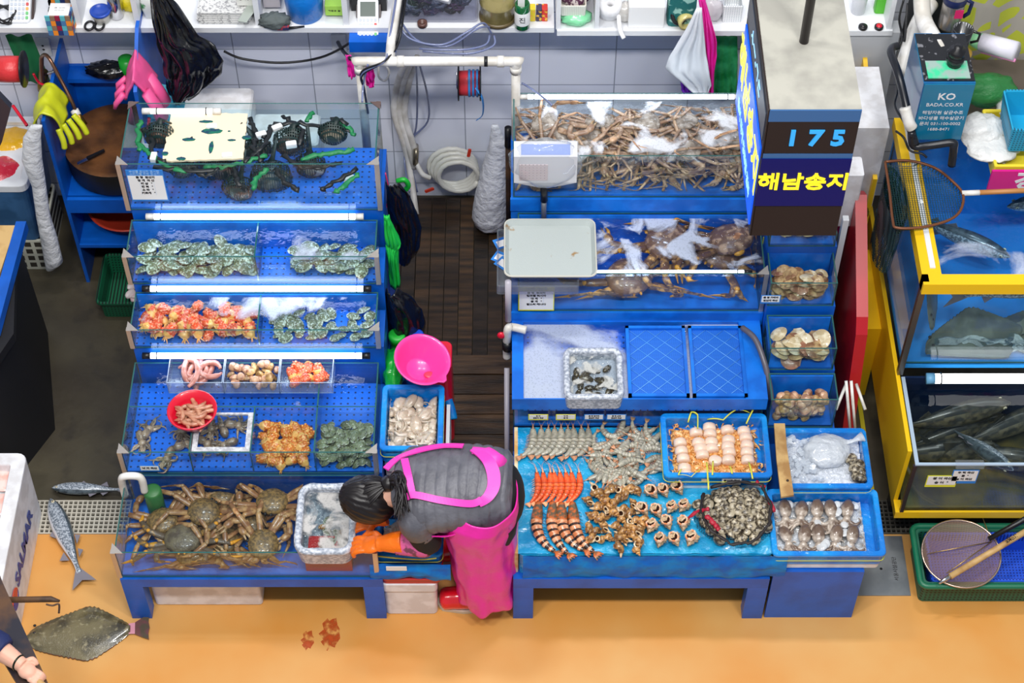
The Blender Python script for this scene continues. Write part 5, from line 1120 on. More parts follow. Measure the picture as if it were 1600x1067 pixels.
# green and blue baskets with the round sieve
def baskets():
    y0=PZ(1450,940,0).y; x0=XO(1432,y0,.0); x1=2.7
    HG=gridmat('basket_green',S(24,92,70),.018,.5,'xz',hole=S(8,30,24)); mb=MB(); a=XO(1437,4.06,.15); 
    T=thing('green_basket','large dark green perforated basket on the floor at the bottom right','basket',((a+x1)/2,4.2,0)); openbox(mb,a,x1,y0-.015,4.325,0.005,.155,.022,.03,.015,0,0,rim=.02); part('basket_body',mb,HG,T)
    mb=MB(); openbox(mb,a-.004,x1,y0-.02,4.33,.145,.162,.03,.03,0,0,0,floor_t=.0); mb2=MB(); pts=rrect(a,x1,y0-.015,4.325,.03); mb2.tube([(p[0],p[1],.155) for p in pts]+[(pts[0][0],pts[0][1],.155)],.014,8); part('rim',mb2,GREEND,T)
    HB=gridmat('basket_blue',S(28,84,214),.014,.5,'xy',hole=S(10,40,130)); b=XO(1455,4.06,.15); mb=MB(); openbox(mb,b,2.42,y0+.012,4.30,.03,.15,.014,.025,.012,0,0,rim=.014)
    solo('blue_basket',mb,HB,'bright blue basket nested inside the dark green basket','basket')
    c=PZ(1503,862,.215); T=thing('sieve','round wire sieve lying over the green and blue baskets','sieve',(c.x,c.y,.17))
    r=.168; ring=[(c.x+r*cos(t*PI/24),c.y+r*.93*sin(t*PI/24),.20+.02*sin(t*PI/24)) for t in range(49)]; part('hoop',MB().tube(ring,.0045,8),mk('wire_copper',S(196,172,156),.25,.9),T)
    def f(s,t): th=2*PI*s; return (c.x+r*t*cos(th),c.y+r*.93*t*sin(th),.20+.02*t*sin(th)-.045*(1-t*t))
    part('wire_mesh',MB().surf(f,48,12),gridmat('wire_mesh',S(150,120,100),.0036,.3),T)
    for (u,v) in ((1535,808),(1450,865),(1480,895)): 
        p=PZ(u,v,.19); part('brace_wire',MB().tube([Vector((c.x+.14,c.y+.06,.20)),p],.0025,6),mk('brass_wire',S(170,140,90),.3,.8),T)
    T=thing('pole','pale wooden pole lying diagonally over the green basket','pole',(2.0,4.15,.21)); p=PZ(1467,911,.22); q=PZ(1640,808,.30); part('shaft',MB().tube([p.lerp(q,.1),q],.0135,12),WOOD,T); mb=MB().tube([p,p.lerp(q,.11)],[.006,.012],10); part('metal_tip',mb,CHROME,T)
    d=(q-p).normalized(); M=TR(*(p.lerp(q,.66)+Vector((0,0,.0145))))@rot(0,0,math.atan2(d.y,d.x)); part('lettering',textmesh(MB(),'aЯoЯo',.028,M,0),INK,T)
    p=PZ(1545,842,.24); q=PZ(1640,790,.32); solo('net_grip',MB().tube([p,p.lerp(q,.55),q],[.011,.013,.012],12),BLACK,'black rubber handle beside the pale pole over the baskets','handle')
baskets()
# red board leaning, white legs
def redboard():
    # a thick red board standing on edge between the stacks
    P=[(PY(1345,318,5.30)),(PY(1375,480,4.98)),(PY(1374,505,4.95)),(PY(1328,620,4.78)),(PY(1318,600,4.80)),(PY(1308,470,5.05)),(PY(1332,330,5.30))]
    x=XO(1350,5.0,.7); 
    T=thing('red_table','red folding table standing on edge beside the scallop boxes','table',(x,5.1,.1))
    pts=[(5.42,1.12),(5.36,1.16),(4.93,.86),(4.88,.80),(4.72,.20),(4.74,.14),(5.30,.14),(5.42,.3)]
    mb=MB(); n=len(pts)
    def X(y,z): return x
    a=[(1.47,y,z) for y,z in pts]; b=[(1.52,y,z) for y,z in pts]
    mb.rings([a,b],0,False); part('table_top',mb,REDD,T)
    for (u,v,u2,v2,lab) in ((1322,595,1328,668,0),(1330,595,1336,668,0),(1338,600,1352,640,0),(1322,600,1306,640,0)):
        p=PY(u,v,4.78); q=PY(u2,v2,4.66); part('leg',MB().tube([p,q],.007,8),PVC,T)
redboard()
solo('white_strip',MB().box(1.405,1.43,5.22,5.25,.55,1.15),WHITE,'narrow white strip beside the red table','strip')
# floor edge stripe
struct('trim_1',MB().box(1.62,1.64,4.56,5.2,0,.006),mk('yellow_line',S(196,182,30),.5),'worn yellow stripe on the dark floor beside the yellow tank')
# ------------------------------------------------------------ hanging sign
def sign():
    zt=2.40; 
    # front face plane y=ys, top edge v~172, bottom ~365
    ys=PZ(1260,172,zt).y; xr=XO(1347,ys,zt); xl=XO(1203,ys,zt); zb=PY(1230,368,ys).z; yb=PZ(1138,164,zb).y
    T=thing('hanging_sign','dark hanging box sign with glowing numbers 175 and yellow shop name over the right stall','sign',((xl+xr)/2,(ys+yb)/2,zb))
    GT=mk('sign_top',S(170,168,158),.5,var=(S(150,148,140),6)); BR=mk('sign_brown',S(44,34,32),.5,spec=.2); NV=mk('sign_navy',S(8,16,96),.35,spec=.2); SB=mk('sign_blue_band',S(52,98,150),.4)
    xw=xl-.115
    part('cabinet',MB().box(xl,xr,ys+.004,yb,zb,zt),GT,T)
    H=zt-zb; mb=MB()
    f=lambda v:PY(1260,v,ys).z
    part('front_brown_panel',MB().box(xl,xr,ys,ys+.004,zb,f(320)),BR,T)
    part('name_panel',MB().box(xl-.004,xr,ys-.006,ys+.004,f(320),f(247)),NV,T); part('number_panel',MB().box(xl,xr,ys,ys+.004,f(247),f(190)),BR,T)
    part('blue_band',MB().box(xl,xr,ys-.001,ys+.004,f(190),zt-.001),SB,T); part('blue_band',MB().box(xl,xr,ys-.002,ys+.0,f(247),f(240)),SB,T)
    M=TR((xl+xr)/2+.015,ys-.002,f(216))@rot(PI/2,0,0); part('lettering',textmesh(MB(),'1 7 5',.105,M,0,.004,.003),mk('num_blue',S(40,140,200),.4,emit=.8),T,label='light blue raised numbers 175')
    M=TR((xl+xr)/2,ys-.008,f(283))@rot(PI/2,0,0); part('lettering',textmesh(MB(),'해남송지',.092,M,0,.003,.002),mk('sign_yellow',S(250,222,40),.4,emit=.5),T,label='yellow shop name letters')
    BLU=mk('lightbox_blue',S(10,84,232),.4,emit=.9); LY=mk('lightbox_yellow',S(250,240,80),.4,emit=.8); LW=mk('lightbox_pale',S(150,206,255),.4,emit=.9)
    Lf=yb-ys; T2=TR(xl-.001,(ys+yb)/2,(zt+zb)/2)@Matrix(((0,0,-1,0),(-1,0,0,0),(0,1,0,0),(0,0,0,1)))
    part('side_frame',MB().box(-Lf*.5,Lf*.5,-H*.5,H*.5,-.003,.004,0,T2),BR,T)
    part('light_panel',MB().box(-Lf*.47,Lf*.47,-H*.44,H*.18,.004,.010,0,T2),BLU,T,label='glowing blue light panel'); part('light_panel',MB().box(-Lf*.47,Lf*.47,H*.24,H*.44,.004,.008,0,T2),mk('lightbox_dark',S(52,60,74),.4,emit=.2),T)
    part('lettering',textmesh(MB(),'해남송지',.20,T2@TR(0,-H*.05,.012),0,.001,.004),LY,T,label='glowing yellow shop name on the side')
    part('lettering',textmesh(MB(),'활어 대게 킹크랩 전복',.055,T2@TR(0,-H*.32,.012),0,.001,.001),LW,T,label='pale blue small writing on the side'); part('lettering',textmesh(MB(),'ㅅㅡ-ㄱㄷ',.09,T2@TR(0,H*.34,.010),0,.001),LW,T)
    px=XO(1256,PZ(1256,65,zt).y,zt); part('hanging_pole',MB().tube([(px,PZ(1256,65,zt).y,zt),(px,PZ(1256,65,zt).y,zt+1.6)],.017,14),mk('pole_dark',S(34,26,26),.4),T)
sign()
def white_boxes():
    a=PY(1347,95,5.85)
    x0=XO(1312,5.7,1.15); x1=XO(1378,5.7,1.15); solo('white_box',MB().box(x0-.22,x1,5.62,6.0,.80,1.30),STY,'large white foam box standing behind the hanging sign','box'); solo('box_stand',MB().box(x0-.2,x1-.02,5.65,5.98,0,.80),mk('stand_grey',S(120,120,126),.5),'grey block carrying the white foam box behind the sign','stand')  # white box on a block of one plain grey
    solo('white_box',MB().prism(rrect(XO(1305,5.35,1.2),XO(1345,5.35,1.2),5.34,5.45,.01),.98,1.30),STY,'small upright white foam box between the sign and the red table','box')
    # yellow plank and pink sign behind
    solo('yellow_board',MB().add([(1.60,5.6,.2),(1.60,6.35,.2),(1.57,6.35,1.35),(1.60,5.6,1.0),(1.62,5.6,.2),(1.62,6.35,.2),(1.59,6.35,1.35),(1.62,5.6,1.0)],[(0,3,2,1),(4,5,6,7),(0,1,5,4),(1,2,6,5),(2,3,7,6),(3,0,4,7)]),YEL,'slanted yellow panel rising behind the net','panel')
    mb=MB().box(1.46,1.47,5.50,5.72,.75,1.12,0); M=TR(1.459,5.61,.95)@rot(PI/2,0,-PI/2); textmesh(mb,'강',.22,M,1,.002,.008); solo('pink_sign',mb,[mk('magenta_sign',S(204,24,120),.4),WHITE],'magenta sign board with white lettering behind the white foam box','sign')
    g=mk('green_film',S(30,150,70),.2,alpha=.75,bump=(20,.8,.02),coat=.5); solo('green_bag',MB().surf(lambda a,b:(1.50+.03*nz(a*4,b*4)+.03*b,5.30+.25*a,.80+.32*b*(1-.5*a)),14,14),g,'translucent green plastic bag hanging by the yellow panel','bag')
white_boxes()
# ------------------------------------------------------------ top right: filter box, pipes, mug
def topright():
    bx0,bx1=XO(1412,5.45,1.4),XO(1495,5.45,1.4); y0=PY(1440,218,5.40).y
    zb=PY(1440,218,5.40).z; zt=PY(1470,130,5.40).z; yb=PZ(1440,52,zt).y
    T=thing('filter_box','blue metal water filter box with white lettering standing over the upper fish tank','filter box',((bx0+bx1)/2,5.6,zb))
    x0=XO(1422,5.40,zb); x1=XO(1497,5.40,zb)+.01
    part('cabinet',MB().box(x0,x1,5.40,yb,zb,zt),mk('filter_blue',S(24,92,150),.3,var=(S(20,120,160),5),coat=.4),T); part('front_plate',MB().box(x0+.004,x1-.002,5.396,5.40,zb+.004,zt-.004),mk('filter_teal',S(16,120,160),.25,coat=.5),T)
    part('lid',MB().box(x0+.002,x1-.002,5.41,yb-.01,zt,zt+.006),mk('lid_black',S(26,26,30),.25,var=(S(120,120,126),26,.62,.66),coat=.5),T)
    part('window',MB().box(x0+.02,x1-.02,5.42,5.52,zt+.006,zt+.010),mk('green_glow',S(60,190,140),.2,var=(S(150,160,160),16),emit=.25),T)
    M=TR((x0+x1)/2,5.394,zb+(zt-zb)*.78)@rot(PI/2,0,0); mb=textmesh(MB(),'KO',.05,M,0,.0005,.001); textmesh(mb,'BADA.CO.KR',.026,M@TR(0,-.045,0),0)
    for k,l in enumerate(('해양자원 살균수조','바다생물 해수살균기','문의 031-100-0002','1688-8471')): textmesh(mb,l,.022,M@TR(0,-.09-.032*k,0),0)
    part('lettering',mb,WHITE,T)
    c=((x0+x1)/2+.03,5.50,zt+.01); mb=MB(); mb.lathe([(.03,0),(.03,.02),(.036,.022),(.036,.045),(.028,.048),(.034,.055),(.034,.08),(.018,.085),(.018,.10),(.0,.10)],16,0,TR(*c)); solo('valve',mb,BLACK,'black ribbed hose connector on the filter box lid','valve')
    # white pipe
    def pipe(px,r,lab,m=PVC,cat='pipe',nm='pvc_pipe',j=0): 
        V=[PY(u,v,y) for u,v,y in px]; mb=MB().tube(interp(V,6),r,14); 
        for q in (V[0],V[-1]): pass
        return solo(nm,mb,m,lab,cat)
    pipe([(1440,-10,5.95),(1443,30,5.85),(1458,60,5.7),(1472,85,5.6),(1478,103,5.56)],.036,'thick white pipe elbow coming down onto the filter box')
    pipe([(1455,5,6.1),(1435,35,6.0),(1420,75,5.9),(1408,115,5.8)],.034,'second thick white pipe slanting behind the filter box')
    solo('pipe_collar',MB().tube([PY(1474,92,5.58),PY(1477,108,5.55)],.042,16),PVC,'white pipe collar above the black connector','collar')
    BP=mk('black_pipe',S(24,26,34),.3)
    pipe([(1402,72,5.75),(1392,80,5.7),(1405,120,5.55),(1418,175,5.42),(1424,205,5.38),(1430,225,5.36)],.017,'black pipe running down the left of the filter box',BP,nm='black_pipe')
    pipe([(1424,205,5.37),(1428,228,5.36),(1455,227,5.35),(1488,223,5.35),(1490,232,5.34),(1487,258,5.33)],.017,'black pipe crossing in front of the filter box',BP,nm='black_pipe')
    pipe([(1414,168,5.42),(1420,190,5.39),(1425,200,5.38)],.024,'short white pipe socket on the black pipe',nm='pipe_socket')
    for k,px in enumerate(([(1412,0,6.0),(1405,30,6.0),(1410,60,5.95),(1400,90,5.8),(1402,140,5.6),(1398,165,5.5),(1412,190,5.4),(1425,215,5.35)],[(1400,205,5.45),(1412,215,5.4),(1422,235,5.36),(1440,240,5.34),(1448,246,5.33)],[(1418,5,6.0),(1414,60,5.9),(1412,62,5.9)])):
        pipe(px,.005,('thin black cable hanging down beside the filter box','thin black cable looped over the yellow rail','short black cable with a plug at the top right')[k],BLACK,'cable','cable')
    # mug, jar, thermos, roll
    def cup(u,v,y,r,h,mats,name,lab,prof=None,cat=None,parts=()):
        p=PY(u,v,y); T=thing(name,lab,cat or name,(p.x,y,p.z)); part('body',MB().lathe(prof or [(r*.8,0),(r*.85,.003),(r,h),(r*.93,h),(r*.75,.01),(0.0005,.01)],24,0,TR(p.x,y,p.z),cap=(True,True)),mats,T); return T,p
    mg=[mk('mug_black',S(26,26,28),.25,coat=.5)]
    solo('shelf_counter',MB().box(x1+.01,2.75,5.75,6.15,1.12,1.20),mk('grey_counter',S(90,80,74),.5),'counter carrying the mug, jar and bags at the top right','counter')
    T,p=cup(1498,72,5.86,.045,.10,mg,'mug','black mug with a white inside standing beside the filter box'); part('inside',MB().lathe([(.042,.1005),(.036,.02),(.0005,.02)],20,0,TR(p.x,5.86,p.z)),WHITE,T,label='white inside'); mb=MB().tube([(p.x+.045*cos(.2),5.86,p.z+.02),(p.x+.075,5.86,p.z+.03),(p.x+.078,5.86,p.z+.07),(p.x+.045,5.86,p.z+.085)],.006,8); part('handle',mb,mg,T)
    T,p=cup(1498,108,5.75,.036,.08,[mk('jar_amber',S(176,130,70),.15,coat=.6,var=(S(220,200,160),30))],'jar','amber glass jar with a gold lid below the black mug'); part('lid',MB().lathe([(.038,.078),(.038,.098),(.0005,.098)],20,0,TR(p.x,5.75,p.z),cap=(True,True)),mk('gold_lid',S(190,150,60),.35,.4),T)
    T,p=cup(1482,40,6.05,.048,.22,[mk('thermos_steel',S(176,170,164),.25,.8)],'thermos','steel thermos with a navy band and pink sticker at the top right',[(.046,0),(.048,.01),(.048,.22),(.03,.23),(.0005,.23)]); part('band',MB().lathe([(.050,.14),(.052,.145),(.052,.17),(.050,.175)],24,0,TR(p.x,6.05,p.z)),mk('navy',S(28,38,84),.4),T); part('sticker',MB().box(p.x+.0,p.x+.036,6.0,6.004,p.z+.085,p.z+.13),mk('pink_sticker',S(222,40,110),.4),T); part('handle',MB().tube([(p.x+.045,6.04,p.z+.16),(p.x+.075,6.04,p.z+.14),(p.x+.07,6.04,p.z+.08),(p.x+.05,6.04,p.z+.06)],.009,8),mk('navy_b',S(28,38,84),.4),T)
    p=PY(1535,66,5.95); q=PY(1588,80,5.85); T=thing('film_roll','roll of clear plastic bags lying at the top right','roll',(p.x,p.y,p.z)); part('roll',MB().tube([p,q],.042,20),mk('roll_white',S(222,220,232),.3,coat=.4),T); 
    part('green_net',MB().tube([p,p.lerp(q,-.25),p.lerp(q,-.55)],[.04,.03,.012],14),mk('pale_green_net',S(130,200,150),.4,alpha=.7),T); mb=MB().tube([p+Vector((.0,-.02,-.036)),q+Vector((0,-.02,-.036))],.008,8); part('pink_edge',mb,mk('pink_edge',S(240,150,200),.4),T)
    # leaf cloth
    lc=mk('leaf_cloth',S(186,178,168),.7); nt=lc.node_tree; N=nt.nodes; L=nt.links; tc=[q for q in N if q.type=='TEX_COORD'][0]
    v=N.new('ShaderNodeTexVoronoi'); v.inputs['Scale'].default_value=7.5; v.feature='DISTANCE_TO_EDGE'; L.new(tc.outputs['Object'],v.inputs['Vector']); r=N.new('ShaderNodeMath'); r.operation='GREATER_THAN'; r.inputs[1].default_value=.12; L.new(v.outputs['Distance'],r.inputs[0])
    mx=N.new('ShaderNodeMix'); mx.data_type='RGBA'; mx.inputs[6].default_value=(*S(182,176,166),1); mx.inputs[7].default_value=(*S(196,204,66),1); L.new(r.outputs[0],mx.inputs['Factor']); L.new(mx.outputs[2],N['Principled BSDF'].inputs['Base Color'])
    solo('leaf_cloth',MB().surf(lambda a,b:(XO(1500,6.2,1.4)+.0+.75*a,6.2-.03*sin(a*14)-.02*b,.95+.85*b),40,10),lc,'grey cloth printed with yellow-green leaves hanging at the top right','cloth')
    solo('dark_cabinet',MB().box(XO(1420,6.25,1.3),XO(1500,6.25,1.3),6.22,6.35,1.0,1.75),mk('cab_dark',S(24,28,30),.5),'dark cabinet side behind the thermos','cabinet')
    # bags and cyan basket on right
    wb=mk('white_bag',S(226,226,224),.35,bump=(16,.9,.02),coat=.2)
    for (u,v,y,rx,rz,lab) in ((1535,205,5.55,.10,.07,'crumpled white plastic bag heap right of the filter box'),(1550,225,5.48,.12,.03,'folded stack of white bags under the crumpled bag'),(1590,170,5.7,.09,.05,'white plastic bag in the top right corner')):
        p=PY(u,v,y); solo('plastic_bag',MB().ell((p.x,y,p.z),(rx,rx*.9,rz),30,18,0,None,lambda q:.16*nz(q.x*3+u,q.y*3,q.z*3)+.06*nz(q.x*9,q.y*9,q.z*9)),wb,lab,'bag')
    gm=mk('green_net_bag',S(40,140,70),.4,alpha=.6,bump=(60,.6)); p=PY(1540,140,5.8); solo('net_bag',MB().ell((p.x,5.8,p.z),(.14,.08,.07),26,14,0,None,lambda q:.2*nz(q.x*3,q.y*3,q.z*3)),gm,'green net bag of vegetables below the roll at the top right','bag')
    ct=mk('cyan_grid',S(28,160,204),.4); cg=gridmat('cyan_holes',S(28,160,204),.014,.5,'xz',hole=S(14,90,120))
    a=XO(1560,5.4,1.4); mb=MB(); p=PY(1570,240,5.38); openbox(mb,p.x-.0,p.x+.20,5.38,5.62,p.z,p.z+.14,.008,.02,.015,0,1); solo('cyan_basket',mb,[cg,ct],'cyan perforated plastic basket at the right edge','basket')
    p=PY(1565,252,5.36); T=thing('yellow_tray','yellow plastic tray under the cyan basket at the right edge','tray',(p.x+.1,5.5,p.z-.05)); mb=MB(); openbox(mb,p.x-.03,p.x+.35,5.34,5.68,p.z-.08,p.z-.01,.012,.01,.0); part('tray_body',mb,mk('tray_yellow',S(236,216,60),.35),T)
    mb=MB().box(XO(1540,5.33,1.25),2.6,5.30,5.312,PY(1550,298,5.3).z,PY(1550,268,5.3).z,0); M=TR(XO(1588,5.3,1.25)+.03,5.298,PY(1550,284,5.3).z)@rot(PI/2,0,0); textmesh(mb,'강',.11,M,1,.001,.004); solo('pink_sign',mb,[mk('magenta_sign_b',S(212,20,130),.35),WHITE],'magenta sign with a white letter below the yellow tray at the right edge','sign')
    solo('tank_cover',MB().box(XO(1545,5.5,1.27),2.7,5.34,5.72,1.27,1.29),mk('lid_ice',S(190,196,200),.3),'pale lid on the back right of the upper fish tank','lid')
    p=PY(1500,262,5.5)
topright()
# ------------------------------------------------------------ shelf on the back wall
SZ=1.42
def shelf():
    T=thing('wall_shelf','white open shelf with dividers along the top of the tiled wall','shelf',(-.9,6.25,1.39))
    xl=-2.75; xm=XO(866,6.12,SZ)
    part('shelf_board',MB().box(xl,xm,6.12,6.42,1.392,SZ),WHITE,T)
    for u in (124,216,404,541,766): x=XO(u,6.14,SZ); part('divider',MB().box(x-.012,x+.012,6.135,6.42,SZ,1.85),WHITE,T)
    T=thing('wall_shelf','second white shelf unit reaching right from the green bottle','shelf',(.6,6.25,1.39))
    xr=XO(1200,6.12,SZ); part('shelf_board',MB().box(xm+.012,xr+.55,6.10,6.42,1.392,SZ),WHITE,T)
    for u in (872,932,1200,1388): x=XO(u,6.12,SZ); part('divider',MB().box(x-.010,x+.010,6.11,6.42,SZ,1.85),WHITE,T)
shelf()
def sx(u,y=6.2,z=SZ): return XO(u,y,z)
def sbase(v): return PZ(800,v,SZ).y
def onshelf(u,v): return Vector((sx(u,sbase(v)),sbase(v),SZ+.001))
def sbox(name,u0,u1,v,h,d,mats,label,cat,rz=0,z=0,text=None,mat_top=None,r=.004):
    a=sx(u0,sbase(v)); b=sx(u1,sbase(v)); y=sbase(v); c=TR((a+b)/2,y+d/2,SZ+.001+z)@rot(0,0,rz); w=b-a
    mb=MB().prism(rrect(-w/2,w/2,-d/2,d/2,r,2),0,h,0,c,ch=.0015,top=mat_top)
    if text: 
        textmesh(mb,text[0],text[1],c@TR(0,-d/2-.001,h*.5)@rot(PI/2,0,0),text[2],.0005,.0006)
    return solo(name,mb,mats,label,cat)
def lathe_at(name,p,prof,mats,label,cat,seg=24,T=None):
    return solo(name,MB().lathe(prof,seg,0,TR(*p)@(T or Matrix()),cap=(True,True)),mats,label,cat)
def terminal(u0,u1,v,label,tilt=.5,y=None,z=SZ+.03):
    y=y or sbase(v)+.07; x=XO((u0+u1)/2,y,z); w=(u1-u0)*pxm(y,z); T=thing('card_terminal',label,'card terminal',(x,y,z-.03)); M=TR(x,y,z)@rot(tilt,0,0)
    part('base',MB().prism(rrect(-w*.58,w*.6,-.10,.13,.03),-.03,.0,0,M,ch=.004),mk('terminal_dark',S(60,44,42),.3),T)
    part('body',MB().prism(rrect(-w/2,w/2,-.085,.12,.018),.0,.025,0,M,ch=.004),mk('terminal_white',S(226,228,232),.3),T)
    part('screen',MB().box(-w*.36,w*.36,.035,.10,.025,.0265,0,M),mk('lcd',S(70,84,76),.2),T)
    cols=[mk('key_'+n,c,.5) for n,c in (('grey',S(190,196,206)),('red',S(200,80,80)),('green',S(110,190,120)),('orange',S(230,170,90)))]
    mb=MB()
    for j in range(5):
        for i in range(5):
            cx=-w*.36+w*.18*i; cy=.02-.021*j; mb.prism(rrect(cx-w*.06,cx+w*.06,cy-.007,cy+.007,.003,2),.025,.029,(1 if j==1 else 3 if j==2 else 2 if j>=3 else 0) if i==4 else 0,M)
    part('keypad',mb,cols,T); return T
terminal(16,50,34,'white card terminal on a dark base at the left end of the shelf')
terminal(559,592,48,'white card terminal in a black cradle above the blue bracket',.7,y=6.16,z=1.40)
solo('terminal_bracket',MB().box(sx(545,6.1),sx(618,6.1),6.06,6.13,1.33,1.39),BLUED,'blue bracket holding the second card terminal at the shelf edge','bracket')
solo('black_cradle',MB().box(sx(547,6.12),sx(603,6.12),6.23,6.29,1.421,1.75),BLACK,'black cradle behind the second card terminal','cradle')
def cables(name,pts,r,m,label,cat='cable',jit=.0,n=6): return solo(name,MB().tube(interp([Vector(p) for p in pts],n,jit),r,7),m,label,cat)
def coil(c,rx,ry,n,r,axis='z',jz=.01,seed=0):
    rn=random.Random(seed); V=[]
    for i in range(n*14):
        a=2*PI*i/14; k=1+rn.uniform(-.15,.15); d=(rx*k*cos(a),ry*k*sin(a)); V.append(Vector((c[0]+d[0],c[1]+d[1],c[2]+rn.uniform(0,jz))) if axis=='z' else Vector((c[0]+d[0],c[1]+rn.uniform(-jz,0),c[2]+d[1])))
    return V
cables('cable_coil',coil(onshelf(8,28),.05,.05,4,.004,jz=.04),.004,BLACK,'tangled black cable at the left end of the shelf',n=2)
# patchwork box
def patch():
    a,b,y=sx(78,6.09),sx(117,6.09),6.07; cols=[S(70,120,170),S(150,20,60),S(240,140,40),S(90,180,190),S(30,50,110),S(140,110,90)]; ms=[mk('patch_%d'%k,c,.6) for k,c in enumerate(cols)]
    T=thing('woven_box','open box woven from patchwork coloured strips at the shelf edge','box',((a+b)/2,y,SZ)); mb=MB(); w=(b-a)/5; rn=random.Random(1)
    for i in range(5):
        for j in range(4):
            mb.box(a+i*w,a+(i+1)*w-.001,y,y+.006,SZ+.001+j*.028,SZ+.028+j*.028,(i*2+j*3)%6)
            mb.box(a,a+.005,y+.008+j*.03,y+.036+j*.03,SZ+.001+j*.028,SZ+.028+j*.028,(i+j)%6)
            mb.box(b-.005,b,y+.008+j*.03,y+.036+j*.03,SZ+.001+i*.022,SZ+.022+i*.022,(i+j*2)%6)
            mb.box(a+i*w,a+(i+1)*w-.001,y+.13,y+.136,SZ+.001+j*.035,SZ+.035+j*.035,(i+j*3+2)%6)
    part('woven_wall',mb,ms,T,kind='stuff'); mb=MB().box(a+.01,b-.01,y+.02,y+.10,SZ+.02,SZ+.10,0); textmesh(mb,'ㅁ ㅡㅡ\nㅡㅡㅡ',.016,TR((a+b)/2,y+.06,SZ+.1005),1); part('card_pack',mb,[PAPER,INK],T,label='pack of white cards')
patch()
def scissors():
    p=onshelf(148,42); T=thing('scissors','black handled scissors lying beside the blue lidded pot','scissors',p); 
    for s in (-1,1):
        mb=MB(); V=[Vector((p.x+s*.022+.020*cos(t*PI/8),p.y+.028*sin(t*PI/8),p.z+.006)) for t in range(17)]; mb.tube(V,.0055,8); part('handle',mb,BLACK,T)
        part('blade',MB().prism([(p.x+s*.012,p.y+.02),(p.x+s*.004+.01,p.y+.03),(p.x-s*.02,p.y+.14)],p.z+.004+.002*s,p.z+.006+.002*s),CHROME,T)
scissors()
p=onshelf(160,32); T=thing('lidded_pot','small clear pot with a round blue lid on the shelf','pot',p); part('body',MB().lathe([(.034,0),(.042,.05)],20,0,TR(*p),cap=(True,False)),mk('pot_clear',S(210,210,200),.3),T); part('lid',MB().lathe([(.046,.048),(.047,.058),(.040,.062),(.037,.056),(.0005,.056)],24,0,TR(*p),cap=(True,True)),mk('lid_blue',S(28,70,170),.3),T)
lathe_at('steel_canister',onshelf(183,26),[(.028,0),(.03,.005),(.03,.26),(.0005,.26)],CHROME,'tall brushed steel canister behind the blue lidded pot','canister')
ye=mk('yellow_peel',S(226,206,30),.4,bump=(40,.5)); solo('yellow_bag',MB().ell(onshelf(205,12)+Vector((0,0,.03)),(.05,.04,.04),20,12,0,None,lambda q:.3*nz(q.x*4,q.y*4,q.z*4)),ye,'crumpled yellow bag at the back of the shelf','bag')
solo('printed_bag',MB().ell(onshelf(240,22)+Vector((0,0,.05)),(.05,.04,.09),20,12,0,None,lambda q:.2*nz(q.x*4,q.y*4,q.z*4+5)),mk('printed_white',S(226,228,224),.4,var=(S(40,140,70),18,.55,.62)),'white and green printed bag beside the black bin liner','bag')
def papers():
    rn=random.Random(3); NP=mk('newsprint',S(212,212,210),.7,var=(S(150,150,152),90,.5,.6))
    for k in range(7):
        a,b=sx(315+rn.uniform(-5,4)),sx(392+rn.uniform(-6,4)); solo('newspaper',MB().prism(rrect(a,b,6.14+rn.uniform(0,.012),6.36,.008,2),SZ+.001+k*.009,SZ+.009+k*.009),NP,'folded grey newspaper in the stack behind the black bag' ,'newspaper','newspapers stacked on the shelf')
    mb=MB().prism([(sx(375,6.1),6.085),(sx(389,6.1),6.075),(sx(402,6.1),6.17),(sx(388,6.1),6.2)],SZ+.070,SZ+.073); solo('leaflet',mb,mk('grey_leaflet',S(160,168,160),.6),'grey leaflet poking over the shelf edge beside the newspapers','leaflet')
papers()
sbox('tissue_box',373,400,28,.09,.10,[mk('box_white',S(232,232,226),.5),INK,mk('yellow_band',S(226,200,40),.5)],'white box with a yellow band standing on the newspapers','box',z=.07,text=('小米',.03,1),mat_top=0)
solo('grey_cloth',MB().ell(onshelf(430,40)+Vector((0,0,.03)),(.07,.04,.035),26,14,0,None,lambda q:.35*nz(q.x*4,q.y*4,q.z*4)),mk('grey_cloth',S(84,92,92),.8,bump=(40,.6)),'crumpled dark grey cloth at the left of the blue bucket','cloth')
sbox('carton',413,440,20,.05,.10,[mk('carton_pale',S(186,180,186),.6)],'pale carton behind the grey cloth','carton',z=.03); sbox('small_box',432,452,48,.02,.03,[mk('mini_red',S(170,60,60),.5,var=(S(40,50,90),50))],'tiny colourful box at the shelf edge under the grey cloth','box')
p=onshelf(476,34); p.y+=.055; T=thing('blue_bucket','big bright blue plastic bucket on the shelf','bucket',p); part('body',MB().lathe([(.075,0),(.08,.004),(.10,.28),(.095,.28),(.075,.01),(.0005,.01)],32,0,TR(*p),cap=(True,True)),mk('bucket_blue',S(22,120,210),.3,bump=(60,.3)),T); part('paper_liner',MB().box(p.x-.07,p.x+.09,6.13,6.3,SZ,SZ+.0015),PAPER,T)
sbox('green_box',509,538,30,.055,.06,[mk('lime_box',S(160,206,80),.5),INK],'lime green packet box right of the blue bucket','box',z=.02,text=('ㄱㅁㅇ ㅂ',.014,1)); 
solo('marker',MB().tube([onshelf(450,46)+Vector((0,0,.006)),onshelf(476,43)+Vector((0,0,.006))],[.007,.004],8),BLACK,'black marker pen lying at the shelf edge','marker')
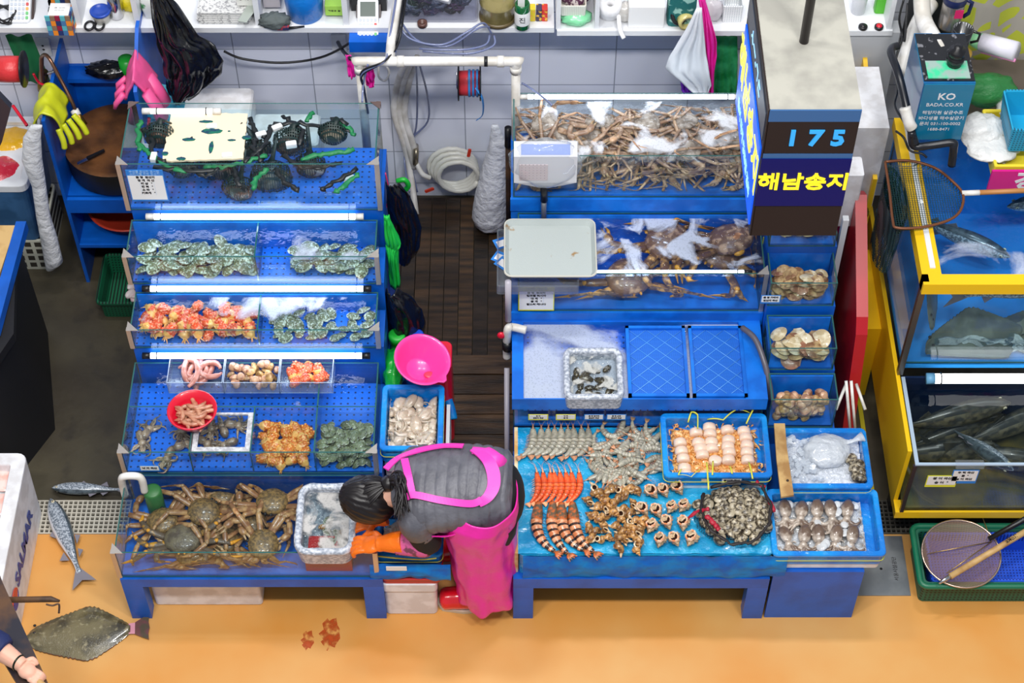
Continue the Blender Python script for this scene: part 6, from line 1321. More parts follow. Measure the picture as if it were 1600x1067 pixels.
# bin of cables
def cablebin():
    a,b=sx(622,6.14),sx(748,6.14); T=thing('cable_bin','clear bin packed with dark cables in the middle of the shelf','bin',((a+b)/2,6.25,SZ)); mb=MB(); openbox(mb,a,b,6.15,6.40,SZ+.001,SZ+.16,.006,.02,.004); part('bin_body',mb,[glassmat('bin_clear',(.88,.88,.92),dirt=.03)],T)
    cols=[mk('cab_navy',S(30,34,60),.4),mk('cab_purple',S(60,34,70),.4),BLACK,mk('cab_grey',S(96,104,124),.4)]
    for k in range(14):
        c=Vector((a+.06+(b-a-.12)*((k*5)%14)/13,6.205,SZ+.02+.008*k)); cables('cable_bundle',coil(c,.045,.035,3,.004,jz=.04,seed=k),.006,cols[k%4],'loop of dark cable in the clear bin','cable',n=2)['group']='cables in the clear bin'
    x=sx(690,6.2,1.5); M=TR(sx(694,6.2,1.5),6.19,SZ+.12)@rot(.5,.0,-.35); mb=MB().prism(rrect(-.04,.04,-.03,.13,.008),0,.04,0,M,ch=.004); textmesh(mb,'JTC',.03,M@TR(.01,.06,.0405)@rot(0,0,PI/2),1); solo('power_adapter',mb,[WHITE,INK],'white power adapter with printed lettering on top of the cables','adapter')
    lathe_at('tape_roll',onshelf(660,40),[(.012,0),(.022,0),(.022,.02),(.012,.02),(.012,0)],mk('tape_brown',S(90,60,54),.4),'small brown tape roll in front of the cable bin','tape')
cablebin()
p=onshelf(778,34); p.y+=.03; T=thing('olive_jar','large olive translucent jar with liquid, right of the cable bin','jar',p); part('body',MB().lathe([(.07,0),(.078,.01),(.078,.09),(.082,.095),(.078,.10),(.078,.30),(.0005,.30)],32,0,TR(*p),cap=(True,True)),mk('jar_olive',S(150,138,90),.2,var=(S(120,110,66),10),coat=.5),T); part('base_ring',MB().lathe([(.072,0),(.084,.002),(.084,.018),(.074,.02)],32,0,TR(*p)),mk('ring_brown',S(96,82,52),.3),T)
p=onshelf(816,42); T=thing('green_bottle','green glass bottle with a white label and upright papers, near the shelf edge','bottle',p); part('body',MB().lathe([(.030,0),(.034,.006),(.034,.13),(.030,.14),(.028,.14),(.028,.02),(.0005,.02)],24,0,TR(*p),cap=(True,True)),GLASSG,T)
M=TR(p.x,p.y-.0355,p.z+.065)@rot(PI/2,0,0); mb=MB().lathe([(.0347,.03),(.0349,.031),(.0349,.10),(.0347,.101)],24,0,TR(*p)); textmesh(mb,'진',.034,M,1,.0008); part('bottle_label',mb,[PAPER,INK],T); part('paper_bundle',MB().box(p.x-.02,p.x+.01,p.y-.005,p.y+.01,p.z+.06,p.z+.20),PAPER,T)
for u,c,lab in ((832,S(222,200,40),'yellow printed packet beside the green bottle'),(842,S(60,50,80),'dark printed packet between the yellow and red ones'),(851,S(206,50,40),'red printed packet beside the shelf divider')):
    sbox('packet',u-4.5,u+4.5,34,.07,.04,[mk('packet_%d'%u,c,.5,var=(S(230,180,60),60,.55,.62))],lab,'packet')
# compartment with basket
p=onshelf(898,38); mb=MB(); openbox(mb,sx(874),sx(915),6.14,6.26,SZ+.05,SZ+.11,.004,.01,.004); solo('white_basket',mb,gridmat('white_grid',S(226,226,216),.008,.6,'xz',hole=S(170,176,170)),'white perforated basket on a mint bag in the narrow compartment','basket')
solo('mint_bag',MB().ell(onshelf(900,40)+Vector((0,.03,.025)),(.07,.05,.03),24,12,0,None,lambda q:.25*nz(q.x*4,q.y*4,q.z*4)),mk('mint_film',S(130,212,160),.25,coat=.4),'mint green plastic bag under the white basket','bag')
solo('orange_box',MB().box(sx(873),sx(916),6.20,6.34,SZ+.13,SZ+.20),mk('orange_pack',S(236,110,50),.4),'orange packet at the top of the narrow compartment','packet'); solo('patterned_cloth',MB().ell(onshelf(897,20)+Vector((0,0,.09)),(.065,.04,.04),20,12,0,None,lambda q:.3*nz(q.x*4,q.y*4,q.z*4)),mk('pattern_cloth',S(90,50,80),.7,var=(S(220,210,210),40,.5,.56)),'purple and white patterned cloth above the white basket','cloth')
p=onshelf(952,30); solo('tissue_roll',MB().lathe([(.018,0),(.05,0),(.05,.11),(.018,.11),(.018,0)],24,0,TR(*(p+Vector((0,.03,.02))))@rot(.5,0,0)),mk('tissue',S(232,232,234),.8,bump=(60,.2)),'white tissue roll at the left of the second shelf','tissue roll')
solo('tissue_tail',MB().tube(interp([onshelf(965,30)+Vector((0,0,.06)),onshelf(968,46)+Vector((0,-.02,.02)),PY(975,60,6.07)]),.010,8,0,.3),mk('tissue_b',S(232,232,234),.8),'strip of tissue hanging over the shelf edge','tissue'); solo('clear_bag',MB().ell(onshelf(975,34)+Vector((0,.02,.04)),(.045,.04,.05),20,12,0,None,lambda q:.25*nz(q.x*4,q.y*4,q.z*4)),mk('clear_film',S(210,206,200),.2,alpha=.7,coat=.6),'clear crumpled bag beside the tissue roll','bag')
sbox('paper_box',981,1037,44,.12,.12,[PAPER,INK],'white paper box with yellow packets on top on the second shelf','box'); 
for k,(u0,u1) in enumerate(((983,1004),(1006,1034))): sbox('yellow_packet',u0,u1,30,.03,.06,[mk('ypk%d'%k,S(236,206,30),.4,var=(S(60,40,30),50,.56,.62))],('yellow packet lying on the left of the paper box','yellow packet lying on the right of the paper box')[k],'packet',z=.122)
sbox('teal_bag',1042,1086,42,.20,.10,[mk('teal_cloth',S(20,104,104),.6,var=(S(150,200,190),22,.55,.6))],'dark teal shopping bag with a black strap on the second shelf','bag',r=.02); cables('black_strap',[onshelf(1044,20)+Vector((0,-.02,.15)),onshelf(1050,36)+Vector((0,-.03,.05)),onshelf(1064,36)+Vector((0,-.03,.03)),onshelf(1076,26)+Vector((0,-.03,.10)),onshelf(1070,5)+Vector((0,-.02,.2))],.009,BLACK,'black strap looping over the teal bag','strap')
p=onshelf(1068,36); solo('tape_roll',MB().lathe([(.026,0),(.038,0),(.038,.04),(.026,.04),(.026,0)],20,0,TR(p.x,p.y-.01,p.z+.04)@rot(PI/2,0,.3)),mk('tape_yellow',S(200,190,120),.25,coat=.4),'pale yellow tape roll in front of the teal bag','tape')
p=onshelf(1140,40); mb=MB(); openbox(mb,sx(1126),sx(1158),6.15,6.27,SZ+.002,SZ+.10,.004,.01,.004); solo('white_basket',mb,gridmat('white_grid_b',S(228,230,232),.010,.6,'xz',hole=S(150,160,170)),'small white perforated basket at the right end of the shelf','basket'); solo('clear_bag',MB().ell(onshelf(1112,34)+Vector((0,.02,.05)),(.05,.04,.06),20,12,0,None,lambda q:.25*nz(q.x*4,q.y*4,q.z*4+2)),mk('clear_film_b',S(206,200,206),.2,alpha=.75,coat=.6),'clear bag of pale things left of the small white basket','bag')
# right cell beyond the sign
sbox('green_pack',1366,1392,22,.20,.05,[mk('pack_green',S(80,180,40),.4),mk('pack_navy',S(30,60,140),.4)],'green pouch with a blue edge in the shelf cell right of the sign','pouch',r=.01)
for u,c,l in ((1348,BLACK,'black round knob on the shelf edge right of the sign'),(1373,RED,'red round knob in a black ring on the shelf edge')): p=onshelf(u,44); T=thing('push_button',l,'button',p); part('ring',MB().lathe([(.020,0),(.020,.012),(.014,.014)],20,0,TR(*p),cap=(True,False)),BLACK,T); part('cap',MB().lathe([(.014,.01),(.012,.018),(.0005,.019)],16,0,TR(*p)),c,T)
solo('white_bottle',MB().lathe([(.03,0),(.035,.1),(.05,.2),(.03,.22),(.0005,.22)],20,0,TR(*onshelf(1340,18)),cap=(True,True)),WHITE,'white plastic jug on the shelf right of the sign','jug')
struct('trim_2',MB().box(sx(1312,6.15,1.3),sx(1400,6.15,1.3),6.12,6.2,.95,1.392),mk('panel_grey_white',S(206,208,212),.4),'pale panel under the shelf right of the sign')
# hanging cloths right of centre
def cloth(name,us,ys,m,label,cat='apron',folds=5,thick=.02,seed=0,top=None):
    """us: list of (uL,uR,v) going down"""
    rows=[]
    for uL,uR,v in us: rows.append((PY(uL,v,ys),PY(uR,v,ys)))
    def f(a,b):
        k=b*(len(rows)-1); i=min(int(k),len(rows)-2); t=k-i; L=rows[i][0].lerp(rows[i+1][0],t); Rr=rows[i][1].lerp(rows[i+1][1],t); p=L.lerp(Rr,a)
        return (p.x+.004*nz(a*4,b*7,seed),p.y+thick*(sin(a*folds*PI*1.3+seed+b)*.6+nz(a*5,b*4,seed))*(.3+.7*b),p.z)
    mb=MB().surf(f,36,24); o=solo(name,mb,m,label,cat); md=o.modifiers.new('s','SOLIDIFY'); md.thickness=.004; return o
WCL=mk('white_cloth',S(224,228,236),.6,bump=(20,.3,.01))
cloth('white_apron',[(1090,1096,12),(1070,1100,50),(1046,1104,88),(1040,1108,110),(1072,1112,135),(1094,1104,150)],6.0,WCL,'white cloth hanging from the shelf beside the pink apron','cloth',seed=1)
cloth('pink_apron',[(1092,1100,-5),(1098,1110,25),(1096,1120,62),(1098,1120,85),(1102,1116,110),(1104,1115,148)],6.03,HOT,'bright pink rubber apron hanging from the shelf above the crab tank','apron',seed=2)
cloth('purple_cloth',[(1062,1074,118),(1066,1090,140),(1072,1096,150)],6.06,mk('purple_cloth',S(110,40,180),.5),'purple cloth hanging below the white cloth','cloth',seed=3)
cloth('green_netting',[(1112,1152,56),(1112,1152,100),(1116,1150,148)],6.3,mk('green_netting',S(24,140,70),.5,var=(S(60,180,110),12)),'green netting hanging on the wall right of the pink apron','netting',seed=4,thick=.01)
# black bin liner, left
def blackbag():
    us=[(232,262,-10),(236,285,20),(240,310,55),(245,335,70),(255,348,95),(258,345,112),(262,330,128),(264,300,146)]
    rows=[(PY(a,v,6.0),PY(b,v,6.0)) for a,b,v in us]
    def f(a,b):
        k=b*(len(rows)-1); i=min(int(k),len(rows)-2); t=k-i; L=rows[i][0].lerp(rows[i+1][0],t); Rr=rows[i][1].lerp(rows[i+1][1],t); p=L.lerp(Rr,a)
        return (p.x+.012*nz(a*3,b*5),p.y-.07*sin(a*PI)*(b**.5)+.030*nz(a*7,b*5,3)+.014*nz(a*16,b*9,5),p.z+(.02*nz(a*6,3) if b>.9 else 0))
    o=solo('black_bag',MB().surf(f,60,44),BBAG,'large black bin liner hanging at the left end of the shelf','bag'); md=o.modifiers.new('s','SOLIDIFY'); md.thickness=.004
blackbag()
# outlets, cables
def outlet(u,v,lab):
    p=PY(u,v,YW); T=thing('wall_outlet',lab,'outlet',(p.x,YW-.012,p.z-.05)); part('plate',MB().prism(rrect(-.035,.035,-.055,.055,.006,2),0,.010,0,TR(p.x,YW-.001,p.z)@rot(PI/2,0,0),ch=.002),WHITE,T); mb=MB()
    for k in (-.012,.012): mb.lathe([(.006,.0105),(.0005,.0105)],10,0,TR(p.x,YW-.001,p.z+k)@rot(PI/2,0,0))
    part('socket',mb,BLACK,T,kind='stuff')
outlet(68,72,'white wall outlet near the red ribbon spool'); outlet(530,66,'white wall outlet below the shelf at the first white pipe')
cables('power_cable',[PY(350,80,6.3),PY(380,92,6.3),PY(440,98,6.3),PY(500,90,6.3),PY(545,68,6.2),PY(556,52,6.15)],.006,BLACK,'long black cable sagging along the tiles between the bin liner and the white pipe')
cables('power_cable',[PY(528,66,6.38),PY(536,80,6.2),PY(548,92,5.95)],.009,BLACK,'short thick black cable plugged into the outlet')
# green cloth, red spool on left wall
solo('green_cloth',MB().surf(lambda a,b:(PY(8,55,6.3).x+.12*a+.03*b,6.3+.01*sin(a*9),PY(8,55,6.3).z-.30*b),10,8),mk('green_felt',S(14,104,60),.8),'dark green cloth hanging behind the red ribbon spool','cloth')
def spool(u0,u1,v,y,r,w,lab,colm,extra=None):
    p=PY((u0+u1)/2,v,y); T=thing('ribbon_spool',lab,'spool',(p.x,y,p.z-r)); M=TR(p.x,y,p.z)@rot(0,PI/2,0)@rot(0,0,0)
    for s in (-1,1): part('flange',MB().lathe([(.0005,-.003),(r,-.003),(r,.003),(.0005,.003)],36,0,M@TR(0,0,s*w/2)),BLACK,T)
    part('ribbon',MB().lathe([(r*.7,-w/2+.003),(r*.72,0),(r*.7,w/2-.003)],36,0,M,cap=(True,True)),colm,T); return T,p
spool(-10,38,108,5.95,.082,.13,'red ribbon spool with black flanges at the top left corner',mk('ribbon_red',S(206,50,54),.35,bump=(80,.2)))
T,p=spool(715,752,130,6.15,.082,.10,'black spool of red and blue ribbon hanging under the white pipe',mk('ribbon_red_b',S(206,60,70),.35)); 
mb=MB()
for k in range(3): mb.tube([Vector((p.x+.0+.018*k,6.15+.062*cos(t*PI/12),p.z+.062*sin(t*PI/12))) for t in range(25)],.006,6,0,.4)
mb.tube(interp([Vector((p.x+.03,6.09,p.z+.03)),Vector((p.x+.06,6.07,p.z-.02)),Vector((p.x+.06,6.08,p.z-.13)),Vector((p.x+.03,6.08,p.z-.17))]),.007,6,0,.3); part('blue_ribbon',mb,mk('ribbon_blue',S(60,130,200),.4),T)
part('hook',MB().tube([(p.x-.05,6.10,p.z+.0),(p.x-.055,6.08,p.z+.04),(p.x-.055,6.1,p.z+.12)],.003,6),CHROME,T)
# white pvc frame
def pvc():
    y=5.78; z=1.58; a=PY(562,100,y); b=PY(806,100,y); z=PY(680,96,y).z; T=thing('pvc_pipework','white pvc pipe frame bridging the aisle above the tanks','pipe',((a.x+b.x)/2,y,1.1))
    r=.021; part('cross_pipe',MB().tube(interp([Vector((a.x,y,z-.03)),Vector((a.x+.004,y,z-.006)),Vector((a.x+.03,y,z)),Vector((b.x-.03,y,z)),Vector((b.x-.004,y,z-.006)),Vector((b.x,y,z-.03))],5),r,16),PVC,T)
    for x in (a.x,b.x):
        part('upright',MB().tube([(x,y,.9 if x>0-.1 else 1.0),(x,y,z-.03)],r*.93,16),PVC,T); part('elbow_collar',MB().tube([(x,y,z-.06),(x,y,z-.03)],r*1.2,16),PVC,T)
    for x in (a.x+.16,b.x-.08): part('joint_collar',MB().tube([(x,y,z),(x+.03,y,z)],r*1.2,16),PVC,T)
    part('tape',MB().tube([(b.x-.135,y,z),(b.x-.12,y,z)],r*1.08,16),BLACK,T)
    V=[Vector((a.x+.13,y,z)),PY(612,60,5.95),PY(622,0,6.05),PY(626,-30,6.08)]; part('branch_pipe',MB().tube(interp(V,6),r,14),PVC,T)
    for k,(d,m) in enumerate(((.02,BLACK),(-.012,mk('tube_blue_grey',S(110,120,160),.3)),(.03,BLACK))): cables('cable',[V[3]+Vector((d,-.03,0)),V[2]+Vector((d,-.03,0)),V[1]+Vector((d,-.03,0)),V[0]+Vector((-.02,-.03,.03)),Vector((a.x+.01,y-.03,z-.03-.01*k)),Vector((a.x+.012,y-.02,z-.14)),Vector((a.x+.02,y-.02,1.25))],.005,m,('black cable taped to the branching white pipe','blue-grey air tube following the branching white pipe','second black cable wound round the branching white pipe')[k])
pvc()
BG=mk('air_tube',S(112,122,160),.25,coat=.4)
for k,px in enumerate(([(618,30,6.05),(640,60,6.0),(690,70,6.0),(730,50,6.02),(755,36,6.08),(768,52,6.1)],[(618,20,6.05),(650,62,6.02),(700,72,6.0),(745,45,6.04),(765,42,6.1)],[(655,76,6.0),(720,78,6.0),(758,70,6.05),(765,55,6.1)],[(660,80,6.0),(730,84,6.0),(770,72,6.05),(772,56,6.1)],[(650,98,6.1),(652,150,6.3),(650,200,6.38),(640,240,6.38),(652,300,6.3)],[(655,98,6.1),(668,150,6.3),(668,190,6.38),(640,220,6.38),(632,250,6.36),(640,300,6.2)],[(816,130,5.8),(835,142,5.8),(858,160,5.7),(862,165,5.68)],[(575,100,5.76),(568,130,5.76),(566,160,5.7)])):
    cables('air_tube',[PY(u,v,y) for u,v,y in px],.0048,BG,('blue-grey air tube sagging deepest under the shelf','blue-grey air tube sagging just above the deepest one','thin blue-grey tube curving up to the black valve','lowest blue-grey tube under the black valve','straight blue-grey tube running down the tiles','bent blue-grey tube running down to the deck','blue-grey tube dipping into the top crab tank','blue-grey tube down the left upright')[k],'tube')
for k,px in enumerate(([(635,95,6.2),(622,130,6.36),(616,175,6.38),(630,220,6.36),(640,262,6.36),(650,335,6.2)],[(642,95,6.2),(630,130,6.36),(624,175,6.38),(636,220,6.36),(648,262,6.36)],[(652,90,6.2),(640,125,6.36),(632,175,6.38),(642,215,6.36),(650,240,6.36)])):
    cables('white_hose',[PY(u,v,y) for u,v,y in px],.017,PVC,('outermost of the three thick white hoses down the wall','middle of the three thick white hoses down the wall','innermost of the three thick white hoses down the wall')[k],'hose')
def hosecoil():
    V=[]; c=PY(707,260,6.34); rn=random.Random(5)
    for i in range(4*18):
        a=2*PI*i/18; k=1-.05*(i//18)+rn.uniform(-.01,.01); V.append(Vector((c.x+.118*k*cos(a)+.01*(i//18),6.34-.012*(i//18),c.z+.125*k*sin(a)-.012*(i//18))))
    solo('hose_coil',MB().tube(V,.0125,10),mk('hose_white',S(226,224,214),.3,coat=.3),'coiled white hose hanging on the wall near the deck','hose')
    p=PY(648,240,6.36); solo('tap',MB().tube([PY(650,228,6.40),PY(650,235,6.33),PY(649,256,6.33)],.014,10),mk('tap_metal',S(150,140,120),.3,.8),'metal tap joining the white hoses','tap')
    cables('white_hose',[PY(651,256,6.33),PY(660,272,6.3),PY(672,278,6.3)],.013,PVC,'short white hose from the metal tap into the coil','hose')
    for (u,v,lab) in ((733,238,'orange-red clip at the top right of the coiled hose'),(671,296,'orange-red clip at the bottom of the coiled hose')): p=PY(u,v,6.25); solo('valve_lever',MB().prism(rrect(-.025,.025,-.008,.008,.004,2),0,.008,0,TR(*p)@rot(PI/2,0,0)@rot(0,0,.5 if v>250 else 1.4)),mk('lever_red_%d'%u,S(214,60,36),.4),lab,'lever')
    c2=PY(700,115,6.2); 
hosecoil()
cloth('pink_glove',[(541,548,86),(543,552,100),(544,556,118)],6.0,HOT,'narrow pink rubber glove hanging left of the white pipe','glove',seed=7); cloth('pink_glove',[(564,582,100),(566,586,118),(574,584,134)],6.0,HOT,'wide pink rubber glove hanging right of the white upright','glove',seed=8)
cables('white_loop',[PY(592,100,6.1),PY(592,120,6.1),PY(602,126,6.1),PY(608,112,6.1),PY(600,98,6.1)],.005,PVC,'loop of thin white tube hanging under the pipe','tube')
# white sack and brown pole in the aisle
def sack(us,y,m,label,d=.10,seed=0,name='white_sack'):
    rows=[(PY(a,v,y),PY(b,v,y)) for a,b,v in us]; rs=[]
    for k in range((len(rows)-1)*5+1):
        i=min(k//5,len(rows)-2); t=k/5-i; L=rows[i][0].lerp(rows[i+1][0],t); Rr=rows[i][1].lerp(rows[i+1][1],t); c=(L+Rr)/2; w=(Rr.x-L.x)/2; tt=k/((len(rows)-1)*5)
        dd=min(d,w)*(.35+.65*min(1,tt*2)); rs.append([Vector((c.x+w*cos(q*PI/14)*(1+.05*nz(q*.9,k*.35,seed)),y+dd*sin(q*PI/14)*(1+.1*nz(q*.7,k*.4,seed)),c.z)) for q in range(28)])
    return solo(name,MB().rings(rs[::-1]),m,label,'sack')
SK=mk('sack_white',S(222,224,230),.4,bump=(22,.8,.02),coat=.2)
sack([(768,778,195),(764,792,225),(752,795,265),(742,796,305),(737,794,335),(742,790,347)],6.18,SK,'white woven sack standing against the wall in the aisle')
solo('brown_pole',MB().tube([PY(795,345,5.84),PY(794,205,5.84)],.014,10),WOODB,'brown pole beside the top right tank','pole'); solo('black_sleeve',MB().tube([PY(794,228,5.82),PY(794,200,5.82)],.017,10),BLACK,'black sleeve at the top of the brown pole','sleeve')
# scale
def scale():
    z=1.04; y0=PZ(860,432,z).y; y1=PZ(860,341,z).y; a=XO(787,y0,z)+.0; b=XO(934,y0,z)-.0; T=thing('weighing_scale','electronic scale with a big shallow white pan and bagged display on a pole','scale',((a+b)/2,(y0+y1)/2,.97))
    mb=MB(); openbox(mb,a,b,y0,y1,z-.028,z,.006,.035,.016,0,1,floor_t=.004); part('pan',mb,[mk('pan_white',S(196,194,182),.35),mk('pan_inside',S(172,180,178),.4,var=(S(150,120,80),14,.66,.72),bump=(180,.4,.002))],T)
    part('scale_body',MB().prism(rrect(a+.06,b-.06,y0+.05,y1-.04,.02),.99,z-.029,ch=.004),mk('scale_grey',S(150,150,156),.4),T)
    y=5.39; p=PY(850,334,y); q=PY(850,288,y); part('pole',MB().tube([p-Vector((0,0,.1)),q],.012,12),mk('pole_grey',S(150,152,160),.3,.5),T); part('pole_sleeve',MB().tube([p.lerp(q,.45),q],.016,12),BLACK,T)
    L,Rr,B,Tp=PY(803,288,y).x,PY(900,288,y).x,PY(850,288,y).z,PY(850,234,y).z; w=(Rr-L); c=(L+Rr)/2; H=Tp-B
    vs=[(L,y-.04,B+.25*H),(Rr,y-.04,B+.25*H),(Rr,y-.04,Tp),(L,y-.04,Tp),(L,y+.05,B+.3*H),(Rr,y+.05,B+.3*H),(Rr,y+.05,Tp),(L,y+.05,Tp),(c-.02,y-.02,B),(c+.02,y-.02,B),(c+.02,y+.03,B),(c-.02,y+.03,B)]
    part('display_head',MB().add(vs,[(0,1,2,3),(5,4,7,6),(3,2,6,7),(4,0,3,7),(1,5,6,2),(8,9,1,0),(9,10,5,1),(10,11,4,5),(11,8,0,4),(8,11,10,9)]),mk('display_white',S(214,214,218),.35),T)
    part('display_strip',MB().box(L+.03,Rr-.03,y-.030,y+.03,Tp,Tp+.003),mk('blue_lcd',S(140,160,220),.2,coat=1),T)
    part('keypad',MB().box(L+.022,c+.01,y-.0435,y-.04,B+.33*H,B+.78*H),gridmat('keypad_grid',S(206,190,190),.016,.82,'xz',hole=S(120,100,110)),T)
    part('plastic_cover',MB().ell((c,y,(B+Tp)/2+.03),(w*.58,.075,H*.60),26,14,0,None,lambda q:.12*nz(q.x*3,q.y*3,q.z*3)),glassmat('cover_film',(.96,.96,.97),dirt=.12),T)
    # clear crate under the pan
    C=thing('clear_crate','purple-tinted clear crate holding blue price cards under the scale pan','crate',(0,5.1,.95)); z=.985; y0=PZ(840,447,z).y; y1=PZ(780,357,z).y; a=XO(776,y0,z); b=XO(905,y0,z); mb=MB(); openbox(mb,a,b,y0,y1,z-.055,z,.005,.01,.0); part('crate_body',mb,[glassmat('crate_clear',(.74,.72,.80),dirt=.10)],C)
    for k,(u,v,r) in enumerate(((785,378,.4),(783,402,-.5),(788,412,-.7))): p=PZ(u,v,.945); mb=MB().box(-.035,.035,-.03,.03,0,.002,0,TR(p.x,p.y,.938+.003*k)@rot(0,0,r)); mb.box(-.025,.03,-.02,.015,.002,.003,1,TR(p.x,p.y,.938+.003*k)@rot(0,0,r)); solo('spare_card',mb,[INKB,PAPER],('upper','middle','lower')[k]+' blue price card lying in the clear crate','card')
scale()
# pipes at the left edge of the right stall
solo('pvc_elbow',MB().tube(interp([PZ(822,516,.75),PZ(800,511,.75),PZ(793,516,.74),PY(792,545,4.98),PY(792,558,4.98)]),.018,12),PVC,'white pvc elbow at the left rim of the blue tray','pipe')
solo('red_valve',MB().ell(PY(783,524,4.95),(.018,.012,.02),12,8),RED,'red valve handle beside the white pvc elbow','valve')
solo('grey_pipe',MB().tube([PY(794,440,4.97),PY(794,500,4.97)],.014,10),mk('pipe_lilac',S(176,172,182),.4),'pale grey pipe down the side of the right stall','pipe'); solo('grey_pipe',MB().tube([PY(792,575,4.9),PY(792,735,4.6)],.012,10),mk('pipe_lilac_b',S(170,166,176),.4),'long pale pipe running down beside the prawn table','pipe')
solo('black_socket',MB().tube([PY(793,535,4.96),PY(793,545,4.96)],.022,12),BLACK,'black pipe socket under the red valve','socket')
solo('drain_hose',MB().tube(interp([PZ(1160,512,.74),PZ(1180,530,.76),PZ(1194,565,.72),PZ(1202,600,.66),PZ(1205,625,.62)]),.013,10),mk('hose_grey',S(92,88,98),.35),'dark grey drain hose curving over the right rim of the blue tray','hose')
# blue valve etc bottom left tank
solo('pvc_siphon',MB().tube(interp([PZ(192,762,.50)-Vector((0,0,.06)),PZ(190,750,.56),PZ(196,744,.59),PZ(214,744,.59),PZ(222,750,.57),PZ(226,768,.50)]),.016,12),PVC,'white pvc siphon hooked over the corner of the front crab tank','pipe')
p=PZ(236,776,.50); T=thing('tank_pump','dark green pump standing in the back left corner of the crab tank','pump',(p.x,4.29,.345)); part('body',MB().lathe([(.035,0),(.038,.01),(.038,.15),(.03,.155),(.0005,.155)],20,0,TR(p.x,4.285,.345),cap=(True,True)),mk('pump_green',S(46,104,52),.4),T)
# ------------------------------------------------------------ left side
def cabinet():
    x0,x1=-2.10,-1.66; yF,yB=5.84,6.38; z1=.60
    T=thing('wash_stand','blue board stand with side panels carrying a round chopping block','stand',(-1.88,6.1,0))
    def side(x,topF,topB,lab=None): return MB().rings([[(x,yF,0),(x,yB,0),(x,yB,topB),(x,yF+.25,topB),(x,yF,topF)],[(x+.016,yF,0),(x+.016,yB,0),(x+.016,yB,topB),(x+.016,yF+.25,topB),(x+.016,yF,topF)]],0,False)
    part('side_panel',side(x0,1.12,1.12),BLUED,T); part('side_panel',side(x1,1.30,1.45),BLUED,T)
    part('back_panel',MB().box(x0+.016,x1,yB-.016,yB,0,.96),BLUED,T); part('back_ledge',MB().box(x0+.016,x1,yB-.09,yB-.016,.92,.945),BLUED,T)
    part('shelf',MB().box(x0+.016,x1,yF+.03,yB-.016,z1-.02,z1),BLUED,T); part('apron_rail',MB().box(x0+.016,x1,yF,yF+.02,z1-.09,z1+.0),BLUED,T)
    part('shelf',MB().box(x0+.016,x1,yF,yB-.016,.26,.28),BLUED,T)
    p=PZ(160,250,.74); cx=max(p.x,x0+.27); cb=[mk('block_top',S(120,76,40),.45,var=(S(60,38,22),6,.38,.62),bump=(30,.3)),mk('block_side',S(26,22,20),.5)]
    T=thing('chopping_block','large round worn brown chopping block with dark sides on the blue stand','chopping block',(-1.86,6.08,z1)); mb=MB(); mb.lathe([(.215,0),(.235,.02),(.24,.15)],48,1,TR(-1.865,6.085,z1+.001),cap=(True,False)); mb.lathe([(.24,.15),(.222,.154),(.205,.146),(.0005,.143)],48,0,TR(-1.865,6.085,z1+.001)); part('block',mb,cb,T)
    kn=MB(); kn.prism([(-1.98,5.96),(-1.97,5.945),(-1.90,6.0),(-1.905,6.01)],z1+.158,z1+.168,0); kn.prism([(-2.02,5.93),(-2.015,5.915),(-1.97,5.945),(-1.98,5.96)],z1+.157,z1+.161,1); solo('knife',kn,[BLACK,CHROME],'small dark knife lying on the round chopping block','knife')
    mb=MB().lathe([(.13,0),(.19,.09),(.20,.092),(.20,.099),(.185,.095),(.12,.008),(.0005,.008)],40,0,TR(-1.86,6.04,.281)@Matrix.Scale(1,4),cap=(True,True)); solo('red_basin',mb,mk('basin_red',S(190,60,40),.35),'brick red basin on the lower shelf of the blue stand','basin')
    # basket below
    a=XO(152,5.66,.1); mb=MB(); openbox(mb,a,a+.34,5.60,5.92,.003,.13,.01,.03,.02,rim=.015); solo('green_basket',mb,gridmat('basket_green_b',S(14,96,64),.016,.55,'xz',hole=S(6,26,18)),'dark green basket of scraps on the floor under the blue stand','basket')
    rn=random.Random(4)
    for k in range(12):
        solo('fish_scrap',MB().ell((a+.14+rn.random()*.14,5.68+rn.random()*.14,.05+.02*rn.random()),(.035,.02,.012),12,8,0,rot(rn.random(),rn.random(),rn.random()*3),lambda q:.2*nz(q.x*3+k,q.y*3,q.z*3)),mk('scrap_%d'%(k%3),(S(200,170,176),S(170,160,170),S(214,200,200))[k%3],.35),'pale pink scrap in the dark green basket','scrap','scraps in the green basket')
    solo('black_cloth',MB().ell((PY(168,108,6.3).x,6.30,PY(168,108,6.3).z),(.10,.05,.03),30,14,0,None,lambda q:.35*nz(q.x*3,q.y*4,q.z*4)),BBAG,'crumpled black glove heap on the ledge of the blue stand','gloves')
    # yellow gloves
    yg=mk('glove_yellow',S(198,204,34),.4,bump=(20,.3)); q=PY(90,170,5.86); 
    def f(a,b): w=.075; return (x0+.008+w*sin((a-.5)*2.4)+.02*nz(b*3,a*2),5.86+.20*b,1.135+.015*cos((a-.5)*2.4)*1-.11*(abs(a-.5)*2)**1.6+.01*nz(a*5,b*5))
    o=solo('yellow_gloves',MB().surf(f,30,20),yg,'yellow rubber gloves draped over the left panel of the blue stand','gloves'); md=o.modifiers.new('s','SOLIDIFY'); md.thickness=.008
    for k in range(4): part('finger',MB().tube(interp([Vector((x0+.06+.018*k,5.86+.03*k,1.05)),Vector((x0+.075+.025*k,5.84+.03*k,1.0)),Vector((x0+.075+.03*k,5.83+.03*k,.955))]),[.014]*12+[.007],8),yg,o)
    # pink gloves over the right panel
    pg=mk('glove_pink',S(226,84,144),.45,bump=(20,.2)); 
    def f(a,b): return (x1+.008+.13*(a-.45)*1.0,5.85+.14*b+.02*a,1.355-.32*abs(a-.42)**1.2+.012*nz(a*5,b*4)+.05*b)
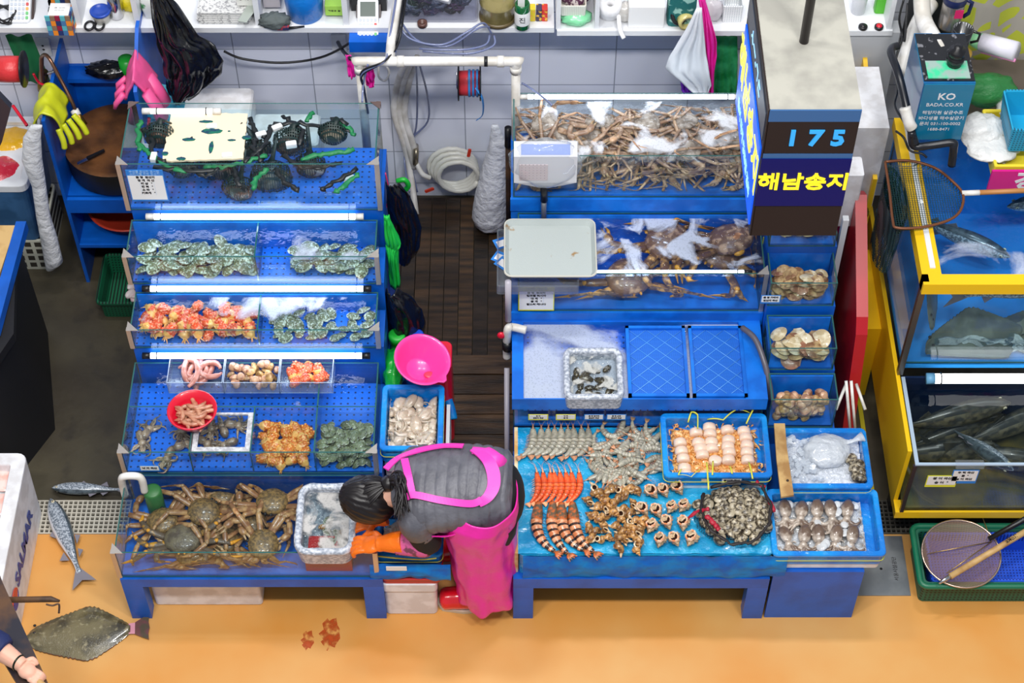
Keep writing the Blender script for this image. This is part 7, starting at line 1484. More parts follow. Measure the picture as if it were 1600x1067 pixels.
    o=solo('pink_gloves',MB().surf(f,26,16),pg,'pink rubber gloves hanging over the right panel of the blue stand','gloves'); md=o.modifiers.new('s','SOLIDIFY'); md.thickness=.012
    for k in range(3): part('finger',MB().tube([Vector((x1-.05,5.86+.05*k,1.27)),Vector((x1-.09,5.85+.05*k,1.22+.01*k)),Vector((x1-.10,5.85+.05*k,1.19))],[.015,.013,.008],8),pg,o)
    for s in (0,1): part('cuff',MB().tube([Vector((x1+.05,5.86+.10*s,1.28)),Vector((x1+.085,5.85+.10*s,1.20)),Vector((x1+.105,5.84+.1*s,1.13))],[.03,.034,.04],12,0,.6),pg,o)
    lathe_at('green_can',PY(196,92,6.3),[(.035,-.12),(.035,0),(.0005,.0)],GREEN,'white can with a bright green lid behind the pink gloves','can')
    mb=MB().lathe([(.06,0),(.10,.14),(.096,.14),(.056,.005),(.0005,.005)],32,0,TR(-1.615,5.98,.98)@rot(0,.3,0),cap=(True,True)); solo('cyan_bowl',mb,mk('bowl_cyan',S(50,170,200),.35),'cyan plastic bowl behind the right panel of the blue stand','bowl')
    cables('red_rope',[(x1+.04,5.86,1.12),(x1+.03,5.85,1.06),(x1+.06,5.83,1.01),(x1+.085,5.83,1.0)],.008,RED,'red strap hanging beside the pink gloves','strap')
    # faucet
    V=[PY(67,128,6.2),PY(65,105,6.2),PY(66,88,6.2),PY(76,90,6.15),PY(95,125,6.1),PY(112,158,6.05),PY(122,185,6.02)]
    T=thing('faucet','gooseneck brass faucet with a hose head over the chopping block','faucet',(V[0].x,6.2,.8)); part('spout',MB().tube(interp(V,6),[.011]*12+[.009]*25,10),mk('copper_hose',S(140,104,84),.3,.85),T); part('body',MB().tube([PY(68,132,6.22),PY(68,112,6.22)],.022,12),BRASS,T); part('nozzle',MB().tube([PY(119,175,6.03),PY(130,196,6.0)],[.014,.022],12),BRASS,T); part('collar',MB().tube([PY(116,172,6.04),PY(121,181,6.02)],.020,12),PVC,T); part('lever',MB().tube([PY(70,116,6.2),PY(84,112,6.15)],.008,8),CHROME,T)
    part('faucet_base',MB().tube([PY(68,140,6.22),PY(68,130,6.22)],.028,12),BRASS,T)
    cables('red_rope',[PY(52,115,6.15),PY(62,130,6.15),PY(78,133,6.12),PY(84,124,6.12)],.006,RED,'thin red cord tied round the faucet'); cables('red_rope',[PY(20,165,6.1),PY(32,182,6.05),PY(42,196,6.0)],.008,RED,'thin red cord sloping down by the left wall')
cabinet()
sack([(48,66,196),(36,64,215),(34,66,250),(50,72,290),(56,78,335),(64,90,375),(70,98,408),(72,84,420)],5.80,mk('sack_b',S(224,226,230),.4,bump=(22,.8,.02),var=(S(40,110,190),5,.66,.7)),'white plastic sack printed in blue, hanging left of the blue stand',d=.05,seed=4)
def leftstuff():
    # blue cooler with meat bags
    z=.62; y0=PZ(20,292,z).y; a=-2.62; b=XO(40,y0,z); mb=MB(); y1=y0+.45; CB=mk('cooler_blue',S(60,104,150),.45,var=(S(44,84,124),8)); T=thing('cooler','pale blue cooler box without lid at the left edge','cooler',((a+b)/2,(y0+y1)/2,.22))
    openbox(mb,a,b,y0,y1,.22,z-.02,.03,.04,.02); part('cooler_body',mb,CB,T); mb=MB(); openbox(mb,a-.006,b+.006,y0-.006,y1+.006,z-.03,z+.01,.035,.04,.0); part('white_rim',mb,WHITE,T)
    solo('red_bag',MB().ell((b-.16,y0+.14,z-.06),(.13,.11,.06),30,16,0,None,lambda q:.16*nz(q.x*3,q.y*3,q.z*3)),mk('red_film',S(206,40,64),.2,var=(S(240,150,160),16,.55,.62),coat=.7,bump=(25,.8,.01)),'red plastic bag of meat in the cooler','bag'); solo('yellow_bag',MB().ell((b-.13,y0+.33,z-.05),(.12,.10,.055),30,16,0,None,lambda q:.16*nz(q.x*3,q.y*3,q.z*3+4)),mk('yellow_film',S(246,186,20),.25,coat=.6,bump=(25,.8,.01)),'yellow plastic bag behind the red one in the cooler','bag')
    mb=MB(); openbox(mb,a,b-.0,y0+.02,y1-.05,.0,.215,.01,.02,.0); solo('white_crate',mb,gridmat('crate_white',S(206,206,190),.05,.35,'xz',hole=S(60,56,50)),'off-white slotted crate under the pale blue cooler','crate')
    # table with wood top
    x=XO(28,5.35,.75); zt=.78; y1=PZ(20,350,zt).y; T=thing('side_table','table with a pale wooden top, blue edge and dark drape at the left edge','table',(x-.25,5.0,0)); y0=y1-.85
    # edge runs obliquely in the photograph
    e1=PZ(28,352,zt); e0=PZ(-6,455,zt); out=[(e1.x-.01,e1.y),(e0.x-.01,e0.y),(-3.2,e0.y),(-3.2,e1.y)]; part('wood_top',MB().prism(out,zt-.03,zt),mk('table_wood',S(206,170,112),.5,var=(S(180,140,86),10)),T)
    g=[(e1.x+.03,e1.y+.02),(e1.x-.01,e1.y+.0),(e0.x-.01,e0.y-.3),(e0.x+.03,e0.y-.35)]; g=[(e1.x-.011,e1.y+.02),(e1.x+.035,e1.y+.02),(PZ(4,480,zt).x+.0,PZ(4,480,zt).y-.12),(PZ(4,480,zt).x-.05,PZ(4,480,zt).y-.12)]; part('blue_edge',MB().prism(g[::-1],zt-.05,zt+.005),BLUED,T)
    part('dark_drape',MB().rings([[(e1.x-.02,e1.y-.0,.0),(e1.x-.02,e1.y-.0,zt-.05)],[(-2.12,4.95,.0),(-2.20,4.95,zt-.06)],[(-2.28,4.62,.0),(-2.30,4.6,zt-.1)],[(-2.6,4.56,0),(-2.6,4.56,zt-.1)]],0,True,(False,False),False),mk('drape',S(14,14,18),.6),T); part('drape_top',MB().prism([(e1.x-.02,e1.y),(-3.2,e1.y),(-3.2,4.56),(-2.6,4.56),(-2.28,4.62),(-2.16,4.95)],zt-.11,zt-.06),mk('drape_t',S(14,14,18),.6),T)
    # monitor corner
    zz=1.75; p=PZ(20,165,zz); T=thing('monitor','corner of a black monitor with a blue picture at the left edge','monitor',(p.x-.25,p.y,zz-.3)); q0=PY(-60,90,p.y); q1=PY(17,170,p.y); q2=PY(3,222,p.y)
    part('bezel',MB().rings([[(q0.x,p.y,q0.z),(q1.x,p.y,q1.z),(q2.x,p.y,q2.z),(q0.x,p.y,q2.z-.1)],[(q0.x,p.y+.03,q0.z),(q1.x,p.y+.03,q1.z),(q2.x,p.y+.03,q2.z),(q0.x,p.y+.03,q2.z-.1)]],0,False),mk('bezel',S(36,38,50),.3),T)
    part('screen',MB().add([(q0.x,p.y-.002,q0.z-.06),(q1.x-.045,p.y-.002,q1.z-.0),(q2.x-.03,p.y-.002,q2.z+.04),(q0.x,p.y-.002,q2.z-.05)],[(0,1,2,3)]),mk('screen_blue',S(20,70,220),.3,emit=.8),T)
leftstuff()
# white boxes behind the top left tank
solo('foam_box',MB().prism(rrect(XO(228,6.0,.95),XO(392,6.0,.95),5.80,6.20,.02),0,.98,ch=.01),STY,'big white foam box behind the top left tank, below the bin liner','box')
solo('foam_box',MB().prism(rrect(XO(396,6.1,.8),XO(502,6.1,.8),5.95,6.15,.02),0,.86,ch=.01),STY,'lower white foam box behind the top left tank, right of the big one','box')
# boxes under the stalls
solo('foam_box',MB().prism(rrect(XO(238,4.02,.1),XO(407,4.02,.1),4.02,4.28,.015),.001,.155,ch=.006),STY,'white foam box pushed under the crab stall','box')
def aislebox():
    z=.28; a,b=XO(597,4.0,.2),XO(684,4.0,.2); y0=PZ(640,962,0).y+.0; T=thing('foam_box','white foam box with a lid standing in the aisle under the red tray','box',((a+b)/2,4.15,0))
    part('box_body',MB().prism(rrect(a+.006,b-.006,y0+.008,4.33,.02),.001,.20,ch=.004),STY,T); part('lid',MB().prism(rrect(a,b,y0,4.34,.02),.20,.262,ch=.005),STY,T)
    mb=MB(); openbox(mb,a-.01,b+.025,y0-.005,4.36,.263,.315,.012,.03,.01,rim=.01); solo('red_tray',mb,mk('tray_red',S(190,44,48),.35,coat=.3),'shallow red plastic tray on the foam box in the aisle','tray')
    c=linedbox('film_lined_box',584,692,868,780,.47,.10,'blue film-lined foam box of pale octopus under the reaching arm',BFILM,hb=.05)
    def fr(s,t): x=c[0]-.02+(c[1]-c[0]+.05)*s; return (x,c[2]-.012-.018*sin(t*2.5)+.01*nz(x*16,t*4),.42-(.08+.06*abs(nz(x*11,5))+.03*(abs(s-.5)*2))*t)
    solo('film_skirt',MB().surf(fr,50,10),BFILM,'crumpled blue film hanging from the box under the reaching arm','plastic film')
    rn=random.Random(9)
    for k in range(7): clampmesh(put('octopus',OCW[k%3],(rn.uniform(c[0]+.06,c[1]-.06),rn.uniform(c[2]+.08,c[3]-.06),c[4]+.03),rn.uniform(0,6),1.1,(rn.uniform(-.3,.3),0),'pale octopus in the film-lined box under the reaching arm','octopus','octopuses under the reaching arm'),c[0]+.03,c[1]-.03,c[2]+.03,c[3]-.03,c[4],.45)
    # tag & yellow knife-like strap
    cables('yellow_strap',[PZ(583,868,.47),PZ(620,872,.47),PZ(660,874,.47),PZ(682,872,.47)],.003,YELS,'yellow elastic stretched over the film-lined box front','elastic')
    solo('price_card',MB().box(XO(604,3.97,.4),XO(636,3.97,.4),c[2]-.03,c[2]-.027,.40,.43),PAPER,'white card under the yellow elastic of the film-lined box','price card')
aislebox()
# aisle objects
def aisle():
    # pink bowl, tilted
    p=PZ(660,562,.72); r=.118; prof=[(r*.42,-.105)]
    for k in range(1,13): prof.append((r*(.42+.58*k/13)+.0012*(k%2),-.105+.105*k/13))
    prof+=[(r*1.05,0),(r*1.05,.005),(r*.99,.005)]
    for k in range(12,0,-1): prof.append((r*(.38+.58*k/13)-.0012*(k%2),-.102+.105*k/13))
    prof.append((.0005,-.098)); mb=MB(); mb.lathe(prof,48,0,TR(p.x,p.y,.72)@rot(.15,.25,0),cap=(True,True))
    for i,v in enumerate(mb.v):
        d=Vector((v[0]-p.x,v[1]-p.y)); 
        if d.length>r*.85 and abs(math.atan2(d.y,d.x)+.75)<.14: mb.v[i]=(v[0]+.016*cos(-.75),v[1]+.016*sin(-.75),v[2]-.002)
    T=solo('pink_bowl',mb,mk('pink_plastic',S(248,66,160),.3,coat=.3),'bright pink plastic bowl with a pouring lip in the aisle','bowl'); part('bowl_mark',MB().ell((p.x+.025,p.y-.012,.63),(.022,.018,.003),16,6),mk('red_mark',S(230,60,90),.3),T)
    solo('red_bucket',MB().prism(rrect(p.x-.05,p.x+.12,4.86,5.02,.03),.03,.58,ch=.004),RED,'red plastic container under the pink bowl','container')
    for (u,v,h,rr,m,lab) in ((620,522,.42,.038,GREEN,'green bottle cap behind the pink bowl'),(650,522,.40,.034,mk('cap_blue',S(24,70,190),.35),'blue bottle cap behind the pink bowl')):
        q=PZ(u,v,.62); T=thing('bottle',lab.replace('bottle cap','capped bottle'),'bottle',(q.x,q.y,.03)); part('body',MB().lathe([(.045,0),(.05,.02),(.05,.42),(.03,.52),(.03,.55)],20,0,TR(q.x,q.y,.031),cap=(True,True)),mk('bottle_green',S(20,150,60),.15,coat=.6) if m is GREEN else mk('bottle_blue',S(20,60,170),.2,coat=.6),T); part('cap',MB().lathe([(rr,.55),(rr,.585),(rr*.8,.59),(.0005,.585)],24,0,TR(q.x,q.y,.031),cap=(True,True)),m,T)
    gf=mk('green_film_b',S(20,170,50),.15,coat=.8,bump=(30,.8,.01)); q=PZ(614,565,.60); solo('green_bag',MB().ell((q.x,q.y,.54),(.05,.11,.07),26,16,0,None,lambda w:.2*nz(w.x*3,w.y*3,w.z*3)),gf,'crinkled bright green plastic bag beside the pink bowl','bag')
    solo('bag_support',MB().box(-.55,-.40,4.86,5.2,.03,.50),BLUED,'blue crate under the green bag in the aisle','crate')
    # black bags hanging on left stall side
    def drape(us,y,m,name,lab,cat='bag',d=.05,s=1):
        rows=[(PY(a,v,y),PY(b,v,y)) for a,b,v in us]
        def f(a,b):
            k=b*(len(rows)-1); i=min(int(k),len(rows)-2); t=k-i; L=rows[i][0].lerp(rows[i+1][0],t); Rr=rows[i][1].lerp(rows[i+1][1],t); p=L.lerp(Rr,a)
            return (p.x,p.y-d*sin(a*PI)*(.4+.6*b)+.02*nz(a*5,b*5,s)+.008*nz(a*13,b*10,s),p.z)
        o=solo(name,MB().surf(f,30,30),m,lab,cat); md=o.modifiers.new('s','SOLIDIFY'); md.thickness=.004
    drape([(602,622,285),(604,636,300),(606,650,330),(610,658,355),(615,655,385),(620,645,402)],5.45,BBAG,'black_bag','black plastic bag hanging on the side of the left stall',s=3)
    drape([(604,620,450),(603,640,462),(603,658,482),(605,664,505),(610,660,525)],5.1,BBAG,'black_bag','black plastic bag slumped on the deck beside the left stall',s=5,d=.10)
    drape([(601,607,335),(601,614,350),(603,626,380),(604,622,388),(606,622,410),(610,625,443)],5.25,mk('green_rubber',S(30,190,70),.35),'green_apron','bright green rubber apron hanging on the left stall','apron',d=.03,s=7)
    solo('green_hook',MB().tube(interp([PY(620,283,5.6),PY(632,281,5.6),PY(638,290,5.6),PY(632,298,5.6)]),.012,10),GREEN,'bright green plastic hook near the white hose','hook'); cables('pink_string',[PY(602,270,5.5),PY(608,300,5.48),PY(604,322,5.45),PY(600,332,5.45)],.003,mk('pink_str',S(220,50,110),.4),'thin pink string hanging beside the black bag','string')
    cables('blue_bag_tail',[PZ(697,615,.35),PZ(705,640,.32),PZ(708,655,.3)],.02,BFILM,'blue plastic bag corner sticking out of the aisle box','bag'); solo('white_edge',MB().box(O1[1]+.005,O1[1]+.02,O1[2],O1[3],.25,.45),WHITE,'white edge board beside the aisle octopus box','board')
aisle()
# ------------------------------------------------------------ front left: fish, salmon box, flounder
def fishes():
    def lay(me,u0,v0,u1,v1,z,sc,roll,lab,name,cat='fish'):
        a=PZ(u0,v0,z); b=PZ(u1,v1,z); c=(a+b)/2; ang=math.atan2(b.y-a.y,b.x-a.x); o=bpy.data.objects.new(name,me); COL.objects.link(o); o.matrix_basis=TR(c.x,c.y,z)@rot(0,0,ang)@rot(roll,0,0)@Matrix.Scale(sc*(b-a).length/.52,4); return tag(o,lab,cat)
    m2=lay(MUL,74,762,196,765,.033,1.0,PI/2*.92,'silver grey mullet lying across the far edge of the drain grating','mullet'); m1=lay(MUL,76,772,127,902,.03,1.0,-PI/2*.95,'silver mullet lying on the orange floor with its tail towards the camera','mullet')
    a=PZ(38,1000,0); b=PZ(232,982,0); c=(a+b)/2; o=bpy.data.objects.new('flounder',FLA); COL.objects.link(o); o.matrix_basis=TR(c.x-.01,c.y-.0,.002)@rot(0,0,math.atan2(b.y-a.y,b.x-a.x))@Matrix.Scale((b-a).length/.596,4); tag(o,'large mottled olive flounder with a pink tail base on the orange floor','fish')
fishes()
def salmon():
    x1=-2.095; y0,y1=3.86,4.53; H=.42; x0=-2.7; T=thing('salmon_box','white foam fish box with printed blue lettering holding salmon fillets','box',(-2.4,4.2,0))
    mb=MB(); openbox(mb,x0,x1,y0,y1,.001,H,.06,.04,.015,0,0,floor_t=.36); part('box_body',mb,STY,T)
    M=TR(x1-.004,4.16,.20)@Matrix(((0,0,1,0),(1,0,0,0),(0,1,0,0),(0,0,0,1))); part('lettering',textmesh(MB(),'SALMAR',.10,M@TR(.03,0,.001),0,.001,.003),mk('print_blue',S(50,64,140),.5),T)
    M2=M@TR(-.22,-.01,.002); n=24; A=[(.05*cos(2*PI*k/n),.05*sin(2*PI*k/n)) for k in range(n)]
    up=[(.05*cos(PI*k/12),.05*sin(PI*k/12)) for k in range(13)]+[(-.05+.0125*k*.9,.018*sin(PI*k/4)) for k in range(1,9)]
    lo=[(.05*cos(PI+PI*k/12),.05*sin(PI+PI*k/12)) for k in range(13)]+[(.05-.0125*k*.9,-.018*sin(PI*k/4)-.006) for k in range(1,9)]
    part('round_logo',MB().prism(up,0,.002,0,M2).prism(lo,0,.002,1,M2),[mk('logo_red',S(214,70,56),.5),mk('logo_blue',S(50,60,150),.5)],T,label='round red and blue swirl logo')
    so=mk('salmon_flesh',S(248,122,72),.25,coat=.8); nt=so.node_tree; N=nt.nodes; L=nt.links; w=N.new('ShaderNodeTexWave'); w.inputs['Scale'].default_value=28; w.inputs['Distortion'].default_value=1.5; w.bands_direction='DIAGONAL'; tc=[q for q in N if q.type=='TEX_COORD'][0]; L.new(tc.outputs['Object'],w.inputs['Vector']); mx=N.new('ShaderNodeMix'); mx.data_type='RGBA'; mx.inputs[6].default_value=(*S(246,110,58),1); mx.inputs[7].default_value=(*S(252,176,140),1); p=N.new('ShaderNodeMath'); p.operation='POWER'; p.inputs[1].default_value=3; L.new(w.outputs['Fac'],p.inputs[0]); L.new(p.outputs[0],mx.inputs['Factor']); L.new(mx.outputs[2],N['Principled BSDF'].inputs['Base Color'])
    pk=mk('salmon_belly',S(244,184,170),.25,coat=.8,var=(S(250,214,206),20))
    for k in range(5):
        yc=4.42-.122*k; T=thing('salmon_fillet','orange salmon fillet with a pale belly edge, %s in the foam box'%('topmost','second from the back','third from the back','fourth from the back','nearest')[k],'fillet',(-2.35,yc,.365),'salmon fillets in the foam box')
        def f(a,b,x0=-2.66,x1=-2.245-.004*k): return (x0+(x1-x0)*a,yc-.055+.11*b,.375+.022*(1-(2*b-1)**4)+.004*nz(a*5,b*3,k))
        part('flesh',MB().surf(f,20,10),so,T); part('belly_edge',MB().surf(lambda a,b:(-2.255-.004*k+.105*a,yc-.055+.11*b+.004*sin(a*7),.374+.020*(1-(2*b-1)**4)*(1-a*.6)),10,10),pk,T)
salmon()
def handler():
    # wooden board, stick and the arm at the lower left corner
    z=.95; a=[PZ(u,v,z) for u,v in ((-30,820),(2,905),(76,1069),(40,1090),(-40,960))]; solo('wooden_rail',MB().prism([(p.x,p.y) for p in a],z-.04,z),mk('rail_wood',S(90,60,36),.5,var=(S(28,26,40),6,.4,.6)),'worn dark wooden rail crossing the bottom left corner','rail')
    z=.85; p=PZ(-40,938,z); q=PZ(80,936,z); T=thing('hooked_stick','brown wooden stick with a small metal hook at its tip, lower left','stick',(q.x,q.y,z)); part('stick',MB().tube([p,q,PZ(93,939,z)],[.012,.012,.005],10),WOODB,T); part('hook',MB().tube(interp([PZ(72,944,z),PZ(82,946,z-.01),PZ(92,944,z-.01),PZ(92,958,z-.04)]),.004,6),mk('rust',S(90,70,60),.5,.6),T)
    z=1.0; T=thing('person','person in a navy sleeve with a bracelet gripping a wooden handle','person',PZ(10,1030,z))
    sh=PZ(-60,985,z+.05); el=PZ(-12,1008,z+.03); wr=PZ(36,1040,z); mb=MB(); mb.tube(interp([sh,el,wr],6),[.048,.047,.046,.045,.044,.043,.042,.040,.038,.035,.032,.028,.026],16)
    d=(wr-el).normalized(); pd=PZ(44,1050,z-.01); mb.ell(wr.lerp(pd,.8),(.036,.032,.022),16,10,0,rot(0,0,math.atan2(d.y,d.x)))
    side=Vector((-d.y,d.x,0))
    for k in range(4):
        b=wr.lerp(pd,.9)+side*(.020-.014*k)+d*.02; mb.tube(interp([b,b+d*.028+Vector((0,0,.003)),b+d*.034+Vector((0,0,-.018)),b+d*.014+Vector((0,0,-.030))],4),[.0095]*10+[.009,.008,.006],8)
    b=wr+side*.02; mb.tube(interp([b,b+side*.02+d*.012,b+side*.016+d*.035+Vector((0,0,-.012))],4),[.011]*7+[.009,.007],8)
    o=part('arm',mb,SKIN,T); md=o.modifiers.new('r','REMESH'); md.mode='VOXEL'; md.voxel_size=.004; md.use_smooth_shade=True
    part('sleeve',MB().tube(interp([sh,el,el.lerp(wr,.35)],5),[.062]*8+[.058,.056,.054],18),mk('navy_sleeve',S(20,34,84),.7,bump=(40,.3)),T); mb=MB(); wv=wr-d*.02; mb.tube([wv+side*.029*cos(t*PI/12)+Vector((0,0,.029*sin(t*PI/12))) for t in range(25)],.004,8); part('bracelet',mb,mk('bracelet',S(40,50,40),.2,.7),T)
    q0=PZ(30,1040,z-.03); q1=PZ(95,1095,z-.02); solo('wooden_stick',MB().tube([q0,q1],.014,10),WOOD,'pale wooden handle held by the hand at the lower left','handle')
handler()
# ------------------------------------------------------------ the fishmonger
def person():
    k0=.002567
    T=thing('person','person in grey quilted vest and pink apron bending over the foam tray','person',(-.1,4.05,0))
    RG=[(-.485,4.10,.80,.07,.07),(-.455,4.10,.80,.12,.09),(-.42,4.095,.80,.17,.11),(-.36,4.09,.805,.18,.125),(-.28,4.09,.81,.178,.13),(-.18,4.09,.82,.17,.135),(-.09,4.09,.815,.165,.135),(-.02,4.10,.79,.15,.13),(.01,4.10,.76,.12,.115),(.03,4.10,.74,.08,.08)]
    def torso(x):
        for a,b in zip(RG,RG[1:]):
            if a[0]<=x<=b[0]: t=(x-a[0])/(b[0]-a[0]); return [a[i]*(1-t)+b[i]*t for i in range(5)]
        return RG[0] if x<RG[0][0] else RG[-1]
    # body: one continuous skin surface
    mb=MB()
    mb.rings([[(r[0],r[1]+r[3]*.86*cos(2*PI*q/20),r[2]+r[4]*.86*sin(2*PI*q/20)) for q in range(20)] for r in RG[:8]])
    hd=Vector((-.575,4.065,.745)); mb.tube([(-.46,4.075,.80),(-.52,4.07,.785),hd],[.06,.05,.055],14)
    mb.ell(hd,(.105,.080,.088),20,14,0,rot(0,.5,0)); 
    # face: nose, brow, chin, mouth, ears (looks down and forwards)
    fd=Vector((-.45,0,-.89)).normalized(); upv=Vector((-.89,0,.45)); 
    mb.ell(hd+fd*.082,(.016,.012,.022),10,8); mb.ell(hd+fd*.062-upv*.06,(.035,.035,.028),12,8); mb.ell(hd+fd*.074-upv*.038,(.010,.024,.008),10,6)
    for s in (-1,1): mb.ell(hd+Vector((.012,s*.082,.0)),(.018,.009,.026),10,8,0,rot(0,-.4,0))
    eS=Vector((-.38,3.945,.77)); eE=PZ(668,846,.63); eW=PZ(610,850,.60); fS=Vector((-.40,4.225,.76)); fE=Vector((-.46,4.22,.60)); fW=PZ(592,812,.565)
    mb.tube(interp([eS,eE,eW],6),[.055]*3+[.05]*3+[.043,.042,.041,.038,.034,.03,.028],14); mb.tube(interp([fS,fE,fW],6),[.055]*3+[.05]*3+[.043,.042,.041,.038,.034,.03,.028],14)
    hipL=Vector((-.07,4.01,.74)); hipR=Vector((-.06,4.17,.74)); anL=Vector((-.11,4.03,.10)); anR=PZ(735,850,.10)
    mb.tube(interp([hipL,Vector((-.10,4.0,.44)),anL],6),[.08]*2+[.075]*3+[.065]*4+[.055]*4,14); mb.tube(interp([hipR,Vector((-.08,4.15,.44)),anR],6),[.08]*2+[.075]*3+[.07]*4+[.055]*4,14)
    for a in (anL,anR): mb.tube([a+Vector((.03,0,-.04)),a+Vector((-.06,0,-.055)),a+Vector((-.15,0,-.065))],[.045,.04,.028],12)
    o=part('body',mb,SKIN,T); md=o.modifiers.new('r','REMESH'); md.mode='VOXEL'; md.voxel_size=.009; md.use_smooth_shade=True
    for s in (-1,1): part('eye',MB().ell(hd+fd*.068+Vector((-.016,s*.03,.01)),(.012,.014,.010),10,8),BLACK,T)
    # vest with quilted bands
    vs=[]; n=150; xs=[-.475+(.0+.475)*i/n for i in range(n+1)]
    for x in xs:
        r=torso(x); ph=(x+.475)/.044; q=1+.035*abs(sin(ph*PI))**.6+.01; row=[]
        for k in range(56):
            a=2*PI*k/56; w=q+.015*nz(x*30,a*2,2)+.006*nz(x*80,a*6)
            row.append((x+.012*sin(a*2)*.6+.008*nz(a*2,x*9),r[1]+(r[3]*w+.008)*cos(a),r[2]+(r[4]*w+.008)*sin(a)))
        vs.append(row)
    VM=mk('vest_grey',S(104,104,112),.45,bump=(26,.5,.012),var=(S(88,88,96),10),var2=(S(60,60,66),5,.66,.70))
    mb=MB().rings(vs)
    # arm caps
    for S0,E0 in ((eS,eE),(fS,fE)):
        A=Vector((-.36,4.075+(S0.y-4.075)*.70,.82)); V=interp([A,S0+Vector((-.005,0,.02)),S0.lerp(E0,.42)],8); mb.tube(V,[.075+.005*abs(sin(i*1.1))-.0010*i for i in range(len(V))],20,0,.95)
    part('vest',mb,VM,T)
    BT=mk('black_knit',S(12,12,16),.8); part('sleeve',MB().tube(interp([eS,eS.lerp(eE,.5),eE,eE.lerp(eW,.22)],5),[.062]*8+[.062,.06,.058,.056,.054,.052,.05,.048],18),BT,T,label='black upper sleeve'); part('sleeve',MB().tube(interp([fS,fE,fE.lerp(fW,.5)],5),.056,16),BT,T,label='black upper sleeve')
    PS=mk('pink_print',S(216,92,150),.6,var=(S(120,60,80),26,.52,.6)); part('cuff_sleeve',MB().tube(interp([eE+Vector((.012,-.002,-.012)),eE.lerp(eW,.4)+Vector((0,0,-.004)),eE.lerp(eW,.85)],6),[.050,.056,.058,.060,.058,.057,.055,.054,.052,.05,.048,.047,.046],18),PS,T,label='pink printed oversleeve')
    # gloves
    def glove(W,dirv,upv,thumb,lab,cufflen=.09,sc=1.0):
        d=dirv.normalized(); side=d.cross(upv).normalized()*thumb; up=side.cross(d)*thumb; mb=MB(); rr=Matrix((( d.x,side.x,up.x,0),(d.y,side.y,up.y,0),(d.z,side.z,up.z,0),(0,0,0,1)))
        L=lambda x,y,z:W+(d*x+side*y+up*z)*sc
        mb.tube([L(-cufflen,0,0),L(-cufflen*.5,0,0),L(0,0,0),L(.02,0,0)],[.048*sc,.043*sc,.033*sc,.034*sc],18)
        mb.ell((0,0,0),(.048*sc,.043*sc,.020*sc),18,12,0,TR(*L(.05,0,0))@rr)
        for k,(y,l) in enumerate(((.031,.066),(.011,.076),(-.010,.072),(-.030,.056))):
            mb.tube(interp([L(.070,y*.9,0),L(.085+l*.35,y*1.05,.004),L(.085+l*.75,y*1.1,-.012),L(.080+l*.92,y*1.08,-.034)],4),[.0118*sc]*6+[.0108*sc]*4+[.0098*sc]*2+[.007*sc],10)
        mb.tube(interp([L(.018,.030,-.002),L(.045,.056,-.008),L(.075,.062,-.020),L(.092,.052,-.030)],4),[.0145*sc]*5+[.0125*sc]*5+[.010*sc]*2+[.007*sc],10)
        o=part('glove',mb,ORG,T,label=lab); md=o.modifiers.new('r','REMESH'); md.mode='VOXEL'; md.voxel_size=.0042; md.use_smooth_shade=True
    tip=PZ(558,852,.565); glove(PZ(598,849,.598),tip-PZ(598,849,.598),Vector((0,0,1)),1,'orange rubber glove on the near hand')
    glove(PZ(588,812,.565),PZ(566,820,.545)-PZ(588,812,.565),Vector((0,.3,1)),-1,'orange rubber glove on the far hand',.05,.85)
    # hair
    HM=mk('black_hair',S(20,14,16),.4); mb=MB(); mb.ell(hd+Vector((-.005,0,.018)),(.119,.098,.096),110,44,0,rot(0,.5,0),lambda p:.022*sin(math.atan2(p.y,p.z+.15)*26+3*nz(p.x*3,p.y*2,1))+.03*nz(p.x*3,p.y*3,p.z*3))
    part('hair',mb,HM,T)
    mb=MB(); base=Vector((-.492,4.075,.868)); rn=random.Random(2)
    for k in range(150):   # combed strands from the brow back to the tie
        a=rn.uniform(-1.5,1.5); t0=rn.uniform(.5,1); q=Vector((-cos(a)*.9,sin(a),0)); st=hd+Vector((q.x*.112*t0-.005,q.y*.096*t0,.018+.093*math.sqrt(max(0,1-t0*t0))-.01)); md_=st.lerp(base,.5); c=(md_-(hd+Vector((-.005,0,.018)))); md_=hd+Vector((-.005,0,.018))+Vector((c.x/ .122,c.y/.1,c.z/.1)).normalized()*.104; mb.tube(interp([st,md_,base],5),[.004,.006,.005,.007],5,0,.6)
    mb.ell(base,(.032,.034,.030),16,10,0,None,lambda p:.06*sin(p.y*20))
    for k in range(70):
        a=rn.uniform(-1,1); V=[base,base+Vector((.035+rn.uniform(-.01,.01),a*.03-.01,.045+rn.uniform(-.01,.015))),base+Vector((.055+rn.uniform(-.02,.02),a*.045-.05,.062+rn.uniform(-.015,.02))),base+Vector((.055+rn.uniform(-.03,.045),a*.055-.115-rn.uniform(0,.03),.035+rn.uniform(-.03,.02)))]
        mb.tube(interp(V,5),[.009,.009,.007,.005,.001],6)
    part('ponytail',mb,HM,T); part('hair_tie',MB().tube([base+Vector((.018,.034*cos(t*PI/10),.034*sin(t*PI/10))) for t in range(21)],.006,6),BLACK,T)
    # straps projected on the vest
    def onback(u,v,o=.016):
        z=.92
        for _ in range(12):
            p=PZ(u,v,z); r=torso(min(max(p.x,-.48),.05)); c=(p.y-r[1])/(r[3]*1.05+.006); z=r[2]+(r[4]*1.05+.006)*math.sqrt(max(0,1-min(c*c,.97)))+o*.5
        return PZ(u,v,z)+Vector((0,0,o*.4))
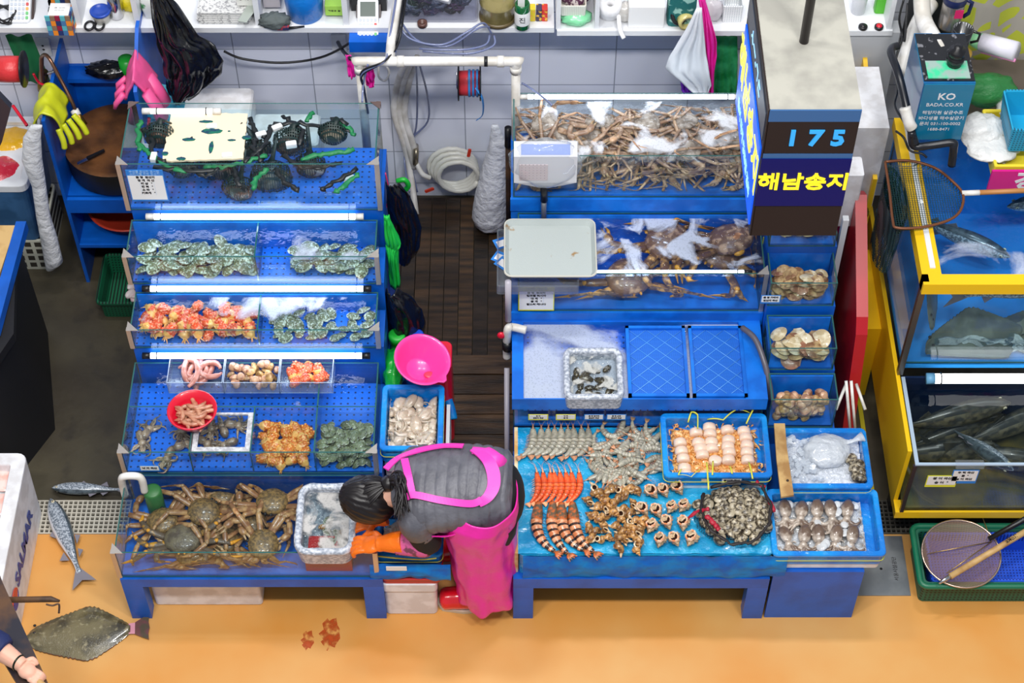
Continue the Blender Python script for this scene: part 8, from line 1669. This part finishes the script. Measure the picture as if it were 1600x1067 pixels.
    def ribbon(pts,w,lab):
        V=interp([onback(u,v) for u,v in pts],8); mb=MB(); vs=[]
        for i,p in enumerate(V):
            d=(V[min(i+1,len(V)-1)]-V[max(i-1,0)]).normalized(); r=torso(p.x); nrm=Vector((0,(p.y-r[1])/r[3]**2,(p.z-r[2])/r[4]**2)).normalized(); s=nrm.cross(d).normalized(); ww=w(i/len(V)) if callable(w) else w
            vs.append([p+s*ww+nrm*.0,p+s*ww+nrm*.006,p-s*ww+nrm*.006,p-s*ww])
        part('apron_strap',mb.rings(vs,0,False),HOTS,T)
    ribbon([(603,735),(622,718),(650,707),(690,699),(724,699)],.014,''); ribbon([(632,719),(638,745),(645,778)],.015,''); ribbon([(622,790),(636,778),(650,775),(690,783),(735,788),(752,782)],.014,'')
    ribbon([(738,704),(752,712),(764,724),(771,742),(771,762),(762,778),(748,788)],lambda t:.014+.012*sin(t*PI),'')
    mb=MB(); V=[onback(738,705),onback(760,708),onback(780,722),PZ(795,738,.84)]; mb.tube(interp(V,6),[.018]*6+[.028]*6+[.030]*6+[.012],12,0,.35); part('apron_tie',mb,HOTS,T)
    mb=MB(); mb.tube(interp([onback(773,750),PZ(778,758,.92),PZ(776,768,.91)],5),[.016,.018,.018,.016,.015,.014,.013,.012,.011,.01,.008],8,0,.5); part('apron_knot',mb,HOTS,T)
    # apron skirt
    sk=[(.84,-.11,4.05,.13,.165),(.78,-.13,4.05,.155,.18),(.70,-.14,4.05,.155,.178),(.60,-.13,4.05,.145,.17),(.45,-.118,4.04,.133,.155),(.30,-.112,4.03,.128,.145),(.16,-.105,4.03,.125,.14),(.085,-.10,4.03,.122,.135)]
    rows=[]
    for j in range(57):
        t=j/56*(len(sk)-1); i=min(int(t),len(sk)-2); f=t-i; z,cx,cy,rx,ry=[sk[i][k]*(1-f)+sk[i+1][k]*f for k in range(5)]; row=[]; lo=j/56
        for q in range(73):
            a=PI*.62+2*PI*.76*q/72; fo=1+(.06*sin(a*6+z*5)+.03*sin(a*13-z*9))*lo+.09*nz(a*2.5,z*8,3)*(.35+lo); zz=z+(.045*(.5+.5*cos(a-PI*1.85))-.03*sin(a*1))*lo*.9-.0
            row.append((cx+rx*fo*cos(a),cy+ry*fo*sin(a),max(zz,.03)))
        rows.append(row)
    o=part('apron',MB().rings(rows,0,True,(False,False),False),HOT,T); md=o.modifiers.new('s','SOLIDIFY'); md.thickness=.005
    def bib(a,b):
        x=-.36+.35*b; r=torso(x); st=218-42*b**.7; th=math.radians(st+(320-st)*a); k=1.10+.03*nz(a*4,b*5); return (x,r[1]+(r[3]*k+.012)*cos(th),r[2]+(r[4]*k+.012)*sin(th))
    o=part('apron_bib',MB().surf(bib,26,30),HOT,T); md=o.modifiers.new('s','SOLIDIFY'); md.thickness=.005
    # trousers and boots
    TM=mk('black_trousers',S(14,14,16),.7); mb=MB(); mb.ell((-.035,4.10,.74),(.088,.15,.125),24,14); 
    for h,a,dy in ((hipL,anL,0),(hipR,anR,0)): mb.tube(interp([h+Vector((.0,0,-.02)),Vector((-.09,h.y,.44)),a+Vector((.02,0,.15))],6),[.095]*3+[.085]*4+[.075]*4+[.075,.07],16)
    o=part('trousers',mb,TM,T)
    for a,lab in ((anL,'near'),(anR,'far')):
        mb=MB(); mb.tube(interp([a+Vector((.015,0,.24)),a+Vector((.01,0,.08)),a+Vector((.0,0,-.02)),a+Vector((-.06,0,-.045)),a+Vector((-.13,0,-.052)),a+Vector((-.20,0,-.062))],6),[.075]*6+[.065]*6+[.058]*6+[.052]*6+[.05]*4+[.042,.026],18)
        mb.v=[(p[0],p[1],max(p[2],.012)) for p in mb.v]; b=part('boot',mb,mk('boot_red_'+lab,S(220,14,36),.2,coat=.8),T)
        so=[(a.x+.065,a.y-.04),(a.x+.07,a.y+.04),(a.x-.10,a.y+.052),(a.x-.19,a.y+.038),(a.x-.222,a.y),(a.x-.19,a.y-.04),(a.x-.10,a.y-.054)]; w=part('sole',MB().prism(so,0.001,.018),mk('sole_'+lab,S(206,196,176),.6),b)
person()
# ------------------------------------------------------------ lights
def area(loc,size,power,col=(1,1,1),look=(0,0,-1),sy=None):
    l=bpy.data.lights.new('hall_lamp','AREA'); l.shape='RECTANGLE'; l.size=size; l.size_y=sy or size; l.energy=power; l.color=col
    o=bpy.data.objects.new('hall_lamp',l); COL.objects.link(o); o.location=loc
    o.rotation_euler=Vector(look).to_track_quat('-Z','Y').to_euler(); return o
for x in (-2.0,0,2.0): area((x,1.7,6.9),.9,130,(1,.975,.94),(0,.55,-1),sy=.35)
for x in (-1.3,1.3): area((x,5.6,7.4),1.0,95,(1,.975,.95),(0,-.1,-1),sy=.4)
area((0,2.5,8.6),4,110,(.97,.98,1),(0,.25,-1))
w=bpy.data.worlds.new('world'); SC.world=w; w.use_nodes=True; w.node_tree.nodes['Background'].inputs[0].default_value=(.82,.9,1,1); w.node_tree.nodes['Background'].inputs[1].default_value=.4
SC.view_settings.view_transform='Standard'; SC.view_settings.look='None'; SC.view_settings.exposure=0; SC.view_settings.gamma=1
SC.cycles.max_bounces=6; SC.cycles.transparent_max_bounces=24; SC.cycles.glossy_bounces=3; SC.cycles.transmission_bounces=4; SC.cycles.diffuse_bounces=3; SC.cycles.caustics_reflective=False; SC.cycles.caustics_refractive=False
for o in SC.objects:
    if 'wl' in o: del o['wl']
